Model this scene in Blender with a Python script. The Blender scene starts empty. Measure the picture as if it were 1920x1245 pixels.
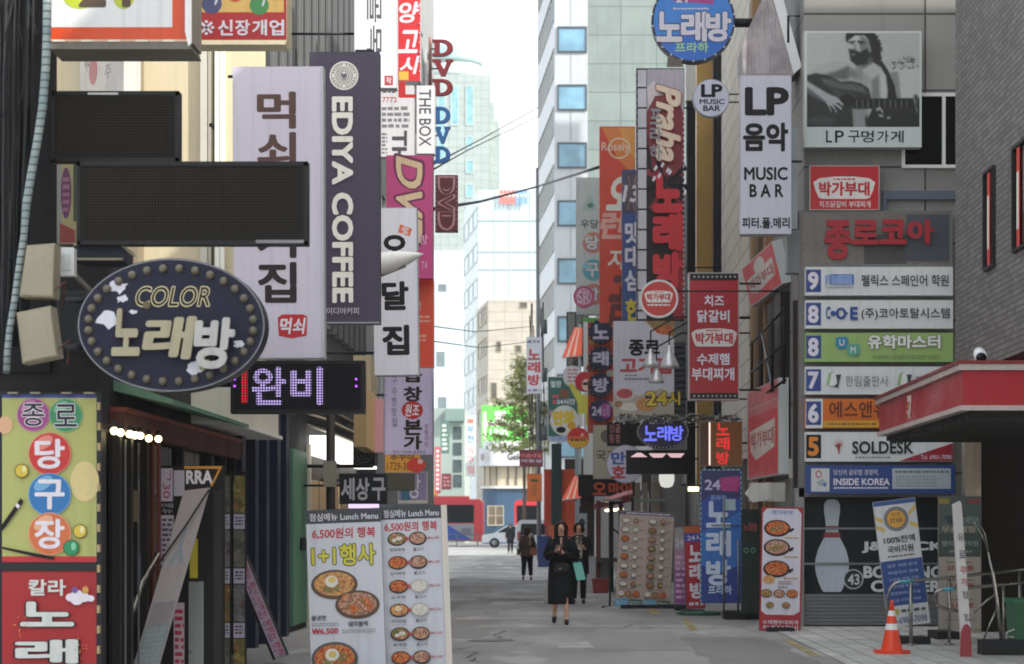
import bpy, bmesh, math, random
from mathutils import Vector as Ve
random.seed(7)
SC = bpy.context.scene
COL = SC.collection
# ---------------------------------------------------------------- camera, sky, sun, exposure
F = 4000.0          # focal length in photo pixels (1920 wide)
VX, VY = 1070.0, 998.0
EYE = 1.5
cam = bpy.data.cameras.new("camera"); cam.sensor_width = 36; cam.lens = F / 1920 * 36
cam.shift_x = -(VX - 960) / 1920; cam.shift_y = (VY - 622.5) / 1920
cam.clip_end = 3000; cam.clip_start = 0.1
camo = bpy.data.objects.new("camera", cam); COL.objects.link(camo)
camo.location = (0, 0, EYE); camo.rotation_euler = (math.radians(90), 0, 0); SC.camera = camo
SUN_DIR = Ve((0.74, -0.42, 0.76)).normalized()      # towards the sun: right, a little behind the camera
world = bpy.data.worlds.new("World"); SC.world = world; world.use_nodes = True
wn = world.node_tree; bg = wn.nodes["Background"]; bg.inputs[1].default_value = 0.15
sky = wn.nodes.new("ShaderNodeTexSky"); sky.sky_type = 'NISHITA'; sky.sun_disc = False
sky.sun_elevation = math.asin(SUN_DIR.z); sky.sun_rotation = math.atan2(SUN_DIR.x, SUN_DIR.y)
sky.dust_density = 6.0; sky.air_density = 1.3; sky.ozone_density = 1.0
cm = wn.nodes.new("ShaderNodeMix"); cm.data_type = 'RGBA'; cm.inputs[0].default_value = .6; cm.inputs[7].default_value = (4.6, 4.65, 4.7, 1)
wn.links.new(sky.outputs[0], cm.inputs[6]); wn.links.new(cm.outputs[2], bg.inputs[0])      # thin white cloud over the blue
sl = bpy.data.lights.new("sun", 'SUN'); sl.energy = 2.3; sl.angle = math.radians(0.5); sl.color = (1.0, 0.95, 0.87)
slo = bpy.data.objects.new("sun", sl); COL.objects.link(slo)
slo.rotation_euler = (-SUN_DIR).to_track_quat('-Z', 'Y').to_euler()
SC.view_settings.view_transform = 'Standard'; SC.view_settings.look = 'None'
SC.view_settings.exposure = 1.35; SC.view_settings.gamma = 1
SC.cycles.max_bounces = 6; SC.cycles.volume_bounces = 1; SC.cycles.diffuse_bounces = 4
cam.dof.use_dof = True; cam.dof.focus_distance = 29; cam.dof.aperture_fstop = 2.8
SC.cycles.filter_width = 1.8
# ---------------------------------------------------------------- materials
def lin(h, k=1.0):
    h = h.lstrip('#'); out = []
    for i in (0, 2, 4):
        c = int(h[i:i+2], 16) / 255
        c = c / 12.92 if c <= .04045 else ((c + .055) / 1.055) ** 2.4
        out.append(min(.86, max(.006, c * k)))
    return tuple(out) + (1,)
MC = {}
def nodes_of(name):
    m = bpy.data.materials.new(name); m.use_nodes = True
    nt = m.node_tree; return m, nt, nt.nodes["Principled BSDF"]
def coords(nt, sc=(1, 1, 1), which="Object"):
    tc = nt.nodes.new("ShaderNodeTexCoord"); mp = nt.nodes.new("ShaderNodeMapping"); mp.inputs[3].default_value = sc
    nt.links.new(tc.outputs[which], mp.inputs[0]); return mp.outputs[0]
def noise(nt, vec, s, det=4):
    n = nt.nodes.new("ShaderNodeTexNoise"); n.inputs["Scale"].default_value = s; n.inputs["Detail"].default_value = det
    nt.links.new(vec, n.inputs["Vector"]); return n.outputs[0]
def mixc(nt, fac, a, b, mode='MIX'):
    m = nt.nodes.new("ShaderNodeMix"); m.data_type = 'RGBA'; m.blend_type = mode
    for sock, v in ((m.inputs[0], fac), (m.inputs[6], a), (m.inputs[7], b)):
        if hasattr(v, 'links'): nt.links.new(v, sock)
        else: sock.default_value = v
    return m.outputs[2]
def rng(nt, v, a, b, c=0., d=1.):
    m = nt.nodes.new("ShaderNodeMapRange"); nt.links.new(v, m.inputs[0])
    for i, q in enumerate((a, b, c, d)): m.inputs[1 + i].default_value = q
    return m.outputs[0]
def mth(nt, op, a, b=None):
    m = nt.nodes.new("ShaderNodeMath"); m.operation = op
    for i, v in enumerate((a, b)):
        if v is None: continue
        if hasattr(v, 'links'): nt.links.new(v, m.inputs[i])
        else: m.inputs[i].default_value = v
    return m.outputs[0]
def M(h, rough=.5, var=.19, k=1.15, metal=0., streak=.17, bump=0., sc=1.):
    """painted / plastic / cloth surface with soiling: broad blotches, fine grain and rain streaks"""
    key = (h, rough, var, k, metal, streak, bump, sc)
    if key in MC: return MC[key]
    m, nt, p = nodes_of("surface_" + h.strip('#')); MC[key] = m
    base = lin(h, k)
    v = coords(nt)
    n1 = noise(nt, v, 1.3 * sc, 5); n2 = noise(nt, v, 22 * sc, 3); n3 = noise(nt, coords(nt, (7, 7, .35)), 2.2 * sc, 3)
    dirt = tuple(c * .55 + .02 for c in base[:3]) + (1,)
    f = mth(nt, 'ADD', mth(nt, 'MULTIPLY', rng(nt, n1, .42, .72), var * 1.3), mth(nt, 'MULTIPLY', rng(nt, n2, .4, .7), var * .5))
    f = mth(nt, 'ADD', f, mth(nt, 'MULTIPLY', rng(nt, n3, .52, .75), streak * 1.6))
    nt.links.new(mixc(nt, f, base, dirt), p.inputs["Base Color"])
    nt.links.new(rng(nt, n1, .3, .7, max(.03, rough - .1), min(1, rough + .12)), p.inputs["Roughness"])
    p.inputs["Metallic"].default_value = metal; p.inputs["Specular IOR Level"].default_value = .5 if max(base[:3]) > .05 else .25
    if bump:
        b = nt.nodes.new("ShaderNodeBump"); b.inputs["Strength"].default_value = bump; b.inputs["Distance"].default_value = .02
        nt.links.new(n2, b.inputs["Height"]); nt.links.new(b.outputs[0], p.inputs["Normal"])
    return m
def GLASS(h='#5b6f78', rough=.06, k=.5, spec=.7, metal=0.):
    key = ('g', h, rough, k, metal)
    if key in MC: return MC[key]
    m, nt, p = nodes_of("window_glass_" + h.strip('#')); MC[key] = m
    n = noise(nt, coords(nt), .8, 2)
    nt.links.new(mixc(nt, rng(nt, n, .3, .7), lin(h, k), lin(h, k * .6)), p.inputs["Base Color"])
    p.inputs["Roughness"].default_value = rough; p.inputs["Specular IOR Level"].default_value = spec; p.inputs["Metallic"].default_value = metal
    return m
def LIT(h, s=1.5):
    key = ('l', h, s)
    if key in MC: return MC[key]
    m, nt, p = nodes_of("lit_" + h.strip('#')); MC[key] = m
    p.inputs["Base Color"].default_value = lin(h, .5); p.inputs["Emission Color"].default_value = lin(h, 1.0); p.inputs["Emission Strength"].default_value = s
    return m
def DOTS(h_on, h_off, pitch, emit=0., r=.38):
    key = ('d', h_on, h_off, pitch, emit)
    if key in MC: return MC[key]
    m, nt, p = nodes_of("led_matrix"); MC[key] = m
    sep = nt.nodes.new("ShaderNodeSeparateXYZ"); nt.links.new(coords(nt, (1 / pitch,) * 3), sep.inputs[0])
    a = mth(nt, 'SUBTRACT', mth(nt, 'FRACT', sep.outputs[0]), .5); b = mth(nt, 'SUBTRACT', mth(nt, 'FRACT', sep.outputs[2]), .5)
    d = mth(nt, 'ADD', mth(nt, 'MULTIPLY', a, a), mth(nt, 'MULTIPLY', b, b))
    msk = mth(nt, 'LESS_THAN', d, r * r)
    nt.links.new(mixc(nt, msk, lin(h_off), lin(h_on)), p.inputs["Base Color"])
    p.inputs["Roughness"].default_value = .7; p.inputs["Specular IOR Level"].default_value = .12
    if emit:
        p.inputs["Emission Color"].default_value = lin(h_on, 1); nt.links.new(mth(nt, 'MULTIPLY', msk, emit), p.inputs["Emission Strength"])
    return m
def BRICK(h1, h2, hm, bw, bh, mort=.012, axis='xz', rough=.75, bump=.4, off=.5, k=1.15):
    """brick / tile joints; axis picks the two object axes that run along the wall"""
    key = ('b', h1, h2, hm, bw, bh, axis, mort)
    if key in MC: return MC[key]
    m, nt, p = nodes_of("masonry"); MC[key] = m
    sep = nt.nodes.new("ShaderNodeSeparateXYZ"); cmb = nt.nodes.new("ShaderNodeCombineXYZ")
    v = coords(nt); nt.links.new(v, sep.inputs[0])
    for i, ch in enumerate(axis): nt.links.new(sep.outputs['xyz'.index(ch)], cmb.inputs[i])
    t = nt.nodes.new("ShaderNodeTexBrick"); nt.links.new(cmb.outputs[0], t.inputs["Vector"])
    t.offset = off; t.inputs["Scale"].default_value = 1; t.inputs["Brick Width"].default_value = bw; t.inputs["Row Height"].default_value = bh
    t.inputs["Mortar Size"].default_value = mort; t.inputs["Mortar Smooth"].default_value = .2
    t.inputs["Color1"].default_value = lin(h1, k); t.inputs["Color2"].default_value = lin(h2, k); t.inputs["Mortar"].default_value = lin(hm, k)
    n = noise(nt, v, 1.1, 5); n2 = noise(nt, coords(nt, (5, 5, .3)), 1.5, 3)
    c = mixc(nt, rng(nt, n, .4, .75, 0, .3), t.outputs[0], lin(h2, k * .55))
    c = mixc(nt, rng(nt, n2, .55, .8, 0, .3), c, lin(h2, k * .5))
    nt.links.new(c, p.inputs["Base Color"]); p.inputs["Roughness"].default_value = rough
    bm_ = nt.nodes.new("ShaderNodeBump"); bm_.inputs["Strength"].default_value = bump; bm_.inputs["Distance"].default_value = .01; bm_.invert = True
    nt.links.new(t.outputs[1], bm_.inputs["Height"]); nt.links.new(bm_.outputs[0], p.inputs["Normal"])
    return m
def SPECK(name, cols, scale, rough=.6, k=1.1):
    """photograph of food / printed pictures: cells of a few colours"""
    key = ('s', name)
    if key in MC: return MC[key]
    m, nt, p = nodes_of(name); MC[key] = m
    vo = nt.nodes.new("ShaderNodeTexVoronoi"); vo.inputs["Scale"].default_value = scale
    n = noise(nt, coords(nt), scale * .6, 3)
    v = coords(nt); nt.links.new(v, vo.inputs["Vector"])
    cr = nt.nodes.new("ShaderNodeValToRGB"); cr.color_ramp.interpolation = 'LINEAR'
    el = cr.color_ramp.elements
    while len(el) < len(cols): el.new(.5)
    for i, c in enumerate(cols): el[i].position = .18 + .64 * i / max(1, len(cols) - 1); el[i].color = lin(c, k)
    sp = nt.nodes.new("ShaderNodeSeparateColor"); nt.links.new(vo.outputs["Color"], sp.inputs[0])
    f = mth(nt, 'ADD', mth(nt, 'MULTIPLY', sp.outputs[0], .5), mth(nt, 'MULTIPLY', n, .5))
    nt.links.new(f, cr.inputs[0]); nt.links.new(cr.outputs[0], p.inputs["Base Color"]); p.inputs["Roughness"].default_value = rough
    return m
# ---------------------------------------------------------------- geometry helpers
ORG = {}
def at(px, py, Y): return Ve(((px - VX) * Y / F, Y, EYE + (VY - py) * Y / F))
def gz(Y):
    t = min(1, max(0, (Y - 92) / 58)); return .55 * t * t * (3 - 2 * t)
class MB:
    def __init__(s): s.v = []; s.f = []; s.mi = []; s.mats = []; s.sm = []; s.bl = []
    def m(s, mat):
        if mat not in s.mats: s.mats.append(mat)
        return s.mats.index(mat)
    def add(s, vs, fs, mat, smooth=False):
        b = len(s.v); f0 = len(s.f); i = s.m(mat); s.v += [Ve(q) for q in vs]
        for f in fs: s.f.append([b + j for j in f]); s.mi.append(i); s.sm.append(smooth)
        s.bl.append((b, len(s.v), f0, len(s.f)))
    def box(s, x0, x1, y0, y1, z0, z1, mat):
        vs = [(x, y, z) for x in (x0, x1) for y in (y0, y1) for z in (z0, z1)]
        s.add(vs, [(0, 1, 3, 2), (4, 6, 7, 5), (0, 4, 5, 1), (2, 3, 7, 6), (0, 2, 6, 4), (1, 5, 7, 3)], mat)
    def prism(s, pts, vec, mat):
        n = len(pts); vec = Ve(vec); a = [Ve(p) for p in pts]; vs = a + [p + vec for p in a]
        s.add(vs, [tuple(range(n)), tuple(range(2 * n - 1, n - 1, -1))] + [(i, n + i, n + (i + 1) % n, (i + 1) % n) for i in range(n)], mat)
    def poly(s, pts, mat): s.add(pts, [tuple(range(len(pts)))], mat)
    def tube(s, pts, r, mat, n=8, smooth=True):
        pts = [Ve(p) for p in pts]; rs = r if isinstance(r, (list, tuple)) else [r] * len(pts); vs = []; fs = []
        for i, p in enumerate(pts):
            d = (pts[min(i + 1, len(pts) - 1)] - pts[max(i - 1, 0)]).normalized()
            u = d.cross(Ve((0, 0, 1)) if abs(d.z) < .9 else Ve((0, 1, 0))).normalized(); w = d.cross(u)
            for k in range(n): a = 2 * math.pi * k / n; vs.append(p + (u * math.cos(a) + w * math.sin(a)) * rs[i])
        for i in range(len(pts) - 1):
            for k in range(n): fs.append((i * n + k, i * n + (k + 1) % n, (i + 1) * n + (k + 1) % n, (i + 1) * n + k))
        fs += [tuple(range(n - 1, -1, -1)), tuple((len(pts) - 1) * n + k for k in range(n))]
        s.add(vs, fs, mat, smooth)
    def loft(s, rings, mat, n=18, cap=True):
        """rings: (centre, rx, ry) horizontal ellipses stacked upwards"""
        vs = []; fs = []
        for c, rx, ry in rings:
            for k in range(n): a = 2 * math.pi * k / n; vs.append((c[0] + rx * math.cos(a), c[1] + ry * math.sin(a), c[2]))
        for i in range(len(rings) - 1):
            for k in range(n): fs.append((i * n + k, i * n + (k + 1) % n, (i + 1) * n + (k + 1) % n, (i + 1) * n + k))
        if cap: fs += [tuple(range(n - 1, -1, -1)), tuple((len(rings) - 1) * n + k for k in range(n))]
        s.add(vs, fs, mat, True)
    def ball(s, c, r, mat, n=12, m=8):
        c = Ve(c); r = r if isinstance(r, (tuple, list)) else (r,) * 3
        s.loft([((c.x, c.y, c.z - r[2] * math.cos(math.pi * (i + .02) / (m + .04))), max(.0005, r[0] * math.sin(math.pi * (i + .02) / (m + .04))), max(.0005, r[1] * math.sin(math.pi * (i + .02) / (m + .04)))) for i in range(m + 1)], mat, n)
    def split(s):
        """groups of shapes that stand apart from each other, one mesh each"""
        B = s.bl; n = len(B)
        if n < 2 or n > 400: return [s]
        bx = []
        for (a, b, _, _) in B:
            q = s.v[a:b]; bx.append(([min(p[i] for p in q) for i in range(3)], [max(p[i] for p in q) for i in range(3)]))
        g = list(range(n))
        def root(i):
            while g[i] != i: i = g[i]
            return i
        for i in range(n):
            for j in range(i):
                (l1, h1), (l2, h2) = bx[i], bx[j]; d = math.sqrt(sum(max(0, l1[k] - h2[k], l2[k] - h1[k]) ** 2 for k in range(3)))
                if d <= max(.02, .5 * max(max(h1[k] - l1[k] for k in range(3)), max(h2[k] - l2[k] for k in range(3)))): g[root(i)] = root(j)
        out = {}
        for i, (a, b, fa, fb) in enumerate(B):
            m = out.setdefault(root(i), MB()); o = len(m.v) - a
            m.bl.append((len(m.v), len(m.v) + b - a, len(m.f), len(m.f) + fb - fa)); m.v += s.v[a:b]
            for k in range(fa, fb): m.f.append([q + o for q in s.f[k]]); m.mi.append(m.m(s.mats[s.mi[k]])); m.sm.append(s.sm[k])
        return list(out.values())
    def build(s, name, parent=None, smooth=False, split=0):
        if not s.v: return None
        if split: return [m.build(name, parent, smooth) for m in s.split()][0]
        org = ORG.get(parent.name, Ve((0, 0, 0))) if parent else Ve((0, 0, 0))
        me = bpy.data.meshes.new(name); me.from_pydata([(q - org)[:] for q in s.v], [], s.f)
        for mt in s.mats: me.materials.append(mt)
        me.polygons.foreach_set("material_index", s.mi); me.polygons.foreach_set("use_smooth", [bool(q or smooth) for q in s.sm]); me.update()
        o = bpy.data.objects.new(name, me); COL.objects.link(o)
        if parent: o.parent = parent
        ORG[o.name] = org; return o
def thing(name, label, cat, loc, group=None):
    o = bpy.data.objects.new(name, None); COL.objects.link(o); o.location = loc; o.empty_display_size = .2
    ORG[o.name] = Ve(loc); o["label"] = label; o["category"] = cat
    if group: o["group"] = group
    return o
def struct(mb, name, kind="structure"):
    o = mb.build(name); o["kind"] = kind; return o
def copy_thing(root, loc, label=None):
    r = root.copy(); COL.objects.link(r); r.location = loc; ORG[r.name] = Ve(loc)
    if label: r["label"] = label
    for ch in [c for c in COL.objects if c.parent == root]:
        c = ch.copy(); COL.objects.link(c); c.parent = r
        for g in [q for q in COL.objects if q.parent == ch]:
            d = g.copy(); COL.objects.link(d); d.parent = c
    return r
# ---------------------------------------------------------------- lettering
TC = {}; TO = []
def glyphs(text, off, ext=0.):
    key = (text, off, ext)
    if key not in TC:
        if not TO: TO.append(bpy.data.objects.new("lettering", bpy.data.curves.new("lettering", 'FONT')))
        o = TO[0]; c = o.data; c.body = text; c.size = 1; c.offset = off; c.resolution_u = 3; c.extrude = ext
        me = o.to_mesh()
        TC[key] = ([v.co.copy() for v in me.vertices], [tuple(p.vertices) for p in me.polygons]); o.to_mesh_clear()
    return TC[key]
def _ring(r, n): return [(0, 0)] + [(r * math.cos(2 * math.pi * i / n), r * math.sin(2 * math.pi * i / n)) for i in range(n)]
SHIFT = {0: (0, [(0, 0)]), 1: (0, _ring(.012, 4)), 2: (0, _ring(.028, 8)), 3: (0, _ring(.042, 10)), 4: (0, _ring(.068, 12))}
class Sign:
    """a flat-faced sign: local x,y run in photo pixels (or any unit) over the rectangle x0..x1, y0..y1"""
    def __init__(s, name, label, cat, O, U, V, rect, dep, case=None, face=None, border=0, group=None, shape=None, ytop=None):
        s.x0, s.y0, s.x1, s.y1 = rect; s.O = Ve(O); s.U = Ve(U); s.V = Ve(V); s.N = s.U.cross(s.V).normalized()
        if s.N.dot(s.O - Ve((0, 0, EYE))) > 0: s.N = -s.N
        s.off = 0.; s.parts = {}; s.dep = dep
        b = s.P((s.x0 + s.x1) / 2, s.y1); b = b - s.N * dep / 2
        s.root = thing(name, label, cat, b, group); s.shape = shape
        if case:
            pts = [s.P(*q, 0) for q in (shape or [(s.x0, s.y0), (s.x1, s.y0), (s.x1, s.y1), (s.x0, s.y1)])]
            mb = s.part('case'); mb.prism(pts, -s.N * dep, case)
        if face:
            if shape:
                cx = (s.x0 + s.x1) / 2; cy = (s.y0 + s.y1) / 2; w = (s.x1 - s.x0) / 2; h = (s.y1 - s.y0) / 2
                s.p([(cx + (x - cx) * (w - border) / w, cy + (y - cy) * (h - border) / h) for x, y in shape], face, 'panel')
            else: s.r(s.x0 + border, s.y0 + border, s.x1 - border, s.y1 - border, face, 'panel')
    def part(s, n):
        if n not in s.parts: s.parts[n] = MB()
        return s.parts[n]
    def P(s, x, y, off=0.): return s.O + s.U * (x - s.x0) + s.V * (y - s.y0) + s.N * off
    def nx(s): s.off += .0007; return s.off
    def p(s, pts, mat, part='graphic', th=0, up=0):
        o = s.nx()
        if th:
            top = max(th, o); s.part(part).prism([s.P(x, y, .0003) for x, y in pts], s.N * top, mat)
            if up: s.off = top + .0007
        else: s.part(part).poly([s.P(x, y, o) for x, y in pts], mat)
    def r(s, x0, y0, x1, y1, mat, part='graphic', th=0, up=0): s.p([(x0, y0), (x1, y0), (x1, y1), (x0, y1)], mat, part, th, up)
    def e(s, cx, cy, rx, ry, mat, part='graphic', n=30, th=0, tilt=0, up=0):
        ca, sa = math.cos(tilt), math.sin(tilt)
        s.p([(cx + rx * math.cos(2 * math.pi * i / n) * ca - ry * math.sin(2 * math.pi * i / n) * sa, cy + rx * math.cos(2 * math.pi * i / n) * sa + ry * math.sin(2 * math.pi * i / n) * ca) for i in range(n)], mat, part, th, up)
    def ring(s, cx, cy, rx, ry, w, mat, part='graphic', n=36):
        o = s.nx(); mb = s.part(part); vs = []
        for i in range(n):
            a = 2 * math.pi * i / n; vs += [s.P(cx + rx * math.cos(a), cy + ry * math.sin(a), o), s.P(cx + (rx - w) * math.cos(a), cy + (ry - w) * math.sin(a), o)]
        mb.add(vs, [(2 * i, 2 * ((i + 1) % n), 2 * ((i + 1) % n) + 1, 2 * i + 1) for i in range(n)], mat)
    def t(s, text, x0, y0, x1, y1, mat, b=1, rot=0, sh=0, part='lettering', out=None, ow=3, ext=0., k=1):
        """fit text into the box; rot=1 turns it a quarter clockwise; out = outline material drawn beneath"""
        if out: s.t(text, x0, y0, x1, y1, out, ow, rot, sh, part)
        off, sh_ = SHIFT[b]
        
        vs, fs = glyphs(text, off, ext)
        bv = vs
        ax, bx = min(v.x for v in bv), max(v.x for v in bv); ay, by = min(v.y for v in bv), max(v.y for v in bv)
        w = max(bx - ax, .05); h = max(by - ay, .05); o = s.nx(); hs = (abs(x1 - x0) if rot else abs(y1 - y0)) / h * s.V.length
        mb = s.part(part); pts = []; fa = []; nv = len(vs)
        for i, (dx, dy) in enumerate(sh_):
            for q in vs:
                u = (q.x + dx - ax) / w; v = (q.y + dy - ay) / h; u += sh * (v - .5) * h / w
                if rot: x, y = x0 + v * (x1 - x0), y0 + u * (y1 - y0)
                else: x, y = x0 + u * (x1 - x0), y1 - v * (y1 - y0)
                pts.append(s.P(x, y, o + .00005 * i + ((q.z + ext) * hs if ext else 0)))
            fa += [[q + i * nv for q in f] for f in fs]
        mb.add(pts, fa, mat)
        if ext: s.off += 2 * ext * hs
    def serif(s, ch, x0, y0, x1, y1, mat, th=.12, part='letter'):
        """heavy slab-serif D or V cut from thick board"""
        w, h = x1 - x0, y1 - y0; q = lambda L: s.p([(x0 + a * w, y0 + b * h) for a, b in L], mat, part, th)
        if ch == 'V':
            q([(0, 0), (.42, 0), (.42, .14), (.36, .14), (.56, .62), (.72, .14), (.64, .14), (.64, 0), (1, 0), (1, .14), (.92, .14), (.62, 1), (.42, 1), (.08, .14), (0, .14)])
        else:
            q([(0, 0), (.45, 0), (.45, .16), (.0, .16)]); q([(0, .84), (.45, .84), (.45, 1), (0, 1)]); q([(.1, .14), (.36, .14), (.36, .86), (.1, .86)])
            o = [(.45 + .55 * math.sin(a), .5 - .5 * math.cos(a)) for a in [i * math.pi / 10 for i in range(11)]]; n = [(.45 + .27 * math.sin(a), .5 - .33 * math.cos(a)) for a in [i * math.pi / 10 for i in range(11)]]
            for i in range(10): q([o[i], o[i + 1], n[i + 1], n[i]])
    def vt(s, text, x0, y0, x1, y1, mat, b=1, gap=.18, **kw):
        n = len(text); st = (y1 - y0) / (n - gap)
        for i, ch in enumerate(text):
            if ch != ' ': s.t(ch, x0, y0 + i * st, x1, y0 + i * st + st * (1 - gap), mat, b, **kw)
    def scrawl(s, x0, y0, x1, y1, rows, mat, part='lettering', seed=0, gap=.5):
        """rows of small print too fine to read in the photo: word-sized strokes"""
        vs = []; rn = random.Random(seed + int(x0 * 7 + y0)); o = s.nx(); mb = s.part(part); rh = (y1 - y0) / rows
        for i in range(rows):
            x = x0
            while x < x1 - 1:
                w = rn.uniform(1.0, 2.6) * rh * .5; w = min(w, x1 - x)
                ya = y0 + i * rh + rh * gap * .3 + rn.uniform(0, rh * .12); yb = y0 + (i + 1) * rh - rh * gap * .5
                vs += [s.P(x, ya, o), s.P(x + w, ya, o), s.P(x + w, yb, o), s.P(x, yb, o)]; x += w + rh * rn.uniform(.18, .4)
        if vs: mb.add(vs, [(i, i + 1, i + 2, i + 3) for i in range(0, len(vs), 4)], mat)
    def bulb(s, x, y, r, mat, part='bulb'):
        s.part(part).ball(s.P(x, y, .01), s.U.length * r, mat, 8, 5)
    def bars(s, px, py, to, mat, r=.02):
        """bracket from the back of the sign to a world point offset (x distance)"""
        a = s.P(px, py, -s.dep * .5); s.part('bracket').tube([a, a + Ve(to)], r, mat, 6)
    def done(s):
        out = {}
        for n, mb in s.parts.items(): out[n] = mb.build(n, s.root, split=1)
        return out
def fs(name, label, cat, Y, x0, y0, x1, y1, dep, case=None, face=None, border=2.0, group=None, shape=None, tilt=0):
    """sign facing down the street, placed at distance Y"""
    sc = Y / F; c, n = math.cos(tilt), math.sin(tilt)
    return Sign(name, label, cat, at(x0, y0, Y), (sc * c, 0, -sc * n), (-sc * n, 0, -sc * c), (x0, y0, x1, y1), dep, case, face, border, group, shape)
def oval(cx, cy, rx, ry, n=40): return [(cx + rx * math.cos(2 * math.pi * i / n), cy + ry * math.sin(2 * math.pi * i / n)) for i in range(n)]
def q3(name, label, cat, TL, TR, BL, rect, dep, case=None, face=None, border=2, group=None):
    TL, TR, BL = Ve(TL), Ve(TR), Ve(BL)
    return Sign(name, label, cat, TL, (TR - TL) / (rect[2] - rect[0]), (BL - TL) / (rect[3] - rect[1]), rect, dep, case, face, border, group)
STEEL = M('#7d8184', .35, .2, metal=.7); DARK = M('#1d1f22', .5, .2); BLACK = M('#141517', .4, .15); WHITE = M('#dedee2', .45, .1)
WALU = M('#c9cbcc', .4, .16, metal=.2); INK = M('#1c1a1c', .55, .06)
# ---------------------------------------------------------------- ground
def ground_mat(name, h1, h2, hp, k=1.0, rough=.85):
    m, nt, p = nodes_of(name); v = coords(nt)
    n1 = noise(nt, coords(nt, (.35, .12, 1)), 1.2, 6); n2 = noise(nt, v, 60, 2); n3 = noise(nt, coords(nt, (1, .3, 1)), .9, 4)
    c = mixc(nt, rng(nt, n1, .35, .68), lin(h1, k * 1.06), lin(h2, k * .86))
    c = mixc(nt, rng(nt, n2, .45, .75, 0, .45), c, lin(h2, k * .5))
    c = mixc(nt, rng(nt, n3, .57, .66, 0, .65), c, lin(hp, k * 1.12)); c = mixc(nt, rng(nt, noise(nt, coords(nt, (1.2, .25, 1)), 1.7, 6), .56, .7, 0, .55), c, lin(h2, k * .62))
    sp = nt.nodes.new("ShaderNodeTexVoronoi"); sp.inputs["Scale"].default_value = 2.3; nt.links.new(v, sp.inputs["Vector"]); c = mixc(nt, rng(nt, sp.outputs[0], .035, .07, .5, 0), c, lin('#3f3e3c', k))
    vo = nt.nodes.new("ShaderNodeTexVoronoi"); vo.feature = 'DISTANCE_TO_EDGE'; vo.inputs["Scale"].default_value = .22; nt.links.new(v, vo.inputs["Vector"])
    c = mixc(nt, rng(nt, vo.outputs[0], 0, .004, .25, 0), c, lin('#3a3a3a', k))
    nt.links.new(c, p.inputs["Base Color"]); nt.links.new(rng(nt, n1, .3, .7, rough - .2, rough + .08), p.inputs["Roughness"])
    b = nt.nodes.new("ShaderNodeBump"); b.inputs["Strength"].default_value = .35; b.inputs["Distance"].default_value = .01
    nt.links.new(n2, b.inputs["Height"]); nt.links.new(b.outputs[0], p.inputs["Normal"]); return m
def strip(mb, x0, x1, y0, y1, dz, mat, n=24):
    vs = []; 
    for i in range(n + 1): Y = y0 + (y1 - y0) * i / n; vs += [(x0, Y, gz(Y) + dz), (x1, Y, gz(Y) + dz)]
    mb.add(vs, [(2 * i, 2 * i + 1, 2 * i + 3, 2 * i + 2) for i in range(n)], mat)
CONC = ground_mat("worn_concrete", '#8d8b85', '#7b7a75', '#979590', 1.5)
ASPH = ground_mat("worn_asphalt", '#7b7a77', '#6e6d6b', '#888682', 1.65)
ROADM = ground_mat("road_asphalt", '#6a6a6b', '#5a5a5c', '#757473', 1.3)
g = MB(); strip(g, -160, 160, -30, 160, -.012, CONC, 60); strip(g, -900, 900, 160.0, 1800, -.012, CONC, 6); struct(g, "ground")
g = MB(); strip(g, -4.6, 5.2, -10, 116, 0, ASPH, 40); struct(g, "road")
g = MB(); strip(g, -150, 150, 141, 172, .002, ROADM, 10); struct(g, "avenue_road")
PAVE = BRICK('#b5b5b1', '#9c9c98', '#6d6d69', .3, .3, .012, 'xy', .85, .3, off=0)
g = MB(); strip(g, 3.12, 12, 12, 33.9, .008, PAVE, 12); struct(g, "pavement")
g = MB(); strip(g, -60, 14, 117, 140.8, .004, BRICK('#d8d5cc', '#cdc9c0', '#a5a29a', .6, .6, .012, 'xy', .85, .2, off=0), 12); struct(g, "avenue_pavement")
YEL = M('#9f8f60', .8, .9, streak=.5); WPT = M('#d5d5d2', .8, .4)
for i, pts in enumerate([[(1466, 1199), (1480, 1199), (1540, 1231), (1522, 1231)], [(1276, 1159), (1290, 1159), (1309, 1183), (1294, 1183)], [(1210, 1140), (1228, 1140), (1240, 1152), (1222, 1152)]]):
    g = MB(); g.poly([Ve(((x - VX) * 1.5 / (y - VY), 1.5 * F / (y - VY), .004)) for x, y in pts], YEL); struct(g, "road_marking")
for x0, x1, Y, d in ((-5.0, -2.1, 82, .5), (-3.6, -.9, 64, .28), (-2.0, -.35, 37.0, .16), (-.16, .31, 27.8, .14), (-1.2, -.57, 45.6, .25)):
    g = MB(); strip(g, x0, x1, Y, Y + d, .0045, WPT, 1); struct(g, "road_marking")
for j in range(9):
    g = MB(); strip(g, -5.1 + j * .55, -4.75 + j * .55, 90 + (j % 2) * 8, 91.0 + (j % 2) * 8, .0045, WPT, 1); struct(g, "road_marking")
rn = random.Random(21)
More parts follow.
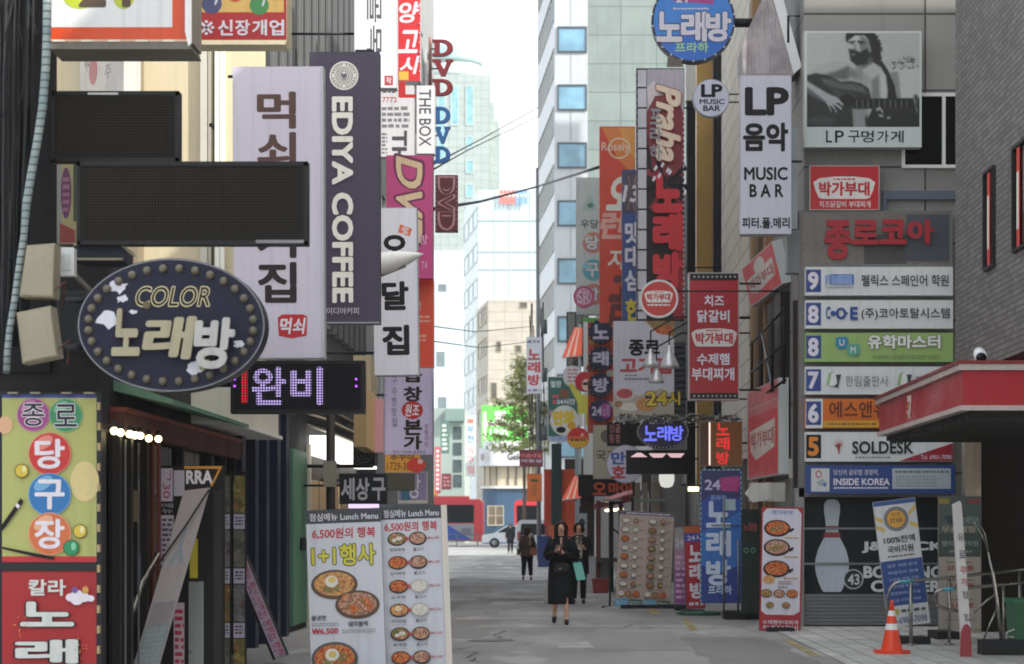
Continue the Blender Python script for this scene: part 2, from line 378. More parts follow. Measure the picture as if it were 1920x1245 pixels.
for i, (x0, x1, Ya, Yb, h) in enumerate(((-2.6, -1.2, 30, 36.5, '#666563'), (-.9, 1.6, 38.5, 40.2, '#8f8c86'), (.2, 1.5, 27, 32, '#716f6c'), (-3.9, 1.8, 47, 48.4, '#98958e'), (-1.5, 2.6, 33.6, 34.5, '#93908a'), (1.6, 2.8, 24, 30.5, '#6b6967'), (-4.0, .5, 57, 60.5, '#74726f'), (-2.8, -2.2, 24, 46, '#6d6b69'), (-3.5, 2.0, 72, 74, '#9a978f'))):  # repair patches; the paler cross bands carry sunlit streaks in their colour
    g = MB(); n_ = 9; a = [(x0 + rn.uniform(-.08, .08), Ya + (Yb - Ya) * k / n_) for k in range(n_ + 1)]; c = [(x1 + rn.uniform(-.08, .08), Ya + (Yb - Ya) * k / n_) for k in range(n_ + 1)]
    g.add([(x, y, .0022 + .0003 * i) for x, y in a + c], [(k, n_ + 1 + k, n_ + 2 + k, k + 1) for k in range(n_)], ground_mat("patch_and_sun_asphalt", h[:7], '#6a6967' if i % 2 else '#7d7b77', h[:7], 1.5)); struct(g, "patch_and_sun_band")
rn = random.Random(33)
for i in range(14):
    x, Y = rn.uniform(-2.6, 2.6), rn.uniform(23, 62); pts = []; a = rn.uniform(-.6, .6)
    for k in range(14): pts.append((x, Y)); x += rn.uniform(-.09, .09) + a * .06; Y += rn.uniform(.08, .3)
    g = MB(); g.add([(px_ + d * rn.uniform(.006, .016), py_, .0062) for px_, py_ in pts for d in (-1, 1)], [(2 * k, 2 * k + 1, 2 * k + 3, 2 * k + 2) for k in range(13)], M('#3b3a39', .9, .3)); struct(g, "road_crack")
MAN = M('#4b4a48', .6, .3, metal=.4)
for x, Y in ((-1.1, 29.5), (1.2, 45)):
    g = MB(); g.poly([(x + .33 * math.cos(a * .3142), Y + .33 * math.sin(a * .3142), .006) for a in range(20)], MAN); o = g.build("manhole_cover")
    o["label"] = "round grey iron manhole cover in the alley asphalt, " + ("the one nearer the lunch menu boards" if Y < 40 else "the one beyond the woman in black"); o["category"] = "manhole cover"
# ---------------------------------------------------------------- buildings
def win(parent, P0, U, V, w, h, frame, glass, mull=(), trans=(), fw=.05, dep=.06, name="window"):
    U = Ve(U).normalized(); V = Ve(V).normalized(); N = U.cross(V)
    if N.dot(Ve(P0) - camo.location) > 0: N = -N
    P0 = Ve(P0); mb = MB()
    def bar(a, b, c, d):
        q = [P0 + U * a + V * c, P0 + U * b + V * c, P0 + U * b + V * d, P0 + U * a + V * d]; mb.prism(q, N * dep, frame)
    bar(0, fw, 0, h); bar(w - fw, w, 0, h); bar(fw, w - fw, 0, fw); bar(fw, w - fw, h - fw, h)
    for m in mull: bar(m * w - fw * .5, m * w + fw * .5, fw, h - fw)
    for t in trans: bar(fw, w - fw, t * h - fw * .4, t * h + fw * .4)
    o = mb.build(name, parent)
    gm = MB(); e = N * (dep * .3)
    gm.poly([P0 + e + U * fw * .5 + V * fw * .5, P0 + e + U * (w - fw * .5) + V * fw * .5, P0 + e + U * (w - fw * .5) + V * (h - fw * .5), P0 + e + U * fw * .5 + V * (h - fw * .5)], glass)
    gm.build("pane", o); return o
def bld(label, loc, name="building", cat="building", group=None): return thing(name, label, cat, loc, group)
def zpy(py, Y): return EYE + (VY - py) * Y / F
GL = GLASS('#4a565c'); GLB = GLASS('#8cc4e2', .04, .9, .9); GLD = GLASS('#1c2226', .08, .6, .5)
CREAM = M('#ded2b2', .7, .12, streak=.12, k=.85); NAVY = M('#121a28', .45, .2); WOODM = M('#6d4a2c', .6, .3); DKGLAS = GLASS('#15181b', .1, .7, .5)
# near left shop
XL = -4.2
b = bld("low dark shop with a red fascia strip beside the yellow and red sign case", (-9, 21, 0), "shop_building", "shop")
m = MB(); m.box(-15, XL, 19.4, 26.4, 0, 4.0, M('#1f1e20', .6, .25)); m.build("wall", b)
m = MB(); m.box(XL, XL + .14, 19.42, 26.3, 2.40, 2.60, M('#451a15', .6, .2)); m.box(XL, XL + .16, 19.42, 26.3, 2.60, 2.64, M('#6e2e1c', .5, .2)); m.build("fascia", b)
m = MB()
for Y in (19.45, 19.95, 20.7, 21.3, 22.6, 24.4, 25.4, 26.1): m.box(XL, XL + .09, Y, Y + .1, 0, 2.4, M('#171514', .5, .2) if Y != 21.3 else M('#6b2c1c', .5, .2))
m.build("door_post", b, split=1)
m = MB(); m.poly([(XL + .02, 19.2, .1), (XL + .02, 26.1, .1), (XL + .02, 26.1, 2.4), (XL + .02, 19.2, 2.4)], DKGLAS); m.build("shop_window", b)
m = MB(); GRN = M('#557a64', .6, .2)
m.prism([(XL, 19.6, 2.9), (XL + .55, 19.6, 2.72), (XL + .55, 19.6, 2.68), (XL, 19.6, 2.8)], (0, 4.6, 0), GRN); m.build("awning", b)
m = MB(); m.box(XL, XL + .42, 23.6, 27.6, 2.75, 3.25, M('#d9d4c6', .6, .15)); m.box(XL, XL + .46, 23.6, 27.7, 2.70, 2.745, M('#e6e2d8', .5, .1)); m.build("eave", b)
m = MB()
for i in range(9): m.tube([(XL - .3, 26.42, 3.3 + i * .08), (XL + .2, 26.42, 3.3 + i * .08)], .012, DARK, 5)
m.build("vent_grille", b)
# bulbs under the fascia
for i, (px, py) in enumerate(((214, 808), (226, 811), (243, 814), (253, 816), (263, 817), (279, 822), (297, 823))):
    Y = 4.0 * F / (VX - px); c = at(px, py, Y)
    t = thing("light_bulb", "glowing bare bulb, one of the row hanging under the red shop fascia", "light bulb", c, "bulbs in a row under the red shop fascia")
    m = MB(); m.ball(c, .033, LIT('#ffdca0', 5), 10, 6); m.build("glass_bulb", t)
    m = MB(); m.tube([c + Ve((0, 0, .03)), c + Ve((0, 0, .08))], .022, DARK, 6); m.tube([c + Ve((0, 0, .08)), (c.x - .08, c.y, 2.42)], .006, BLACK, 5); m.build("socket", t)
# cream building
m = MB()
for Y, z, w, h_, c in ((20.3, 1.9, .3, .3, '#6a5a3a'), (20.6, 1.3, .22, .42, '#4a5a7a'), (22.0, 1.95, .35, .22, '#7a6a4a'), (22.0, 1.4, .3, .4, '#8a8478'), (22.0, .7, .3, .5, '#5a3a34'), (25.0, 1.8, .3, .5, '#7a7468'), (25.0, 1.0, .3, .6, '#6a3a3a')): m.box(XL + .025, XL + .03, Y, Y + w, z - h_, z, M(c, .5, .4))
m.build("window_poster", b, split=1)
m = MB()
for Y in (19.6, 20.2, 21.0, 21.8, 23.2): m.box(XL + .1, XL + .112, Y, Y + .03, .05, 2.35, M('#6f7072', .3, .2, metal=.6))
m.build("door_handle_bar", b, split=1)
b = bld("cream rendered building rising behind the black display panels, pale vertical trims on its corner", (-9, 29, 0), cat="building")
m = MB(); m.box(-18, -4.42, 28, 30.9, 3.4, 12, CREAM); m.build("wall", b)
m = MB(); m.box(-18, XL, 26.45, 30.95, 0, 3.38, NAVY)
for Y in (26.5, 27.6, 28.6, 29.7, 30.6): m.box(XL, XL + .12, Y, Y + .3, 0, 3.3, M('#182338', .4, .2))
m.build("shopfront", b)
m = MB()
for px, w, mt in ((378, .1, M('#b9b7ab', .6, .1)), (391, .05, M('#a39e90', .6, .1)), (405, .07, M('#efe9d8', .5, .05)), (414, .06, M('#efe9d8', .5, .05))):
    x = (px - VX) * 28 / F; m.box(x, x + w, 27.9, 27.998, 3.6, 11.9, mt)
m.build("trim", b, split=1)
m = MB(); x = (399 - VX) * 28 / F; m.tube([(x, 27.93, 3.5), (x, 27.93, 11.9)], .018, M('#6b6758', .5, .2), 6)
for z in (4.2, 5.5, 6.8, 8.1): m.box(x - .03, x + .03, 27.9, 27.999, z, z + .05, DARK)
m.build("drain_pipe", b)
m = MB(); m.box(-7.0, -6.9, 27.85, 27.99, 3.6, 9, M('#8b8575', .6, .2)); m.box(-6.35, -6.2, 27.75, 27.99, 3.4, 12, M('#9a9688', .6, .2)); m.box(-5.75, -5.6, 27.6, 27.99, 3.4, 12, M('#7f7460', .6, .2)); m.build("pilaster", b, split=1)
# finned building
b = bld("dark grey building with closely spaced vertical metal fins above a green door and beige wall", (-9, 38, 0))
m = MB(); FIN = M('#777b7c', .45, .15, metal=.3); FIND = M('#484d4f', .5, .15)
m.box(-18, -4.55, 31.0, 46, 3.3, 14.6, M('#565a5c', .6, .15)); m.build("wall", b)
m = MB(); Y = 31.1; k = 0
while Y < 45.9:
    m.box(-4.55, -4.38, Y, Y + .06, 5.2, 14.7, FIN if k % 3 else FIND); Y += .34; k += 1
m.build("fins", b)
m = MB(); m.box(-18, XL, 31.0, 46, 0, 3.28, M('#1f2226', .6, .2)); m.build("lower_wall", b)
m = MB(); m.box(XL, XL + .05, 31.9, 33.6, .1, 2.75, M('#4d7d64', .5, .25)); d = m.build("door", b)
m = MB(); m.box(XL + .05, XL + .08, 32.7, 33.4, 1.22, 1.42, BLACK); m.build("letter_slot", d)
m = MB(); m.box(XL, XL + .04, 34.2, 41.4, .1, 2.35, M('#c9ad86', .6, .2)); 
for Y in (35.2, 36.3, 37.4, 38.6, 39.8): m.box(XL + .04, XL + .055, Y, Y + .04, .1, 2.35, M('#a9835c', .6, .2))
m.build("wood_panel", b)
m = MB(); m.box(XL, XL + .03, 34.2, 41.4, 2.36, 2.72, M('#55504c', .6, .2)); m.box(XL, XL + .05, 33.9, 34.15, .0, 2.9, M('#d9d2c0', .5, .1)); m.build("transom", b)
m = MB(); m.box(XL, XL + .38, 34.3, 42.0, 2.74, 3.06, LIT('#fff4e8', .85)); m.build("glowing_fascia", b)  # white fascia box, its brightness put in as emission
m = MB()
for i in range(6): m.prism([(XL, 34, 3.2 + i * .18), (XL + .34, 34, 3.1 + i * .18), (XL + .34, 34, 3.13 + i * .18), (XL, 34, 3.24 + i * .18)], (0, 9, 0), M('#cfc3ae', .5, .1) if i % 2 else M('#8f877a', .5, .1))
m.build("louvre", b)
m = MB(); m.box(XL - .1, XL + .25, 42.2, 43.6, 3.2, 5.0, M('#d8c6a4', .6, .1)); m.build("end_wall", b)
# last left building
b = bld("plain grey building mostly hidden behind the stacked pink, red and lavender vertical signs", (-9, 57, 0))
m = MB(); m.box(-18, -4.42, 46.1, 69, 0, 19, M('#a9adb0', .7, .15)); m.build("wall", b)
for i in range(5):
    for j in range(4): win(b, (-4.42, 48 + i * 4.2, 6 + j * 3.4), (0, 1, 0), (0, 0, -1), 2.4, 1.6, WALU, GL, (.5,))
# right: brick building over the recessed entrance
BRK = BRICK('#7e7d7b', '#676664', '#4e4d4b', .24, .075, .009, 'yz', .7, .6); BRKX = BRICK('#7e7d7b', '#676664', '#4e4d4b', .24, .075, .009, 'xz', .7, .6)
b = bld("grey brick building with narrow slit windows above the red canopy", (10, 20, 0))
m = MB(); m.box(5.5, 18, 4, 30.5, 3.7, 16.2, BRK); m.build("brick_wall", b)
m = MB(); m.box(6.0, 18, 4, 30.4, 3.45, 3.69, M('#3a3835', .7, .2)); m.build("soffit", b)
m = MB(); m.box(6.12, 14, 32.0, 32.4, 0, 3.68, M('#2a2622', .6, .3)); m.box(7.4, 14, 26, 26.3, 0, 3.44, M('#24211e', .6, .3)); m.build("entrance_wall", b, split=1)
m = MB(); m.box(5.86, 6.10, 31.7, 31.95, 0, 3.44, M('#a99e8c', .3, .25, metal=.7)); m.build("pillar", b)
for Ya, Yb in ((28.25, 27.6), (26.4, 25.4)):
    o = win(b, (5.5, Ya, 6.25), (0, -1, 0), (0, 0, -1), abs(Ya - Yb), 1.3, M('#25272a', .4, .1), GLD, (), (), .035, .05)
    m = MB(); m.box(5.46, 5.47, Ya - .42, Ya - .28, 4.98, 6.2, M('#c8463f', .5, .1)); m.box(5.455, 5.468, Ya - .4, Ya - .3, 5.2, 5.9, M('#e4dcd0', .5, .1)); m.build("window_poster", o)
# right: panel-clad building with directory
TILE = BRICK('#8d8d89', '#838380', '#3b3b3a', 2.35, 1.22, .018, 'xz', .6, .3, off=0); TILEY = BRICK('#d5cfc2', '#c8c1b3', '#8d877c', .9, .45, .015, 'yz', .6, .3)
b = bld("grey stone-panel building whose end wall carries the tall floor directory", (8, 42, 0))
m = MB(); m.box(3.72, 12, 34.0, 42.5, 0, 19, TILE); m.build("wall", b)
m = MB(); m.box(3.55, 12, 42.52, 50.2, 3.0, 20, TILEY); m.box(3.62, 12, 42.52, 50.2, 0, 2.98, M('#3a322b', .6, .3)); m.build("side_wall", b)
WF = M('#dfe2e2', .4, .08)
win(b, at(1690, 176, 34), (1, 0, 0), (0, 0, -1), 1.26, 1.19, WF, GLD, (.53,), (), .05, .07)
win(b, at(1797, 176, 34), (1, 0, 0), (0, 0, -1), 1.0, 1.19, WF, GLD, (.5,), (), .05, .07)
m = MB(); p0, p1 = at(1655, 358, 33.93), at(1800, 374, 33.93); m.box(p0.x, p1.x, 33.9, 33.998, p1.z, p0.z, M('#566070', .5, .1)); p2 = at(1662, 410, 33.9); m.box(p0.x, p0.x + .06, 33.9, 33.998, p2.z, p1.z, M('#566070', .5, .1)); m.build("window_ledge", b)
m = MB(); p = at(1496, 420, 33.8); m.box(3.44, 3.59, 33.75, 33.98, 6.3, 7.9, M('#a6b2b4', .4, .2)); m.box(3.42, 3.62, 33.7, 33.99, 5.6, 6.28, M('#6f7476', .4, .2)); m.tube([at(1500, 30, 33.8), at(1478, 30, 33.8), at(1478, 80, 33.8)], .02, DARK, 6); m.build("vent_duct", b, split=1)
m = MB(); X = 3.72
for Ya, Yb, z0, z1, mt in ((34.05, 34.2, 0, 5.2, M('#332d29', .6, .2)), (36.2, 38.6, 2.6, 5.6, M('#241f1c', .5, .2)), (39.0, 39.5, 0, 9, M('#8a6440', .6, .3)), (40.5, 41.2, 0, 10, M('#5e4730', .6, .3)), (41.8, 42.4, 0, 12, M('#9c7a52', .6, .3))):
    m.box(X - .16, X, Ya, Yb, z0, z1, mt)
m.build("timber_cladding", b, split=1)
m = MB()
for z in (3.95, 4.55, 5.1): m.tube([(3.45, 34.3, z), (3.45, 41, z)], .022, BLACK, 6)
for Y in (34.5, 36.5, 38.5, 40.6): m.tube([(3.45, Y, 3.9), (3.45, Y, 5.15)], .025, BLACK, 6)
m.tube([(3.45, 36.5, 3.95), (3.45, 38.5, 5.1)], .02, STEEL, 6); m.build("railing", b)
# gold and black striped building
b = bld("tall building with black and gold vertical stripes behind the round music bar sign", (9, 58, 0))
m = MB(); m.box(3.62, 14, 50.4, 65, 0, 24, M('#2c2b2e', .5, .15)); m.box(7.8, 20, 65.01, 117, 0, 46, M('#6d6f70', .6, .15)); m.build("wall", b)  # the taller rear box is an unseen wing added for its shadow
GOLD = M('#b08a4a', .35, .25, metal=.25)
m = MB(); X_ = lambda px, Y: at(px, 0, Y).x
m.box(X_(1306, 53.6), 3.615, 53.6, 54.0, 2.6, 23.5, GOLD); m.build("gold_fin", b)
for px, Y, dx in ((1338, 51.2, .1), (1346, 50.9, .07)): m = MB(); m.box(X_(px, Y), 3.615, Y, Y + .3, 2.6, 23.5, M('#2a292c', .6)); m.build("black_fin", b)
m = MB(); m.box(X_(1286, 57.2), 3.615, 57.2, 57.6, zpy(188, 57.2), 23.5, M('#dcdad2', .5, .1)); m.build("white_fin", b)
m = MB(); m.box(X_(1288, 57), 3.615, 57.0, 57.5, 2.6, zpy(189, 57), M('#232226', .6)); m.build("black_fin", b)
m = MB(); m.box(3.3, 3.618, 52, 64, 2.9, 3.2, DARK); m.box(3.45, 3.617, 52, 64, .05, 2.85, M('#2a2522', .5, .3)); m.build("shopfront", b)
# right middle and far low buildings
b = bld("grey commercial building behind the tall karaoke banner sign and orange sign", (5, 74, 0))
m = MB(); m.box(2.5, 7.7, 65.05, 84, 0, 11.8, M('#8f8d88', .6, .2)); m.build("wall", b)
m = MB(); m.box(2.2, 2.498, 66, 83, 2.8, 3.4, M('#4a4440', .5, .2)); m.box(2.42, 2.498, 66, 83, .1, 2.78, M('#2b2623', .5, .3)); m.build("shopfront", b)
for i in range(4): win(b, (2.5, 82.5 - i * 4.2, 8), (0, -1, 0), (0, 0, -1), 2.6, 1.5, DARK, GL, (.5,))
m = MB()
for px0, px1 in ((1187, 1200), (1205, 1214), (1221, 1237)): m.box(at(px0, 0, 64.9).x, at(px1, 0, 64.9).x, 64.6, 65.0, 0, zpy(905, 64.8), M('#8f8270', .6, .3))
m.build("tan_pillar", b, split=1)
m = MB(); p, q = at(1240, 640, 64.95), at(1300, 770, 64.95)
for i in range(12): m.box(p.x, q.x, 64.9 - .03 * (i % 2), 65.04, q.z + i * (p.z - q.z) / 12, q.z + (i + .8) * (p.z - q.z) / 12, M('#4d5357', .5, .2))
m.build("louvre_grille", b)
b = bld("low building with dark upper windows behind the striped orange awnings", (4, 98, 0))
m = MB(); m.box(1.0, 7.7, 84.1, 110, 0, 10.2, M('#9d9c98', .6, .2)); m.build("wall", b)
p0, p1 = at(1086, 478, 84.05), at(1125, 470, 84.05)
m = MB(); m.box(.5, 1.0, 84.05, 84.3, 3.2, 9.9, M('#b9bab6', .5, .15)); m.box(.3, .42, 84.0, 84.3, 3, 9.7, M('#97a09c', .5, .15)); m.build("pillar", b)
m = MB(); m.box(-.25, .99, 90.1, 109, 0, 4.6, M('#3a2a26', .5, .2)); m.box(-.6, .98, 86.5, 90, 3.0, 4.0, M('#33373a', .5, .2)); m.build("shopfront", b)
win(b, at(1062, 585, 90), (1, 0, 0), (0, 0, -1), .95, 2.3, DARK, GL, (.4, .7))
m = MB(); m.box(-1.25, -.3, 104, 109.5, gz(106), 4.2, M('#7a3524', .5, .2)); m.box(-1.1, -.45, 103.9, 103.99, gz(105) + .1, 2.9, M('#a5512c', .5, .2)); m.build("annex", b)
for px0, px1, Y, y0, y1, h, nm in ((1020, 1034, 86.4, 880, 985, '#a8341f', 'red_panel'), (1034, 1053, 86.3, 832, 985, '#263433', 'dark_pillar'), (1053, 1078, 86.45, 880, 1040, '#b8461f', 'red_panel'), (1078, 1086, 86.2, 830, 1040, '#8a9296', 'steel_post')):
    p, q = at(px0, y0, Y), at(px1, y1, Y); m = MB(); m.box(p.x, q.x, Y - .2, Y, max(0, q.z), p.z, M(h, .5, .25)); m.build(nm, b)
# white office building
WHT = M('#c6ccd2', .5, .06, k=1.05); TLG = BRICK('#8d9a98', '#879492', '#66716f', 2.15, 1.72, .03, 'xz', .5, .1, off=0)
A0, A1 = Ve((-.96, 128, 0)), Ve((-2.12, 141.1, 0))
b = bld("tall white office block with square blue windows and grey-green tiled side", (3, 135, gz(130)))
x1 = (1102 - VX) * 128 / F
m = MB(); m.prism([(-.96, 128, .3), (x1, 128, .3), (x1, 142, .3), (-2.2, 142, .3)], (0, 0, 48), WHT); m.build("wall", b)
m = MB(); m.prism([(x1 + .003, 128.1, .3), (13, 128.1, .3), (13, 142, .3), (x1 + .003, 142, .3)], (0, 0, 46), TLG); m.build("tiled_wall", b)
FR = M('#4b545a', .4, .1)
for k_ in range(-3, 8):
    py = 50 + 108.6 * k_; z = zpy(py, 128)
    if z < 5: continue
    win(b, (at(1045, 0, 128).x, 128, z), (1, 0, 0), (0, 0, -1), 1.78, 1.55, FR, GLB, (), (), .09, .08)
    m = MB(); m.box(.0, .012, 127.985, 128, z + .1, z + 1.9, FR); m.build("joint", b)
    d = (A1 - A0); L = d.length; d.normalize(); zb = zpy(143 + 108.6 * (k_ - 1), 128)
    win(b, A0 + d * .3 + Ve((0, 0, zb + 1.75)), d, (0, 0, -1), L - .6, 1.75, M('#8d908f', .5, .1), GLASS('#6d7472', .15, .8), [i / 8 for i in range(1, 8)], (), .07, .06, "ribbon_window")
# beyond the avenue
DIRL = Ve((-.152, 1, 0)).normalized()
def rot_block(label, cx, Y, xr, L, z1, mf, name="building"):
    c = Ve((cx, Y, 0)); l = c + DIRL * L; b = bld(label, (cx, Y, gz(Y)), name); m = MB()
    m.prism([(c.x, c.y, .4), (xr, Y, .4), (xr, Y + L + 2, .4), (l.x, l.y, .4)], (0, 0, z1 - .4), mf); m.build("wall", b); return b, c
FARGL = M('#aebfc8', .25, .06, streak=.02)
b, c = rot_block("pale glass office tower across the avenue with a small red and blue roof sign", -10.4, 240, 2, 15.7, 40, FARGL)
for z in range(8, 40, 4):
    win(b, c + DIRL * .2 + Ve((0, 0, z + 2.2)), DIRL, (0, 0, -1), 15.2, 2.1, M('#b9c6cc', .4, .05), GLASS('#8fb6c0', .1, 1.0), (.33, .66), (), .12, .1, "ribbon_window")
for z in (12, 20, 22.5, 26, 31, 33, 36.5):
    m = MB(); m.box(-10.4, 2, 239.93, 240, z, z + .12, M('#8fa0a6', .4, .05)); m.build("floor_band", b)
for x in (-8.6, -6.9, -4.6, -2.5):
    m = MB(); m.box(x, x + .1, 239.95, 240, .6, 39.8, M('#a8b8be', .4, .05)); m.build("mullion", b)
s = fs("roof_sign", "row of small red and blue emblem blocks on the roof edge of the pale tower", "sign", 239.6, 936, 352, 990, 386, .2, None, None)
for i in range(7):
    s.r(937 + i * 7.6, 356, 943 + i * 7.6, 382, M('#d6706a' if i < 3.5 else '#6f97d2', .5, .05), 'letter'); 
    s.r(938.5 + i * 7.6, 364, 941.5 + i * 7.6, 369, WHITE, 'letter')
s.done()
b, c = rot_block("beige stone building across the avenue, slanted side windows, stepped roofline", -7.75, 200, 4, 10.2, zpy(562, 200), BRICK('#aeaaa0', '#a6a298', '#86827a', 1.6, .9, .03, 'xz', .6, .1, off=0))
for py in (600, 660, 730, 790):
    win(b, c + DIRL * 1 + Ve((0, 0, zpy(py - 30, 200))), DIRL, (0, 0, -1), 7, 1.6, M('#a39a86', .5, .1), GLASS('#76746c', .2, .8), (.3, .6), (), .1, .1, "ribbon_window")
for px, py, w, h in ((974, 545, 15, 12), (966, 647, 12, 14), (920, 717, 12, 34), (930, 640, 10, 20)): win(b, at(px, max(py, 566), 200), (1, 0, 0), (0, 0, -1), w * .05, h * .05, M('#8f8873', .5, .1), GLASS('#6a675e', .2, .8), (), (), .06)
b = bld("blank pale blue-white slab building behind the orange and lavender signs", (-17, 300, .5))
m = MB(); x0, x1 = at(790, 0, 300).x, at(868, 0, 300).x; m.box(x0, x1, 300, 312, .4, zpy(470, 300), M('#aebfca', .5, .04)); m.build("wall", b)
for px, py in ((822, 533), (819, 660), (822, 745)): win(b, at(px, py, 300), (1, 0, 0), (0, 0, -1), 1.1, 1.0 if py < 600 else 2, FR, GLASS('#7f9298', .1, .9), ())
# domed tower
b = bld("distant pale tower with a glazed dome and spire on its top", (-24, 420, .5), "domed_tower", "tower")
TW = BRICK('#93a09f', '#8c9a99', '#6f7f7f', 1.6, 1.6, .06, 'xz', .5, .05, off=0); TG = M('#7f9ea0', .2, .05)
X = lambda px: at(px, 0, 420).x
Z = lambda py: zpy(py, 420)
m = MB(); m.box(X(770), X(919), 420, 436, .4, Z(140), TW); m.box(X(919) + .01, X(926), 421, 436, .4, Z(190), TW); m.box(X(926) + .01, X(933), 422, 436, .4, Z(222), TW); m.build("wall", b)
m = MB(); m.loft([((X(845), 428, Z(140)), 7.2, 7.2), ((X(845), 428, Z(125)), 7.2, 7.2), ((X(845), 428, Z(124)), 6.0, 6.0), ((X(845), 428, Z(108)), 5.8, 5.8)], M('#98a6a6', .4, .05), 28); m.build("drum", b)
m = MB(); R_ = 6.0
m.loft([((X(845), 428, Z(108) + R_ * .78 * math.sin(a)), R_ * math.cos(a), R_ * math.cos(a)) for a in [i * math.pi / 16 for i in range(8)]], TG, 28); m.build("dome", b)
m = MB(); m.tube([(X(845), 428, Z(80)), (X(845), 428, Z(62))], [1.0, .5], TG, 8); m.build("spire", b)
for px, py0, py1 in ((873, 160, 235), (873, 255, 278), (873, 300, 325), (873, 345, 370), (820, 180, 300), (845, 160, 235)):
    win(b, at(px, py0, 419.95), (1, 0, 0), (0, 0, -1), 1.6, (py1 - py0) * .105, M('#a9b8b8', .4, .05), GLASS('#7fb8c4', .1, 1.0), (), (), .15, .1)
# grey-green building and corner store
b = bld("narrow grey-green building across the avenue with dark signs on its edge", (-11, 190, .5))
m = MB(); m.box(at(795, 0, 190).x, at(871, 0, 190).x, 190, 200, .4, zpy(765, 190), M('#8fa09c', .6, .1)); m.box(at(834, 0, 189).x, at(871, 0, 189).x, 189.2, 189.99, zpy(790, 190), zpy(768, 190), M('#6f8683', .5, .1)); m.build("wall", b)
for py in (800, 830, 862, 890): win(b, at(850, py, 190), (1, 0, 0), (0, 0, -1), .75, 1.1, FR, GLASS('#53666a', .1, .9), ())
b = bld("rounded corner store across the avenue, navy ground floor, cream bays, white fascia", (-6, 178, .5), "corner_store", "store")
def foot(x0, x1, Y, r, gap=0):
    pts = [(x0 + r - r * math.sin(a), Y + r - r * math.cos(a)) for a in [i * math.pi / 16 for i in range(8, -1, -1)]]; return pts + [(x1, Y), (x1, Y + 9), (x0, Y + 9)]
def lvl(m, x0, Y, z0, z1, mat): m.prism([(x, y, z0) for x, y in foot(x0, 3.0, Y, 1.6)], (0, 0, z1 - z0), mat)
m = MB(); lvl(m, at(903, 0, 176).x, 176, .45, zpy(917, 176), M('#33506b', .5, .15)); m.build("ground_floor", b)
m = MB(); lvl(m, at(898, 0, 175).x, 175.8, zpy(916, 176), zpy(911, 176), M('#c9ccc8', .5, .1)); m.build("ledge", b)
m = MB(); lvl(m, at(903, 0, 176).x, 176.2, zpy(910.5, 176), zpy(874, 176), M('#b5ad98', .6, .1)); m.build("upper_floor", b)
m = MB(); lvl(m, at(896, 0, 175).x, 175.6, zpy(873.5, 176), zpy(840, 176), M('#c3cbd0', .4, .05)); m.build("fascia", b)
m = MB(); lvl(m, at(903, 0, 176).x, 176.3, zpy(839.5, 176), zpy(826, 176), M('#c9d2d0', .5, .1)); m.build("roof", b)
m = MB()
for px in (909, 919, 931, 953, 968, 985): x = at(px, 0, 176.2).x; m.box(x - .05, x + .05, 176.1, 176.19, zpy(910, 176), zpy(875, 176), M('#4d4a42', .5, .1))
m.build("mullion", b)
win(b, at(914, 948, 175.99), (1, 0, 0), (0, 0, -1), 1.35, 1.65, M('#a9a596', .5, .1), GLASS('#7a7263', .2, .9), (.5,), (.5,), .07)
s = fs("shop_sign", "small dark lettering and round emblem on the white fascia of the corner store", "sign", 175.55, 898, 842, 990, 872, .02)
s.e(905, 857, 4, 7, M('#6f7176', .5)); s.e(912, 855, 3.5, 7, M('#8b8d92', .5)); s.t("Geko", 952, 850, 984, 862, INK, 1); s.done()
s = fs("green_billboard", "bright green billboard with white blocks on the building behind the street tree", "billboard", 181, 903, 760, 990, 840, .4, M('#67d05a', .4), M('#5fd750', .4, .1), 1)
s.r(928, 771, 948, 789, WHITE); s.r(906, 772, 912, 830, M('#c8f0bd', .4)); s.r(905, 790, 990, 800, M('#d9f5d2', .4)); s.t("UNIS", 919, 804, 952, 817, WHITE, 3); s.r(905, 828, 990, 840, M('#dbeee0', .5)); s.r(948, 786, 990, 789, M('#8fe383', .4)); s.done()
for (x0, y0, x1, y1, Y, hb, txt, ht, lab) in ((826, 790, 842, 850, 186, '#4f6f68', "", '#c8d6d0', "dark green vertical sign on the corner of the grey-green building"),
        (873, 780, 891, 893, 184, '#d3dde2', "부천", '#5b85b5', "white vertical sign with blue and red letters between two far buildings"),
        (828, 888, 846, 918, 183, '#8a3f49', "", '#d0a0a0', "small dull red sign low on the grey-green building"),
        (815, 838, 826, 925, 181, '#b5525c', "", '#e8d8d8', "thin red and white vertical sign beside the lavender sign edge"),
        (806, 915, 821, 934, 182, '#d8b04a', "", '#7a5a20', "small yellow sign just above the red bus")):
    s = fs("far_sign", lab, "sign", Y, x0, y0, x1, y1, .3, M(hb, .5), M(hb, .5), 1)
    if txt: s.vt(txt, x0 + 3, y0 + 18, x1 - 3, y0 + 50, M(ht, .5), 2); s.vt("가구점", x0 + 3, y0 + 60, x1 - 3, y1 - 6, M('#d88a84', .5), 2); s.r(x0 + 3, y0 + 5, x1 - 3, y0 + 14, M('#d8756a', .5))
    else: s.scrawl(x0 + 3, y0 + 4, x1 - 3, y1 - 4, max(3, int((y1 - y0) / 9)), M(ht, .5))
    s.done()
# ================================================================ signs on the left side
RED = M('#b8242c', .45); SW = M('#d6d2de', .4, .06, k=1.2); BRN = M('#5a3d2f', .5)
def bl(s, py, px=None, r=.02):                   # bracket to the left facades
    px = s.x0 if px is None else px
    a = s.P(px, py); X = -4.2 if a.y < 31 else -4.42
    if a.x > X: s.bars(px + 1, py, (X - a.x, 0, 0), DARK, r)
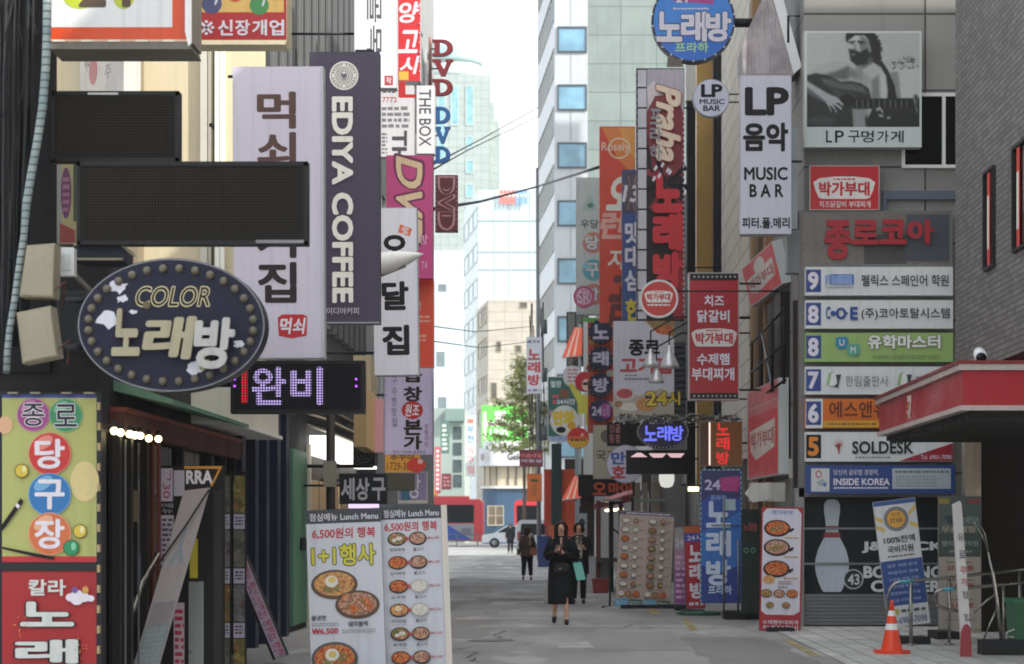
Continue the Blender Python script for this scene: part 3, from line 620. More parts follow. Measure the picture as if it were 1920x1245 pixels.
# orange framed sign, top left
s = fs("framed_sign", "large white sign in an orange frame with cut-off yellow-green circles on it", "sign", 19, 92, -120, 360, 78, .5, M('#8f8b82', .5, .25), M('#c4471f', .4), 0)
s.r(96, -114, 323, 51, M('#ccd0d2', .4, .08), 'panel'); s.r(96, 74, 352, 78, M('#d4b49a', .5, .4), 'edge_strip')
for cx, rx in ((150, 32), (232, 20)): s.e(cx, -8, rx, 25, M('#a9b82f', .4))
s.t("24", 150, -60, 250, 11, M('#4b3a2e', .5), 2)
for x in (100, 152, 203, 255, 306): s.r(x, 75, x + 22, 78.5, M('#d9d2c2', .5), 'clip', th=.01)
s.p([(348, -120), (360, -120), (360, 82), (354, 88), (348, 60)], M('#dfe3e3', .4, .2), 'side_trim', th=.03)
s.part('underside').prism([s.P(92, 78, 0), s.P(354, 78, 0), s.P(360, 92, 0), s.P(92, 92, 0)], (0, .5, 0), M('#6d6a62', .6, .3)); bl(s, 40); s.done()
# yellow and red sign
s = fs("shop_sign", "yellow and red sign with round balloons and white opening notice, beside the orange frame", "sign", 21, 364, -90, 538, 76, .35, M('#cbbf9e', .5, .2), M('#b4262b', .4), 1)
s.r(366, -88, 532, 23, M('#dcb765', .4, .1), 'panel')
for cx, cy, r, h in ((397, 7, 19, '#43466f'), (486, 10, 18, '#3f8a4a'), (441, -10, 14, '#c4552f'), (520, -12, 12, '#8c4a86')): s.e(cx, cy, r, r, M(h, .3)); s.e(cx + r * .45, cy - r * .25, r * .12, r * .4, M('#c9cbd6', .3), tilt=.3)
s.t("※", 372, 38, 402, 66, SW, 0)
for i, ch in enumerate("신장개업"): s.t(ch, 410 + i * 32, 38, 436 + i * 32, 66, SW, 2)
s.part('ledge').prism([s.P(364, 76, .02), s.P(538, 76, .02), s.P(536, 86, .06), s.P(364, 86, .06)], (0, .3, 0), M('#d8cdaa', .5, .15)); bl(s, 20, 366); s.done()
# signs partly hidden behind the black panels
s = q3("wall_sign", "dirty white angled sign with a faded pink oval above the smaller black display", "sign", at(150, 92, 26), at(232, 60, 24.5), at(150, 205, 26), (150, 92, 232, 205), .2, M('#b9b7b2', .5, .3), M('#b7b5b4', .5, .3), 1)
s.e(176, 142, 8, 26, M('#a3646c', .5, .3)); s.t("하나", 160, 100, 170, 140, M('#6b6a70', .6), 1); s.t("주", 198, 140, 210, 165, M('#8a8c90', .6), 1); s.done()
s = fs("wall_sign", "pale narrow sign with a faded pink oval and red strip behind the longer black display", "sign", 20.5, 92, 300, 148, 458, .2, M('#a8a8a2', .5, .2), M('#b3b5ae', .5, .2), 1)
s.r(116, 302, 147, 457, M('#cbc48e', .5, .25), 'panel'); s.e(124, 362, 10, 48, M('#8a5a80', .5, .3)); s.scrawl(118, 330, 130, 400, 5, M('#c08aa8', .5)); s.p([(112, 418), (141, 432), (141, 455), (112, 455)], M('#b5605a', .5, .3)); s.r(138, 302, 143, 415, M('#4f6a55', .5)); s.done()
# two blank LED panels
for x0, y0, x1, y1, Y, lab in ((97, 171, 336, 303, 19.2, "blank black dot-matrix display, the smaller upper one of the two"), (144, 303, 577, 459, 18.4, "long blank black dot-matrix display hanging below the smaller one, above the oval sign")):
    s = fs("dot_display", lab, "display", Y, x0, y0, x1, y1, .14, M('#141516', .45, .2), None, 0, "blank dot-matrix displays")
    s.r(x0 + 9, y0 + 10, x1 - 9, y1 - 9, DOTS('#332f2a', '#0c0c0d', .0245), 'screen')
    for a in ((x0, y0, x1, y0 + 8), (x0, y1 - 7, x1, y1), (x0, y0, x0 + 7, y1), (x1 - 7, y0, x1, y1)): s.r(*a, M('#191a1b', .4, .2), 'bezel', th=.012)
    if x0 < 100: s.r(165, y0 + 3, 222, y0 + 7, M('#b9bcbc', .5, .5), 'sticker', th=.013)
    else: s.r(480, y1 - 9, 570, y1 - 3, M('#85868a', .5, .6), 'sticker', th=.013)
    bl(s, (y0 + y1) / 2); bl(s, y1 - 12); s.done()
# oval sign
s = fs("oval_sign", "dark navy oval karaoke sign ringed with dusty bulbs, peeling cream letters", "sign", 17.6, 145, 484, 497, 735, .24, M('#1d2030', .4, .2), M('#171a30', .5, .25), 3, None, oval(321, 609.5, 176, 125.5, 56))
s.ring(321, 609.5, 175, 124.5, 2.2, M('#7d7f86', .4, .4), 'rim', 56)
BUL = M('#5f5a4d', .4, .3)
for i in range(32): a = 2 * math.pi * i / 32 + .1; s.bulb(321 + 155 * math.cos(a), 609.5 + 106 * math.sin(a), 8.5, BUL)
CRM = M('#a59e84', .6, .3, k=1.0); PEEL = M('#c7cad4', .6, .25)
rn = random.Random(3)
for cx, cy, r in ((222, 537, 20), (200, 600, 22), (228, 560, 12), (368, 690, 20), (448, 645, 13), (250, 585, 8)):
    pts = [(cx + r * rn.uniform(.5, 1.1) * math.cos(i * .449), cy + r * .8 * rn.uniform(.4, 1.1) * math.sin(i * .449)) for i in range(14)]
    s.p(pts, PEEL, 'peeled_patch')
s.p([(372, 678), (392, 672), (396, 690), (376, 694)], M('#8f8a3c', .5, .3), 'peeled_patch')
s.t("COLOR", 256, 538, 396, 574, M('#c2b98f', .4), 3, sh=.25); s.t("COLOR", 256, 538, 396, 574, INK, 0, sh=.25)
s.t("노", 216, 584, 264, 664, CRM, 3, sh=.12, ext=.05, part='letter'); s.t("래", 278, 598, 362, 672, CRM, 3, sh=.12, ext=.05, part='letter'); s.t("방", 372, 602, 440, 690, M('#b5b6b4', .6, .25, k=1.0), 3, sh=.1, ext=.05, part='letter')
s.e(281, 575, 7, 7, M('#5d5236', .5), 'peeled_patch'); bl(s, 560, 150, .03); bl(s, 650, 150, .03); s.done()
# lit tube-like letters need weight: second layer is in the glyph itself
# tall sign case, lower left
s = fs("sign_case", "dark case holding a yellow panel of coloured balls above a red karaoke panel", "sign", 19, -20, 735, 190, 1272, .3, M('#22262c', .45, .25), None, 0)
s.r(4, 746, 181, 1050, M('#b9be72', .45, .1, k=.95), 'yellow_panel'); s.r(4, 740, 181, 746, M('#2c3f86', .4), 'yellow_panel'); s.r(4, 1043, 181, 1054, RED, 'yellow_panel')
s.r(4, 1071, 181, 1268, M('#a01f24', .45, .12), 'red_panel'); s.r(2, 1056, 183, 1070, M('#2a2b2d', .5), 'divider', th=.02); s.r(20, 1059, 110, 1066, M('#9a9a98', .5, .6), 'divider'); s.r(114, 1059, 156, 1066, M('#6f706e', .5, .6), 'divider')
s.e(159, 903, 27, 38, M('#d3c389', .45)); s.e(10, 797, 14, 17, M('#d7ab86', .45))
for cx, cy, r, h, h2, ch in ((63, 778, 31, '#9a3f82', '#c07fae', "종"), (124, 779, 31, '#2f8a5c', '#6fb592', "로"), (94, 851, 40, '#c02a28', '#dd8074', "당"), (94, 927, 40, '#1f6fb0', '#6fa8d4', "구"), (94, 1001, 40, '#c8683c', '#e0a583', "장")):
    s.e(cx, cy, r, r, M(h, .35)); s.e(cx - r * .3, cy - r * .52, r * .5, r * .28, M(h2, .35), tilt=-.6); s.ring(cx, cy, r, r, 1.4, M(h2, .35))
    q = r * .66
    if r < 35: s.t(ch, cx - q, cy - q, cx + q, cy + q, SW, 3); s.t(ch, cx - q, cy - q, cx + q, cy + q, M('#2a2f3a', .5), 1)
    else: s.t(ch, cx - q, cy - q, cx + q, cy + q, SW, 2)
for cx, cy, r, h in ((42, 883, 13, '#d3b73c'), (151, 996, 13, '#d3b73c'), (135, 1027, 15, '#1f8a58')): s.e(cx, cy, r, r, INK); s.e(cx, cy, r - 1.2, r - 1.2, M(h, .35)); s.e(cx + 4, cy - 3, r * .3, r * .5, M('#ece3a0' if r < 14 else '#7cc49c', .35))
s.p([(4, 985), (40, 934), (46, 940), (6, 996)], INK); s.p([(30, 948), (34, 943), (39, 949), (35, 954)], SW)
s.p([(6, 1025), (62, 1036), (103, 1044), (103, 1050), (60, 1042), (6, 1029)], INK)
LG = M('#c8cdca', .45)
s.t("칼라", 56, 1087, 124, 1116, LG, 2); s.t("노", 44, 1130, 136, 1172, LG, 3, out=INK, ow=4); s.t("래", 36, 1200, 142, 1242, LG, 3, out=INK, ow=4); s.t("방", 40, 1254, 140, 1267, LG, 2)
for dx, dy, r in ((0, 0, 9), (12, -5, 11), (26, 0, 10), (12, 4, 12), (38, 2, 7)): s.e(134 + dx, 1120 + dy, r, r * .85, SW)
s.e(142, 1106, 6, 6, M('#6a4f96', .4)); s.e(162, 1106, 6, 7, M('#c79a4a', .4))
rn = random.Random(5)
for i in range(26):
    cx, cy = (44, 1175) if i % 2 else (150, 1215); a = rn.uniform(0, 6.28); q = rn.uniform(4, 20); s.e(cx + q * math.cos(a), cy + q * math.sin(a), 1.2, 1.2, M('#d99a5c', .5), n=5)
for y in range(755, 1260, 38): s.r(185, y, 189, y + 14, M('#b7a37c', .5, .4), 'clip', th=.01)
for x in (18, 60, 118, 160): s.r(x, 736, x + 18, 739, M('#9c9682', .5, .4), 'clip', th=.01)
s.done()
# meat house sign
s = fs("vertical_sign", "big pale lilac vertical sign with brown and black letters and a red stamp", "sign", 24, 436, 125, 606, 672, .2, M('#b9b8bc', .4, .15), M('#c8c3d0', .4, .06), 1, tilt=-.004)
K1, K2 = M('#553a33', .5), M('#302728', .5)
for ch, y0, y1, mt in (("먹", 174, 240, K1), ("쇠", 250, 316, K1), ("고", 332, 396, K2), ("기", 412, 482, K2), ("집", 494, 566, K2)): s.t(ch, 484, y0, 552, y1, mt, 2)
s.p([(519, 596), (528, 590), (566, 590), (574, 594), (573, 630), (560, 632), (545, 635), (521, 630)], RED, 'stamp'); s.t("먹쇠", 524, 597, 569, 626, SW, 2, sh=.15, part='stamp')
s.r(600, 126, 606, 671, M('#b9b8c0', .4), 'edge_trim', th=.01); bl(s, 400); bl(s, 600); s.done()
# coffee sign
s = fs("vertical_sign", "dark purple coffee sign with cream capitals reading downwards under a round crest", "sign", 26, 580, 97, 711, 607, .22, M('#3c3844', .45), M('#463d52', .45, .06, k=.95), 1, tilt=-.002)
CR = M('#e4ddd2', .45, .05)
s.e(645, 142, 27, 27, CR, 'crest')
for r, w in ((24, 1), (16, 1.2), (12.5, 1.2), (9, 1.2)): s.ring(645, 142, r, r, w, M('#6a6070', .45), 'crest')
for i in range(24):
    a = i * .2618; s.p([(645 + 18.5 * math.cos(a - .07), 142 + 18.5 * math.sin(a - .07)), (645 + 22 * math.cos(a - .07), 142 + 22 * math.sin(a - .07)), (645 + 22 * math.cos(a + .05), 142 + 22 * math.sin(a + .05)), (645 + 18.5 * math.cos(a + .05), 142 + 18.5 * math.sin(a + .05))], M('#8a8088', .5), 'crest') if i % 6 else None
s.p([(641, 137), (645, 140), (649, 137), (651, 142), (645, 149), (639, 142)], M('#6a6070', .45), 'crest')
s.t("EDIYA COFFEE", 624, 184, 660, 566, CR, 3, rot=1); s.t("이디야커피", 612, 577, 672, 590, M('#b9b2b8', .5), 1); s.r(580, 604, 711, 607, M('#8d8a90', .4), 'edge_trim', th=.01); bl(s, 140, 582); s.done()
# red / violet LED ticker
s = fs("ticker_display", "black LED ticker showing lit violet letters and a red character, below the lavender sign", "display", 22.6, 432, 676, 683, 775, .2, M('#17171a', .4, .2), None, 0)
s.r(438, 682, 677, 768, DOTS('#26252c', '#0e0e12', .0283), 'screen')
s.t("1", 453, 690, 463, 755, DOTS('#b02430', '#200808', .0283, .55), 1); s.t("완", 473, 690, 534, 757, DOTS('#a694cc', '#16131f', .0283, .5), 2); s.t("비", 547, 690, 603, 757, DOTS('#a694cc', '#16131f', .0283, .5), 2)
for x, y in ((440, 711), (440, 724), (668, 711), (668, 724)): s.e(x, y, 2.5, 2.5, LIT('#9a48d8', .9), 'marker_light', 8)
bl(s, 720, r=.03); s.done()
# tall white sign over the coffee sign
s = fs("vertical_sign", "tall white sign with thin grey sideways letters and a red seal", "sign", 33, 664, -140, 744, 165, .25, M('#b9bcc4', .4), M('#d3d6de', .4, .05), 1)
TH = M('#4a4b50', .5); s.t("작은골목", 688, -140, 716, 104, TH, 1, rot=1); s.r(721, 142, 737, 160, M('#a83a40', .5), 'seal'); s.t("작", 724, 145, 734, 157, SW, 1, part='seal'); s.t("장", 690, -20, 716, 2, TH, 1) if 0 else None; bl(s, 60); s.done()
s = fs("flag_sign", "small dark flat bracket box on top of the purple coffee sign", "bracket box", 26.5, 666, 93, 700, 101, .3, BLACK); s.done()
# red sign
s = fs("vertical_sign", "red vertical sign with white handwritten letters next to the tall white sign", "sign", 36, 745, -110, 788, 152, .22, M('#b8bac0', .4), M('#c92f35', .4, .08), 0)
s.t("양", 748, 4, 784, 42, SW, 2, sh=.2); s.t("고", 750, 58, 784, 98, SW, 2, sh=.2); s.t("시", 752, 106, 782, 138, SW, 2, sh=.2); s.r(748, 134, 766, 150, M('#d9b24a', .4), 'graphic'); s.t("L", 750, 155, 780, 182, RED, 3)
for i in range(14): s.bulb(786.5, -100 + i * 18, 1.4, M('#d8d0d0', .4))
s.done()
s = fs("notice_sign", "white sign with dense small grey print and a red number above sideways letters", "sign", 37, 713, 160, 776, 294, .2, M('#c4c6cc', .4), M('#d6d8de', .4, .05), 1)
s.scrawl(717, 168, 742, 176, 1, TH); s.t("7772", 717, 182, 744, 192, M('#b0444c', .5), 1); s.scrawl(716, 198, 768, 242, 4, M('#7d7f86', .5)); s.t("THE", 736, 246, 762, 330, TH, 2, rot=1); s.scrawl(716, 248, 726, 290, 6, M('#7d7f86', .5)); s.done()
s = fs("vertical_sign", "narrow white sign with thin capitals turned sideways beside the dense print sign", "sign", 35.6, 781, 160, 815, 288, .2, M('#c2c4ca', .4), M('#d9dbe0', .4, .05), 1)
s.t("THE BOX", 786, 168, 808, 274, TH, 1, rot=1); s.done()
# free-standing DVD letters
for y0, h, h2, lab in ((74, '#b03a40', '#7a2a2e', "red free-standing serif letters spelling a disc format, upper set"), (200, '#3f7fc8', '#2a5a96', "blue free-standing letters spelling a disc format, below the red set")):
    s = fs("letter_sign", lab, "sign", 46, 808, y0, 852, y0 + 108, .2, None, None, 0, "stacked disc letters on a post")
    mt = M(h, .4)
    for i, ch in enumerate("DVD"): s.serif(ch, 811 if y0 < 100 else 814, y0 + 2 + i * 37, 850 if y0 < 100 else 845, y0 + 33 + i * 37, mt)
    s.part('mast').tube([s.P(806, y0 - 6, -.1), s.P(806, y0 + 112, -.1)], .035, M('#9a7068', .5), 6)
    for i in range(3): s.part('mast').tube([s.P(806, y0 + 16 + i * 37, -.1), s.P(822, y0 + 16 + i * 37, -.1)], .02, STEEL, 5)
    s.done()
s = fs("neon_sign", "dark red unlit neon letter sign jutting out past the pink sign", "sign", 41, 816, 328, 858, 434, .2, M('#7a3a40', .4, .3), M('#6f343a', .4, .25), 2)
PK = M('#c79aa0', .4)
s.t("DVD", 822, 332, 852, 430, PK, 3, rot=1); s.t("DVD", 825, 334, 849, 428, M('#7a2c34', .4), 1, rot=1)
for i in range(12): s.bulb(818, 333 + i * 8.7, 1.3, PK); s.bulb(856, 333 + i * 8.7, 1.3, PK)
s.done()
# pink sign
s = fs("vertical_sign", "bright pink vertical sign with cream outlined slanted capitals turned sideways", "sign", 34, 724, 291, 811, 522, .22, M('#b0487a', .4), M('#bd3f80', .4, .06), 0)
CD = M('#dcc3a0', .4); s.t("DVD", 742, 299, 792, 460, M('#6f2350', .5), 4, rot=1, sh=.25); s.t("DVD", 744, 301, 790, 458, CD, 2, rot=1, sh=.25)
s.t("방", 786, 440, 802, 458, M('#d9a6c0', .5), 1); s.t("74", 790, 490, 801, 506, M('#d9a6c0', .5), 0); s.done()
s = fs("vertical_sign", "plain orange-red sign below the pink one", "sign", 34.4, 780, 525, 813, 689, .22, M('#c9c0ba', .4), M('#d2472e', .4, .06), 0)
s.scrawl(785, 590, 808, 606, 2, M('#e2a090', .5)); s.scrawl(783, 626, 802, 642, 2, M('#e2a090', .5)); s.t("가", 783, 565, 790, 582, SW, 0); s.done()
# white chicken house sign
s = fs("vertical_sign", "white vertical sign with black handwritten letters and a small orange stamp", "sign", 29.5, 698, 390, 781, 704, .3, M('#b9bcc2', .4), M('#d5d5dd', .4, .05), 1, tilt=-.012)
for ch, y0, y1 in (("오", 443, 482), ("달", 530, 580), ("집", 612, 664)): s.t(ch, 716, y0, 762, y1, INK, 3)
s.p([(750, 421), (772, 430), (767, 444), (746, 436)], M('#d4693c', .45), 'stamp'); s.t("숯", 752, 425, 766, 440, SW, 1, part='stamp'); bl(s, 430); bl(s, 660); s.done()
# tapered white lamp head
t = thing("street_lamp", "white tapered lamp head sticking out across the white chicken-house vertical sign", "street lamp", at(712, 500, 28))
m = MB(); a = at(708, 497, 28); q = at(794, 476, 28); n_ = 10
m.tube([a, a.lerp(q, .12), a.lerp(q, .35), a.lerp(q, .65), a.lerp(q, .9), q], [.13, .15, .135, .085, .03, .006], M('#dcdad4', .3, .1), 14); m.build("lamp_head", t)
m = MB(); m.tube([at(712, 513, 28), at(760, 497, 27.98)], [.05, .03], M('#8d8b86', .4, .2), 8); m.build("lens", t); m = MB(); m.tube([a, (-4.42, 29, 4.9)], .035, STEEL, 6); m.build("arm", t)
# lavender intestine restaurant sign
s = fs("vertical_sign", "lavender vertical sign with brush letters, red disc and dotted light borders", "sign", 37, 721, 640, 811, 853, .25, M('#a9a2c0', .4), M('#c3bbdc', .4, .06), 1)
for ch, y0, y1 in (("곱", 692, 716), ("창", 726, 752), ("본", 788, 815), ("가", 818, 842)): s.t(ch, 758, y0, 790, y1, K2, 3)
s.e(773, 769, 20, 17, RED); s.t("원조", 760, 758, 786, 780, SW, 2, sh=.2); s.vt("구수한맛집", 735, 706, 744, 800, M('#5f5872', .5), 0); s.vt("전통의맛", 796, 795, 803, 838, M('#6f4f6a', .5), 0); s.t("02-734-3392", 737, 845, 798, 850, M('#5f5872', .5), 0)
for i in range(24): s.bulb(724, 645 + i * 8.8, 1.1, M(['#8a7fd0', '#d0c060', '#c070a0'][i % 3], .4)); s.bulb(808, 645 + i * 8.8, 1.1, M(['#8a7fd0', '#d0c060', '#c070a0'][(i + 1) % 3], .4))
bl(s, 740); s.done()
s = fs("phone_sign", "small orange sign with a phone number and red balloon under the lavender sign", "sign", 36.2, 722, 853, 788, 886, .2, M('#b98a3a', .4), M('#d59a3c', .4, .1), 0)
s.t("주꾸미", 732, 852.5, 776, 863, M('#4f3312', .5), 2); s.t("1729-3885", 726, 867, 782, 881, M('#7a4a1c', .5), 1); s.e(781, 872, 17, 14, M('#cf3a30', .4)); s.e(788, 865, 5, 5, M('#eab8b0', .4)); s.done()
s = fs("shop_sign", "black sign with pale grey letters between the dark canopy and the lunch menu boards", "sign", 33, 636, 888, 724, 945, .3, M('#20252b', .45), M('#22282e', .45, .15), 1)
for ch, x0 in (("세", 640), ("상", 668), ("구", 698)): s.t(ch, x0, 897, x0 + 24, 937, M('#b3b1b8', .5), 2)
bl(s, 910); s.done()
s = fs("light_strip", "slim lilac lit sign strip under the black sign", "sign", 32.8, 652, 944, 712, 954, .15, M('#3a3a40', .5), LIT('#c7b4dc', .6), 1); s.done()
s = fs("blank_sign", "blank dark olive sign box between the black lettered sign and lilac panel", "sign", 35.5, 724, 888, 776, 920, .2, M('#47453c', .6), M('#4d4b42', .6, .15), 1); bl(s, 900); s.done()
s = fs("corner_sign", "blue and lilac panel with a white letter partly hidden behind the olive box", "sign", 37.5, 746, 884, 802, 944, .2, M('#b9b6b0', .5), M('#8f86ac', .5, .15), 2)
s.r(752, 918, 770, 938, M('#3f7390', .5)); s.t("방", 766, 890, 788, 934, SW, 1); s.r(746, 938, 800, 944, M('#c9c6c0', .5), 'trim'); s.done()
s = q3("vertical_sign", "tan box sign with a pink edge seen end-on beside the lavender sign", "sign", at(687, 728, 33), at(706, 742, 33.6), at(687, 838, 33), (687, 728, 706, 838), .2, M('#b49a70', .5), M('#bfa378', .5, .15), 0)
s.r(703, 736, 706, 838, M('#d9a3ae', .5), 'trim', th=.12); s.done()
# dark canopy and air conditioners above the black sign
t = thing("air_conditioner", "dark outdoor cooling unit on a bracket above the black sign", "air conditioner", at(680, 850, 33.6))
m = MB(); p, q = at(662, 826, 33.6), at(702, 872, 33.6); m.box(p.x, q.x, 33.6, 34.2, q.z, p.z, M('#2f3132', .5, .25)); m.build("case", t)
m = MB(); c = at(680, 850, 33.57); 
for r in (.05, .1, .15): m.tube([c + Ve((r * math.cos(i * .524), 0, r * math.sin(i * .524))) for i in range(13)], .006, STEEL, 4)
m.build("fan_guard", t); m = MB(); m.tube([at(662, 874, 33.8), (-4.42, 33.8, at(0, 874, 33.8).z)], .03, DARK, 5); m.tube([at(700, 874, 33.8), at(662, 874, 33.8)], .03, DARK, 5); m.build("bracket", t)
# dark street post in front of the finned building
t = thing("utility_post", "slim dark steel post standing in front of the beige wood-panelled shop", "post", (at(620, 0, 33).x, 33, 0))
m = MB(); x = at(620, 0, 33).x; m.tube([(x, 33, 0), (x, 33, zpy(772, 33))], .07, M('#2c2826', .5, .25), 10); m.build("shaft", t)
m = MB(); m.tube([(x, 33, .002), (x, 33, .12)], .13, DARK, 10); m.build("base", t); m = MB(); m.box(x - .1, x + .1, 32.88, 32.93, 2.2, 2.6, M('#8d877a', .5, .3)); m.build("notice_plate", t)
# ---------------------------------------------------------------- pole, cables, boxes at the far left
t = thing("utility_pole", "dark utility pole wrapped in masses of black cables and a taped pale conduit", "utility pole", (-5.05, 19.75, 0))
m = MB(); m.tube([(-5.05, 19.75, 0), (-5.08, 19.75, 9.8)], [.17, .14], M('#26282b', .7, .3), 14); m.build("shaft", t)
m = MB(); m.box(-5.6, -4.72, 19.35, 19.6, 2.95, 9.8, M('#101114', .7, .3)); m.build("cable_trunking", t)  # black backing added to darken the bright gaps between the cables
rn = random.Random(11); Bk = [M('#15171a', .45, .2), M('#1f2225', .5, .2), M('#2a2c30', .5, .3), M('#3a2322', .5, .2)]
for i in range(26):
    x = -4.99 + i * .0165 + rn.uniform(-.02, .02); pts = []; y = 18.38 + rn.uniform(-.1, .12); z = 9.4; dx = 0
    while z > (2.8 if i % 3 else 2.95): pts.append((min(-4.52, x + dx), y, z)); z -= .45; dx += rn.uniform(-.022, .012)
    m = MB(); m.tube(pts, rn.choice((.012, .016, .022, .028)), Bk[i % 4 if i % 7 == 0 else i % 3], 6); m.build("cable", t)
for i in range(10):
    p = Ve((rn.uniform(-5.0, -4.6), 18.2, rn.uniform(3.4, 7))); m = MB(); e = p + Ve((rn.uniform(-.3, .28), rn.uniform(-.1, .1), rn.uniform(-.5, .5)))
    m.tube([p, p.lerp(e, .5) + Ve((0, 0, -rn.uniform(.1, .3))), e], .007, Bk[rn.choice((0, 0, 2))], 5); m.build("loose_wire", t)
m = MB(); m.tube([at(x, y, 18.1) for x, y in ((89, -40), (88, 60), (86, 125), (80, 200), (70, 265), (58, 330), (50, 380), (45, 440), (36, 500), (28, 560), (18, 620), (14, 660), (12, 700))], [.037] * 4 + [.036] * 3 + [.03] * 6, BRICK('#8f9a9c', '#74878a', '#3f4a4c', 3, .065, .008, 'xz', .5, .3), 10); m.build("conduit", t)
m = MB(); m.box(-5.02, -4.9, 18.3, 18.4, 4.6, 4.75, M('#7fa3a6', .5, .2)); m.build("clamp", t)
for pts, lab in (([(50, 460), (103, 456), (100, 558), (36, 556)], "beige weathered meter box strapped to the cables, upper of two"), ([(31, 586), (95, 573), (108, 668), (42, 682)], "beige weathered meter box hanging crooked, lower of two")):
    t = thing("meter_box", lab, "meter box", at(pts[3][0], pts[3][1], 18.2), "beige meter boxes by the pole"); m = MB(); m.prism([at(x, y, 17.9) for x, y in pts], (0, .22, 0), M('#8f8a76', .6, .3)); m.build("case", t)
    m = MB(); cx = sum(p[0] for p in pts) / 4; cy = sum(p[1] for p in pts) / 4; m.prism([at(cx + (x - cx) * .93, cy + (y - cy) * .93, 17.885) for x, y in pts], (0, .014, 0), M('#958f7c', .6, .3)); m.build("lid", t)
    m = MB(); m.tube([at(pts[2][0] - 4, pts[2][1] - 10, 17.95), at(pts[2][0] + 22, pts[2][1] - 30, 18.0), at(pts[2][0] + 18, pts[2][1] + 14, 18.1)], .008, M('#6a3a34', .5), 5); m.build("wire", t)
t = thing("junction_box", "small white junction box next to the upper beige meter box", "junction box", at(124, 517, 18.3)); m = MB(); p, q = at(111, 465, 18.2), at(139, 517, 18.2); m.box(p.x, q.x, 18.2, 18.3, q.z, p.z, M('#c2c8c8', .5, .2)); m.build("case", t); m = MB(); m.box(p.x + .03, q.x - .03, 18.19, 18.199, q.z + .05, p.z - .05, M('#b4bcbd', .5, .2)); m.build("cover", t)
t = thing("sign_bracket", "dark steel bracket box with pale edging behind the oval sign", "bracket", at(200, 480, 18.6))
m = MB(); p, q = at(138, 462, 18.5), at(232, 490, 18.5); m.box(p.x, q.x, 18.5, 18.9, q.z, p.z, M('#232739', .5, .3)); m.build("case", t)
m = MB(); m.tube([at(138, 459, 18.48), at(228, 459, 18.48), at(252, 480, 18.48)], .012, M('#a49a84', .5, .4), 5); m.tube([at(138, 486, 18.48), at(230, 486, 18.48)], .012, M('#a49a84', .5, .4), 5); m.tube([at(140, 515, 18.5), at(185, 560, 18.5)], .025, M('#55514a', .5, .3), 5); m.build("edging", t)
t = thing("control_cabinet", "dark grey steel cabinet behind the beige meter boxes and oval sign", "cabinet", at(140, 645, 18.9)); m = MB(); p, q = at(106, 545, 18.9), at(175, 648, 18.9); m.box(p.x, q.x, 18.9, 19.3, q.z, p.z, M('#33383b', .5, .25)); m.build("case", t); m = MB(); p, q = at(112, 552, 18.88), at(168, 640, 18.88); m.box(p.x, q.x, 18.88, 18.899, q.z, p.z, M('#2b3033', .5, .25)); m.build("door", t)
# ================================================================ signs on the right side
def br(s, py, px=None, r=.02, X=None):
    a = s.P(s.x1 if px is None else px, py); Y = a.y
    X = X or (3.6 if Y < 50 else 3.5 if Y < 65 else 2.5 if Y < 84 else 1.0)
    if a.x < X: s.bars((s.x1 if px is None else px) - 1, py, (X - a.x, 0, 0), DARK, r)
def label_badge(s, cx, cy, w, h, txt, tc, bc):          # bowl-shaped white badge with red letters
    s.p([(cx - w, cy - h * .5), (cx - w * .8, cy - h * .85), (cx - w * .3, cy - h), (cx + w * .3, cy - h), (cx + w * .8, cy - h * .85), (cx + w, cy - h * .5), (cx + w * .93, cy + h * .25), (cx + w * .82, cy + h * .9), (cx + w * .7, cy + h), (cx - w * .7, cy + h), (cx - w * .82, cy + h * .9), (cx - w * .93, cy + h * .25)], bc, 'badge')
    s.t(txt, cx - w * .8, cy - h * .5, cx + w * .8, cy + h * .68, tc, 3, part='badge'); s.scrawl(cx - w * .35, cy - h * .9, cx + w * .35, cy - h * .62, 1, tc, 'badge')
# round karaoke sign
s = fs("round_sign", "big round blue karaoke sign ringed with bulbs at the top", "sign", 41, 1221, -42, 1379, 117, .25, M('#2a3350', .4), M('#3d86d8', .35, .06), 4, None, oval(1300, 38, 78.5, 79, 48))
s.p([(1300 + 74 * math.cos(a), 38 + 74 * math.sin(a)) for a in [.35 + i * .12 for i in range(21)]], M('#2f6fca', .35, .05), 'panel')
s.p([(1268, -20), (1336, -20), (1338, 8), (1262, 2)], M('#b03a8a', .4)); s.t("24", 1268, -14, 1290, 4, SW, 2)
for i, ch in enumerate("노래방"): s.t(ch, 1233 + i * 46, 24, 1277 + i * 46, 76, SW, 3, out=M('#1d2f66', .4), ow=4)
s.t("프라하", 1266, 80, 1328, 98, M('#a8d8a0', .4), 2); s.scrawl(1262, 14, 1330, 19, 1, SW)
for i in range(44): a = i * .1428; s.bulb(1300 + 77 * math.cos(a), 38 + 77 * math.sin(a), 2.0, M('#d8d8d2', .3) if i % 2 else M('#3a3a4a', .3))
br(s, 40, 1376, .09); s.p([(1252, 104), (1276, 110), (1282, 126), (1250, 126)], M('#6a6258', .5), 'bracket'); s.done()
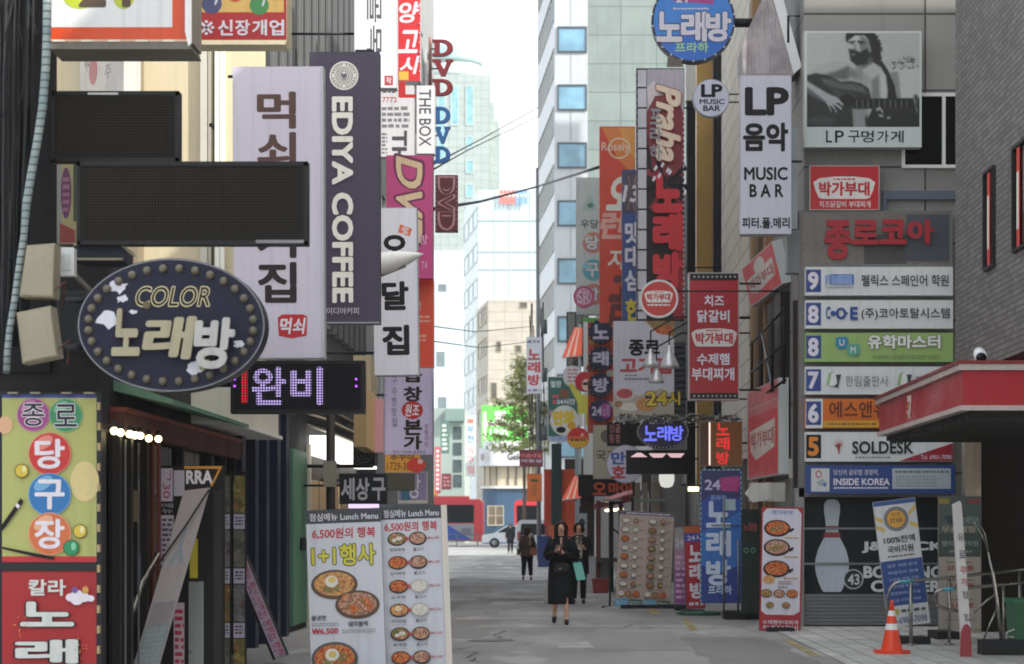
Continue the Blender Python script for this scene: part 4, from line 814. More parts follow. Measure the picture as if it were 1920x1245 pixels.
# tall Praha karaoke sign
s = fs("vertical_sign", "tall dark red and black karaoke sign with white script, film-strip edge and red letters", "sign", 50, 1193, 128, 1283, 600, .3, M('#4a3a4c', .4), M('#2c2528', .4), 0)
s.r(1213, 130, 1282, 215, M('#b0a9b4', .4, .25), 'panel'); s.p([(1213, 165), (1226, 150), (1240, 175), (1232, 200), (1216, 196)], M('#d0c6ca', .4), 'panel')
s.p([(1228, 180), (1268, 175), (1282, 215), (1282, 330), (1225, 330), (1213, 250), (1213, 210)], M('#7d2028', .4, .2), 'panel')
rn = random.Random(2)
for i in range(9): a = i * .7; s.p([(1248, 345), (1248 + 46 * math.cos(a), 345 + 60 * math.sin(a)), (1248 + 46 * math.cos(a + .22), 345 + 60 * math.sin(a + .22))], M('#8a1c26' if i % 2 else '#15131a', .4), 'panel')
s.r(1262, 440, 1283, 598, M('#9c1a24', .4, .12), 'panel')
s.r(1196, 131, 1212, 598, M('#c5c6cc', .4), 'film_strip')
for i in range(12): s.r(1195, 163 + i * 38, 1213, 166 + i * 38, INK, 'film_strip')
for i in range(36): s.r(1193.5, 132 + i * 13, 1196, 138 + i * 13, M('#7a5a78', .4), 'film_strip'); s.r(1280.5, 215 + i * 10.5, 1283, 220 + i * 10.5, M('#b8aac0', .4), 'film_strip')
s.t("Praha", 1232, 168, 1274, 305, M('#e2cdb4', .4), 3, rot=1, sh=.3, out=M('#8c2028', .4), ow=4)
s.vt("프라하", 1219, 206, 1240, 300, M('#8b8c92', .4), 2); s.vt("노래방", 1228, 332, 1276, 540, M('#c8202c', .35), 4, gap=.15, part='letter')
for x, y in ((1225, 318), (1238, 312), (1248, 322), (1232, 332), (1222, 338), (1252, 326)): s.p([(x, y), (x + 5, y - 8), (x + 8, y - 3), (x + 3, y + 4)], SW)
br(s, 200); br(s, 500); s.done()
# orange, blue, billiards signs further on
s = fs("vertical_sign", "tall orange to red vertical sign with white script, next to the blue one", "sign", 57, 1124, 237, 1191, 605, .25, M('#b8503a', .4), M('#cf4128', .4, .06), 0)
s.p([(1128, 239), (1190, 239), (1190, 330), (1160, 300)], M('#d97a34', .4, .1), 'panel'); s.p([(1160, 239), (1190, 239), (1190, 300), (1176, 280)], M('#dd9442', .4, .1), 'panel')
s.ring(1161, 278, 21, 20, 3, M('#e8c8a8', .4)); s.t("Rosely", 1128, 267, 1180, 287, M('#e8c8b4', .4), 1)
s.t("오", 1142, 334, 1186, 392, M('#e6e0d4', .4), 3, sh=.2); s.t("런", 1128, 398, 1168, 446, M('#dfa79a', .4), 3, sh=.2); s.t("지", 1142, 468, 1170, 504, M('#e8ded2', .4), 2, sh=.2); s.t("곰", 1143, 520, 1190, 604, M('#6a2622', .4), 3, sh=.2)
for i in range(30): s.bulb(1125.5, 242 + i * 12, 1.2, M('#8c7a9a', .4))
s.done()
s = fs("vertical_sign", "narrow deep blue vertical sign with white letters and a yellow last letter", "sign", 54, 1166, 318, 1203, 600, .25, M('#3a4468', .4), M('#39518c', .4, .12), 1)
s.r(1168, 320, 1202, 400, M('#4b4868', .4, .2), 'panel')
for i in range(16): a = i * .393; s.p([(1184, 362), (1184 + 17 * math.cos(a), 362 + 34 * math.sin(a)), (1184 + 17 * math.cos(a + .12), 362 + 34 * math.sin(a + .12))], M('#b98e4a' if i % 2 else '#6a5a58', .4), 'graphic')
s.t("13", 1170, 348, 1198, 378, SW, 2, sh=.2); s.vt("맛대심", 1173, 418, 1197, 544, SW, 3); s.t("한", 1174, 562, 1202, 600, M('#d9c23a', .4), 3); s.done()
s = fs("vertical_sign", "white billiards sign with pink and blue balls behind the orange sign", "sign", 62, 1080, 333, 1128, 590, .25, M('#aab0ae', .4), M('#c9cfcb', .4, .08), 1)
s.p([(1105, 362), (1122, 395), (1089, 395)], M('#b5c6bc', .4)); s.e(1107, 385, 6, 5, M('#4f8a7a', .4)); s.t("우당", 1089, 412, 1122, 428, M('#5b6a6a', .4), 2)
for cy, h, h2, ch in ((455, '#cf8a7c', '#e0b8ae', "당"), (506, '#5fb0bd', '#9cd0d6', "구"), (552, '#cf7f74', '#dfb0aa', "장")): s.e(1112, cy, 20, 20, M(h, .4)); s.e(1102, cy - 8, 9, 7, M(h2, .4)); s.t(ch, 1099, cy - 12, 1122, cy + 12, M('#e6e9e8', .4), 3, out=M('#4a5456', .4), ow=4)
s.done()
s = fs("round_sign", "round pink sign with a white swirl overlapping the billiards sign", "sign", 60, 1075, 535, 1115, 578, .1, M('#a85070', .4), M('#cb5e86', .4), 1, None, oval(1095, 556.5, 20, 21, 28)); s.t("SR", 1083, 546, 1106, 568, M('#eccbd8', .4), 2); s.ring(1095, 556, 14, 15, 2, M('#eccbd8', .4)); s.done()
# LP signs
s = fs("round_sign", "small round white music bar sign beside the gold stripe", "sign", 39, 1299, 148, 1368, 219, .16, M('#9a9ca4', .4), M('#c7c9d8', .4, .05), 1.5, None, oval(1333.5, 183.5, 34.5, 35.5, 36))
s.t("LP", 1316, 159, 1353, 181, INK, 3); s.t("MUSIC", 1312, 186, 1358, 195, INK, 2); s.t("BAR", 1319, 198, 1350, 208, INK, 2); br(s, 175, 1364, .015); br(s, 190, 1364, .015); s.done()
s = fs("vertical_sign", "large pale lilac vertical music bar sign with bold black capitals", "sign", 33, 1388, 141, 1484, 439, .28, M('#a2a5ae', .4, .15), M('#b9bac6', .4, .06), 1)
s.t("LP", 1400, 166, 1476, 214, INK, 3); s.t("음악", 1395, 232, 1476, 282, INK, 3); s.t("MUSIC", 1396, 314, 1476, 337, INK, 2); s.t("B A R", 1406, 346, 1468, 369, INK, 2); s.t("피터.폴.메리", 1392, 408, 1480, 428, INK, 2); br(s, 300, 1482); s.done()
s = fs("tilted_sign", "dirty mauve tilted sign box with a white edge above the tall music bar sign", "sign", 34.5, 1388, -60, 1503, 141, .9, M('#8f8a8a', .5, .2), None, 0, None, [(1393, 141), (1391, 88), (1405, 50), (1442, -30), (1458, -40), (1503, 126), (1488, 141)])
s.p([(1394, 139), (1392, 88), (1406, 50), (1440, -26), (1486, 137)], M('#aca3a6', .5, .9, streak=.8, sc=1.6), 'panel')
s.p([(1442, -30), (1458, -40), (1503, 126), (1488, 139)], M('#dcdedd', .4, .12), 'edge_trim', th=.03); s.done()
# guitarist board
s = fs("picture_sign", "square sign with a grey picture of a shirtless bearded man playing guitar", "sign", 33.6, 1508, 58, 1728, 276, .22, M('#9aa3a2', .4, .12), M('#b9c2c0', .4, .05), 0)
import numpy as np
def soft_print(s, x0, y0, x1, y1, step, base, shapes, tint):
    """a printed grey photograph: soft-edged tones laid over each other, stored per vertex of one flat sheet"""
    nx_, ny_ = int((x1 - x0) / step) + 1, int((y1 - y0) / step) + 1
    X, Y = np.meshgrid(np.linspace(x0, x1, nx_), np.linspace(y0, y1, ny_)); I = np.full(X.shape, base, float)
    for pts, gr, bl in shapes:
        P = np.array(pts, float); n = len(P); d = np.full(X.shape, 1e9); ins = np.zeros(X.shape, bool)
        for i in range(n):
            a, b = P[i], P[(i + 1) % n]; e = b - a; wx, wy = X - a[0], Y - a[1]; t = np.clip((wx * e[0] + wy * e[1]) / max(e @ e, 1e-9), 0, 1)
            d = np.minimum(d, np.hypot(wx - e[0] * t, wy - e[1] * t)); c = (a[1] > Y) != (b[1] > Y)
            ins ^= c & (X < (b[0] - a[0]) * (Y - a[1]) / ((b[1] - a[1]) if b[1] != a[1] else 1e-9) + a[0])
        w = np.clip(.5 + np.where(ins, d, -d) / (2 * bl), 0, 1); w = w * w * (3 - 2 * w); I = I * (1 - w) + gr * w
    I = np.clip(I + np.random.RandomState(3).normal(0, .018, I.shape), .03, .85); L = np.where(I <= .04045, I / 12.92, ((I + .055) / 1.055) ** 2.4) * 1.1
    o = s.nx(); vs = [s.P(x, y, o) - ORG[s.root.name] for x, y in zip(X.ravel(), Y.ravel())]
    me = bpy.data.meshes.new("picture"); me.from_pydata([v[:] for v in vs], [], [(j * nx_ + i, j * nx_ + i + 1, (j + 1) * nx_ + i + 1, (j + 1) * nx_ + i) for j in range(ny_ - 1) for i in range(nx_ - 1)])
    ca = me.color_attributes.new("ink", 'FLOAT_COLOR', 'POINT'); C4 = np.ones((L.size, 4)); C4[:, :3] = L.ravel()[:, None] * np.array(tint); ca.data.foreach_set("color", C4.ravel())
    m, nt, p = nodes_of("printed_picture"); at_ = nt.nodes.new("ShaderNodeVertexColor"); at_.layer_name = "ink"; nt.links.new(at_.outputs[0], p.inputs["Base Color"]); p.inputs["Roughness"].default_value = .5
    me.materials.append(m); q = bpy.data.objects.new("picture", me); COL.objects.link(q); q.parent = s.root
def ell_(cx, cy, rx, ry, t=0): return [(cx + rx * math.cos(a) * math.cos(t) - ry * math.sin(a) * math.sin(t), cy + rx * math.cos(a) * math.sin(t) + ry * math.sin(a) * math.cos(t)) for a in [i * .3142 for i in range(20)]]
def str_(pts, w): return [(x, y - w) for x, y in pts] + [(x, y + w) for x, y in reversed(pts)]
SHP = [([(1640, 60), (1726, 60), (1726, 128), (1652, 122)], .66, 6), ([(1676, 128), (1726, 128), (1726, 188), (1684, 188)], .70, 3), ([(1668, 136), (1684, 134), (1690, 188), (1680, 188)], .50, 3)]
rp = random.Random(6)
for i in range(26): x, y = rp.uniform(1672, 1722), rp.uniform(104, 126); SHP.append((ell_(x, y + (1722 - x) * .12, rp.uniform(2, 5), rp.uniform(1, 2.4), rp.uniform(-1, 1)), rp.uniform(.3, .55), 1.2))
SHP += [([(1588, 62), (1604, 58), (1640, 60), (1649, 86), (1650, 110), (1664, 130), (1677, 160), (1682, 188), (1664, 188), (1648, 150), (1640, 128), (1612, 120), (1600, 104), (1590, 82), (1586, 70)], .13, 2.2)]
for i in range(30): x = rp.uniform(1632, 1652); y = rp.uniform(70, 125); SHP.append((ell_(x, y, rp.uniform(2, 5), rp.uniform(1.2, 3), rp.uniform(0, 3)), rp.choice((.10, .2, .27)), 1.6))
SHP += [([(1600, 112), (1614, 120), (1636, 116), (1652, 126), (1661, 142), (1664, 170), (1662, 192), (1636, 192), (1610, 176), (1570, 160), (1543, 150), (1550, 128), (1570, 118), (1590, 114)], .66, 3),
    ([(1511, 136), (1532, 123), (1556, 117), (1580, 114), (1594, 121), (1566, 135), (1540, 142), (1511, 148)], .64, 3), ([(1511, 146), (1540, 141), (1566, 134), (1590, 124), (1600, 136), (1588, 150), (1560, 148), (1540, 146)], .36, 5),
    (ell_(1604, 140, 16, 9, .3), .45, 7), (ell_(1622, 152, 11, 12), .58, 6), ([(1634, 150), (1648, 140), (1650, 192), (1634, 190)], .46, 4), ([(1650, 132), (1660, 142), (1664, 172), (1662, 190), (1654, 190)], .70, 3), ([(1606, 120), (1616, 121), (1618, 150), (1608, 150)], .50, 5),
    ([(1606, 108), (1630, 104), (1636, 118), (1620, 128), (1604, 120)], .34, 4),
    ([(1591, 72), (1600, 66), (1620, 64), (1629, 76), (1629, 96), (1622, 108), (1606, 112), (1594, 106), (1592, 92), (1589, 88)], .66, 2), ([(1613, 66), (1629, 74), (1629, 102), (1616, 106), (1612, 90)], .44, 5), (ell_(1600, 70, 10, 4), .72, 4),
    ([(1591, 92), (1602, 93), (1612, 98), (1627, 90), (1631, 104), (1625, 119), (1607, 123), (1595, 114)], .15, 2.5), (ell_(1600, 102, 4.5, 1.6), .42, 1.4), ([(1592, 78), (1603, 76), (1604, 79), (1592, 81)], .16, 1.4), ([(1608, 76), (1621, 78), (1621, 81), (1608, 80)], .16, 1.4), (ell_(1598, 82, 3, 1.3), .25, 1), (ell_(1614, 82.5, 3.4, 1.4), .22, 1), ([(1602, 80), (1606, 82), (1607, 92), (1599, 93)], .55, 1.8), (ell_(1602, 93, 4, 1.4), .36, 1.4),
    ([(1586, 64), (1606, 58), (1622, 60), (1624, 66), (1604, 66), (1593, 74), (1586, 78)], .12, 2), (ell_(1632, 90, 5, 8), .48, 2.5), ([(1630, 74), (1650, 80), (1652, 112), (1640, 112), (1634, 96)], .12, 2.5)]
SHP += [([(1511, 142), (1530, 137), (1556, 143), (1576, 153), (1596, 152), (1614, 156), (1629, 166), (1633, 182), (1625, 200), (1628, 240), (1511, 240)], .16, 2.5), ([(1540, 147), (1560, 149), (1578, 157), (1600, 156), (1620, 164), (1626, 176), (1606, 172), (1570, 166), (1545, 158)], .33, 4), ([(1550, 160), (1580, 172), (1606, 176), (1600, 184), (1570, 182)], .25, 5),
    (ell_(1588, 188, 14, 12), .08, 2), ([(1600, 185), (1726, 184), (1726, 204), (1600, 204)], .10, 1.5), ([(1636, 203), (1726, 203), (1726, 240), (1618, 240)], .13, 2.5), ([(1598, 204), (1630, 204), (1622, 222), (1624, 240), (1600, 240)], .52, 3), (ell_(1540, 226, 26, 9), .24, 6)]
SHP += [([(1606 + i * 10.4, 187), (1607.6 + i * 10.4, 187), (1607.6 + i * 10.4, 202), (1606 + i * 10.4, 202)], .42, 1) for i in range(10)]
SHP += [([(1511, 150), (1530, 162), (1552, 175), (1571, 183), (1577, 190), (1566, 194), (1556, 198), (1545, 190), (1526, 178), (1511, 168)], .62, 2.4), ([(1511, 162), (1530, 176), (1548, 190), (1540, 190), (1511, 174)], .34, 3)]
for pts in ([(1560, 186), (1572, 190), (1581, 197)], [(1558, 190), (1570, 198), (1578, 204)], [(1554, 192), (1564, 202), (1569, 211)], [(1550, 192), (1556, 202), (1559, 210)]): SHP.append((str_(pts, 2.6), .62, 1.3))
SHP += [(str_([(1643, 206), (1650, 203), (1656, 212)], 3), .6, 1.5), (str_([(1648, 216), (1656, 218)], 2.4), .58, 1.5), (ell_(1666, 221, 4, 3), .5, 1.5), (ell_(1717, 186, 5, 9), .3, 2), (str_([(1712, 180), (1716, 196), (1720, 210)], 3), .55, 2)]
soft_print(s, 1513, 62, 1724, 238, 1.6, .67, SHP, (.96, 1.02, 1.0))
for i, (ch, x0, x1) in enumerate((("L", 1549, 1560), ("P", 1566, 1582), ("구", 1591, 1612), ("멍", 1615, 1638), ("가", 1645, 1666), ("게", 1670, 1694))): s.t(ch, x0, 245, x1, 267, M('#23272a', .5), 1)
s.done()
# small red sign under it
BADW = M('#d9d4d0', .4)
s = fs("shop_sign", "small red stew restaurant sign directly above the floor directory's header", "sign", 33.7, 1518, 310, 1649, 394, .15, M('#b9b3b0', .4), M('#b51d25', .4, .06), 1.5)
label_badge(s, 1583, 352, 58, 21, "박가부대", RED, BADW); s.t("치즈닭갈비 부대찌개", 1536, 377, 1632, 389, BADW, 1); s.done()
# floor directory
s = fs("floor_directory", "tall building directory of stacked floor panels with a red lettered metal header", "directory", 33.72, 1498, 395, 1786, 932, .2, M('#6f6e6c', .45, .2), None, 0)
s.r(1504, 398, 1782, 496, M('#77726c', .3, .3, metal=.3, streak=.3), 'header'); s.r(1620, 440, 1700, 495, M('#4b4a4c', .3, .3), 'header'); s.r(1700, 402, 1780, 490, M('#4a5058', .3, .3), 'header')
for i, ch in enumerate("종로코아"): s.t(ch, 1547 + i * 51, 416, 1593 + i * 51, 484 if i == 0 else 458, M('#a3202c', .4), 3, ext=.04, part='header_letter'); s.t(ch, 1548 + i * 51, 417, 1592 + i * 51, 483 if i == 0 else 457, M('#a3202c', .4), 3, part='header_letter')
PW = M('#d2d6d6', .4, .08); NUM = M('#2d4688', .4)
rows = [("9", 503, 556, PW), ("8", 565, 618, PW), ("8", 626, 680, M('#93b26a', .4, .08)), ("7", 689, 741, PW), ("6", 749, 804, M('#cf6a1e', .4, .06)), ("5", 811, 866, PW)]
for n_, y0, y1, mt in rows:
    s.r(1508, y0, 1783, y1, mt, 'floor_panel', th=.02, up=1)
    s.r(1509, y0 + 5, 1537, y1 - 6, NUM if n_ != "5" else M('#1b1b1d', .4), 'number_tile'); s.t(n_, 1514, y0 + 11, 1531, y1 - 12, SW if n_ != "5" else M('#d9832a', .4), 3)
    
s.r(1508, 749, 1540, 804, PW, 'floor_panel'); s.r(1509, 754, 1537, 798, NUM, 'number_tile'); s.t("6", 1514, 760, 1531, 792, SW, 3)
s.r(1553, 517, 1598, 536, M('#3f6cb4', .4), 'logo'); s.r(1556, 520, 1595, 533, M('#7d9cd0', .4), 'logo'); s.t("FLEZ", 1545, 519, 1594, 535, M('#8fa6d6', .4), 2); s.scrawl(1546, 539, 1598, 543, 1, M('#8a9096', .5)); s.t("펠릭스 스페인어 학원", 1612, 518, 1774, 539, M('#2c2f34', .5), 1)
s.t("C", 1546, 578, 1554, 600, M('#33508f', .4), 2); s.e(1559, 590, 5, 5, M('#2b4890', .4)); s.r(1559, 588, 1570, 592, M('#2b4890', .4)); s.ring(1574, 590, 10, 11, 5, M('#2b4890', .4)); s.e(1585, 590, 2, 2, M('#2b4890', .4)); s.t("E", 1592, 579, 1604, 601, M('#2b4890', .4), 3); s.t("(주)코아토탈시스템", 1612, 580, 1776, 602, M('#2c2f34', .5), 1)
for cx, cy, h, ch in ((1576, 645, '#2f86a8', "U"), (1597, 658, '#5ba08c', "M")): s.p([(cx - 12, cy - 10), (cx + 8, cy - 12), (cx + 12, cy - 6), (cx + 11, cy + 9), (cx - 4, cy + 12), (cx - 12, cy + 6)], M(h, .4), 'logo'); s.t(ch, cx - 5, cy - 6, cx + 4, cy + 5, SW, 1)
s.t("유학마스터", 1624, 631, 1758, 655, M('#dfe3dc', .4), 3, out=M('#5d6a52', .4), ow=4); s.t("www.uhakmaster.net", 1632, 664, 1757, 675, M('#6f8456', .4), 0)
for x in (1546, 1678): s.p([(x, 724), (x + 4, 702), (x + 14, 699), (x + 8, 722)], M('#9ab58a', .4), 'logo'); s.p([(x + 6, 726), (x + 10, 702), (x + 22, 700), (x + 18, 724)], M('#d9dedc', .4), 'logo'); s.p([(x + 18, 704), (x + 28, 704), (x + 22, 728), (x + 14, 727), (x + 21, 720)], M('#3c3f44', .4), 'logo')
s.t("한림출판사", 1582, 706, 1662, 726, M('#6f7478', .5), 0); s.t("한림출판사", 1712, 706, 1778, 726, M('#6f7478', .5), 0)
s.t("에스앤유", 1552, 754, 1660, 784, M('#5b2a14', .5), 1); s.r(1541, 790, 1782, 803, M('#c99a2c', .4), 'floor_panel'); s.scrawl(1550, 793, 1640, 800, 1, M('#8a5a1c', .5))
lf = []
for i in range(7):
    a = math.pi / 2 + (i - 3) * .52; L = (9, 15, 18, 21, 18, 15, 9)[i]; lf += [(1570 + 4 * math.cos(a + .3), 838 - 4 * math.sin(a + .3)), (1570 + L * math.cos(a), 838 - L * math.sin(a))]
s.p(sorted(lf, key=lambda q: math.atan2(q[1] - 838, q[0] - 1570)) if 0 else lf + [(1566, 836), (1569, 852), (1571, 852), (1572, 838)], M('#a8242e', .4), 'logo')
s.t("SOLDESK", 1595, 829, 1708, 851, M('#2b2d30', .5), 2); s.scrawl(1600, 856, 1665, 861, 1, M('#7d8084', .5)); s.p([(1682, 865), (1782, 832), (1782, 865)], M('#94202c', .4), 'graphic'); s.t("Tel. 6901-7098", 1722, 854, 1779, 862, SW, 0)
s.r(1507, 873, 1786, 926, M('#25427f', .4, .1), 'banner_panel'); s.r(1518, 879, 1552, 922, M('#c2c6c6', .4), 'banner_panel'); s.ring(1532, 890, 6, 7, 2, M('#b0363a', .4)); s.p([(1528, 905), (1540, 898), (1546, 906), (1536, 914)], M('#9aa4a8', .4)); s.p([(1538, 908), (1548, 906), (1544, 914)], M('#3a60a8', .4))
s.t("당신의 글로벌 경쟁력,", 1560, 881, 1644, 892, SW, 0); s.t("INSIDE KOREA", 1560, 898, 1664, 910, SW, 2); s.scrawl(1560, 913, 1664, 918, 1, SW); s.r(1669, 879, 1778, 917, M('#aeb6bb', .4), 'banner_panel'); s.scrawl(1674, 882, 1774, 889, 1, M('#5c6678', .5)); s.scrawl(1676, 892, 1752, 914, 4, M('#8a94a0', .5))
s.done()
# bowling shutter board
s = fs("bowling_board", "black bowling centre board with a giant white pin, on the shuttered wall", "board", 33.85, 1508, 932, 1762, 1116, .12, M('#1b2022', .5, .15), M('#1c2224', .5, .12), 0)
prof = [(936, 6), (940, 12), (948, 15), (960, 15), (975, 12.5), (990, 11.5), (1004, 12.5), (1016, 19), (1030, 26), (1048, 31), (1062, 32), (1076, 30), (1092, 25), (1104, 20), (1110, 16)]
s.p([(1560 + w, y) for y, w in prof] + [(1560 - w, y) for y, w in reversed(prof)], M('#b4bcc6', .4, .12), 'pin')
s.p([(1547, 986), (1573, 986), (1574, 992), (1546, 992)], M('#8c3a34', .4), 'pin'); s.p([(1546, 998), (1574, 998), (1577, 1008), (1543, 1008)], M('#8c3a34', .4), 'pin')
s.r(1508, 989, 1762, 993, STEEL, 'slat_rail', th=.02); s.r(1508, 1055, 1762, 1059, STEEL, 'slat_rail', th=.02)
s.e(1600, 1086, 19, 19, M('#aab0b2', .4), 'badge'); s.e(1600, 1086, 16.5, 16.5, M('#2a2f31', .4), 'badge'); s.t("43", 1590, 1077, 1611, 1096, M('#c2c7c8', .4), 2)
s.t("J&ROCK", 1617, 1016, 1768, 1036, M('#cdd1d2', .4), 3, part='lettering'); s.t("BOWLING", 1620, 1062, 1766, 1083, M('#cdd1d2', .4), 3); s.t("CENTER", 1634, 1089, 1764, 1109, M('#cdd1d2', .4), 3); s.done()
t = thing("roller_shutter", "grey steel roller shutter foot under the bowling board", "shutter", at(1640, 1172, 33.9)); m = MB()
for i in range(9):
    z0 = .03 + i * .055; m.box(at(1508, 0, 33.9).x, at(1765, 0, 33.9).x, 33.82 - .012 * (i % 2), 33.98, z0, z0 + .05, M('#74777a', .4, .25, metal=.5))
m.build("slats", t); m = MB(); m.box(at(1490, 0, 33.8).x, at(1507, 0, 33.8).x, 33.72, 33.99, 0, 2.2, M('#8a8986', .4, .25, metal=.4)); m.build("guide_rail", t)
# red vertical sign
s = fs("vertical_sign", "red vertical stew sign with white lettering and dotted black bands", "sign", 38, 1291, 511, 1386, 750, .3, M('#a8a6a4', .4, .12), M('#a51a26', .4, .07), 2)
s.r(1294, 513, 1384, 526, M('#27282b', .4), 'band'); s.r(1294, 737, 1384, 748, M('#27282b', .4), 'band')
for i in range(10): s.e(1302 + i * 8.4, 519, 2, 2, M('#a8a8a4', .4), 'band', 8); s.e(1302 + i * 8.4, 742.5, 2, 2, M('#a8a8a4', .4), 'band', 8)
for tx_, x0, y0, x1, y1 in (("치즈", 1321, 554, 1357, 574), ("닭갈비", 1308, 582, 1367, 604), ("수제햄", 1307, 663, 1367, 684), ("부대찌개", 1297, 690, 1376, 713)): s.t(tx_, x0, y0, x1, y1, SW, 2)
label_badge(s, 1339, 633, 43, 17, "박가부대", RED, BADW); br(s, 530); br(s, 730); s.done()
s = fs("round_sign", "round red stew sign with a white rim overlapping the tall karaoke sign", "sign", 36.5, 1199, 524, 1272, 596, .14, M('#d2cdcb', .4), M('#b8322f', .4, .08), 4, None, oval(1235.5, 560, 36.5, 36, 36))
label_badge(s, 1235, 556, 27, 11, "박가부대", RED, BADW); s.scrawl(1214, 569, 1258, 575, 1, BADW); br(s, 545, 1270, .015); s.done()
# oblique red signs along the side wall
for (tl, tr, bl_, lab, tall) in (((1390, 505, 39.9), (1448, 452, 36), (1407, 577, 39.9), "red sign box leaning out from the wall below the music bar sign", 0), ((1401, 737, 40), (1460, 708, 36), (1401, 900, 40), "taller red sign on the side wall above the white cabinet", 1)):
    s = q3("angled_sign", lab, "sign", at(*tl), at(*tr), at(*bl_), (0, 0, 100, 100 * (2 if tall else 1)), .17, M('#c4cacb', .4, .1), M('#cf4f55', .45, .1, k=1.3), 2)
    h = 200 if tall else 100
    if tall: s.r(3, 3, 97, 60, M('#d4787c', .45, .1, k=1.2), 'panel'); s.r(6, 40, 94, 42, M('#d9b8b6', .4)); s.r(4, 104, 97, 106, M('#d9b8b6', .4))
    s.e(52, 24 if not tall else 100, 16, 18 if not tall else 14, M('#e0d8d4', .5, .2)); s.p([(10, h * .36 + (20 if tall else 0)), (90, h * .30 + (20 if tall else 0)), (88, h * .7), (30, h * .8), (12, h * .68)], M('#e0d8d4', .5, .2)); s.t("박가부대", 14, h * .42 + (14 if tall else 0), 86, h * .66, M('#b06058', .5), 2); s.done()
t = thing("wall_cabinet", "small white metal cabinet with a folded paper under the taller angled red sign", "cabinet", at(1440, 940, 35.5)); m = MB(); p, q = at(1408, 905, 35.3), at(1476, 940, 35.3); m.box(p.x, 3.55, 35.3, 35.8, q.z, p.z, M('#b4b2a8', .5, .25)); m.build("case", t); m = MB(); m.prism([at(x, y, 35.28) for x, y in ((1396, 925), (1410, 908), (1444, 904), (1446, 936), (1412, 942))], (0, .012, 0), M('#c3c1ba', .5, .2)); m.build("paper", t); m = MB(); p, q = at(1474, 862, 35), at(1500, 898, 35); m.box(p.x, q.x, 34.5, 34.6, q.z, p.z, M('#b8b6a8', .5, .2)); m.build("meter", t)
# pork restaurant board and neighbours
s = fs("shop_sign", "big white meat restaurant board with black and red brush letters and food pictures", "sign", 47, 1150, 602, 1264, 780, .25, M('#8f9090', .5, .2), M('#c4c2cc', .4, .06), 0)
FOOD = [SPECK("food_stew", ['#7a2412', '#c0522a', '#d98a48', '#4a2414'], 55), SPECK("food_meat", ['#6a3c28', '#a8705a', '#d0a890', '#3c2018'], 60), SPECK("food_rice", ['#c9c6bc', '#e2dfd6', '#b3ada0'], 70), SPECK("food_green", ['#3f5a30', '#7a8a4a', '#a84a30', '#d0b890'], 50), SPECK("food_soup", ['#b0713c', '#d9a86a', '#8a4a28'], 40)]
s.p([(1210, 602), (1264, 602), (1264, 632), (1230, 622)], FOOD[3], 'picture'); s.e(1245, 618, 17, 9, FOOD[0], 'picture'); s.p([(1150, 735), (1200, 742), (1240, 728), (1264, 742), (1264, 780), (1150, 780)], M('#b3a89a', .5, .25), 'picture'); s.e(1172, 738, 20, 13, M('#c8bcc0', .4), 'picture'); s.e(1171, 738, 15, 9, M('#b8454a', .4, .3), 'picture'); s.e(1180, 763, 20, 8, FOOD[2], 'picture'); s.e(1160, 758, 7, 6, FOOD[3], 'picture'); s.e(1212, 758, 20, 13, FOOD[4], 'picture')
s.t("종로", 1180, 638, 1236, 666, INK, 3); s.t("고기집", 1164, 671, 1258, 700, M('#b0343c', .4), 3); s.scrawl(1172, 702, 1196, 706, 1, TH); s.scrawl(1171, 708, 1225, 713, 1, TH); s.done()
s = fs("letter_sign", "yellow open-around-the-clock letters standing before the meat restaurant board", "sign", 43, 1210, 732, 1276, 762, .08, None, None, 0)
for i, (ch, x0, x1) in enumerate((("2", 1212, 1230), ("4", 1231, 1250), ("시", 1253, 1274))): s.t(ch, x0, 735, x1, 760, INK, 4, part='letter'); s.t(ch, x0, 735, x1, 760, M('#dcc03a', .4), 2, ext=.05, part='letter')
s.part('frame').tube([s.P(1210, 745, -.04), s.P(1276, 745, -.04)], .02, DARK, 6); br(s, 748); s.done()
for px, py, lab in ((1220, 688, "small silver lamp shade hanging before the meat board's red letters, higher of the small pair"), (1255, 690, "largest of three silver lamp shades, before the dark louvred window"), (1231, 718, "lowest of three silver lamp shades above the yellow letters")):
    t = thing("pendant_lamp", lab, "lamp", at(px, py, 42), "silver shades over the alley"); c = at(px, py, 42); k_ = 1.25 if px == 1255 else 1
    m = MB(); m.loft([((c.x, 42, c.z), .155 * k_, .155 * k_), ((c.x, 42, c.z + .06), .15 * k_, .15 * k_), ((c.x, 42, c.z + .18 * k_), .09 * k_, .09 * k_), ((c.x, 42, c.z + .3 * k_), .04, .04), ((c.x, 42, c.z + .36 * k_), .03, .03)], M('#d5d5d6', .25, .12, metal=.35), 18); m.build("shade", t)
    m = MB(); m.tube([(c.x, 42, c.z + .33), (c.x, 42, c.z + .7), (c.x + .5, 42.2, c.z + 1.0), (3.55, 42.2, c.z + 1.0)], .018, DARK, 6); m.build("arm", t)
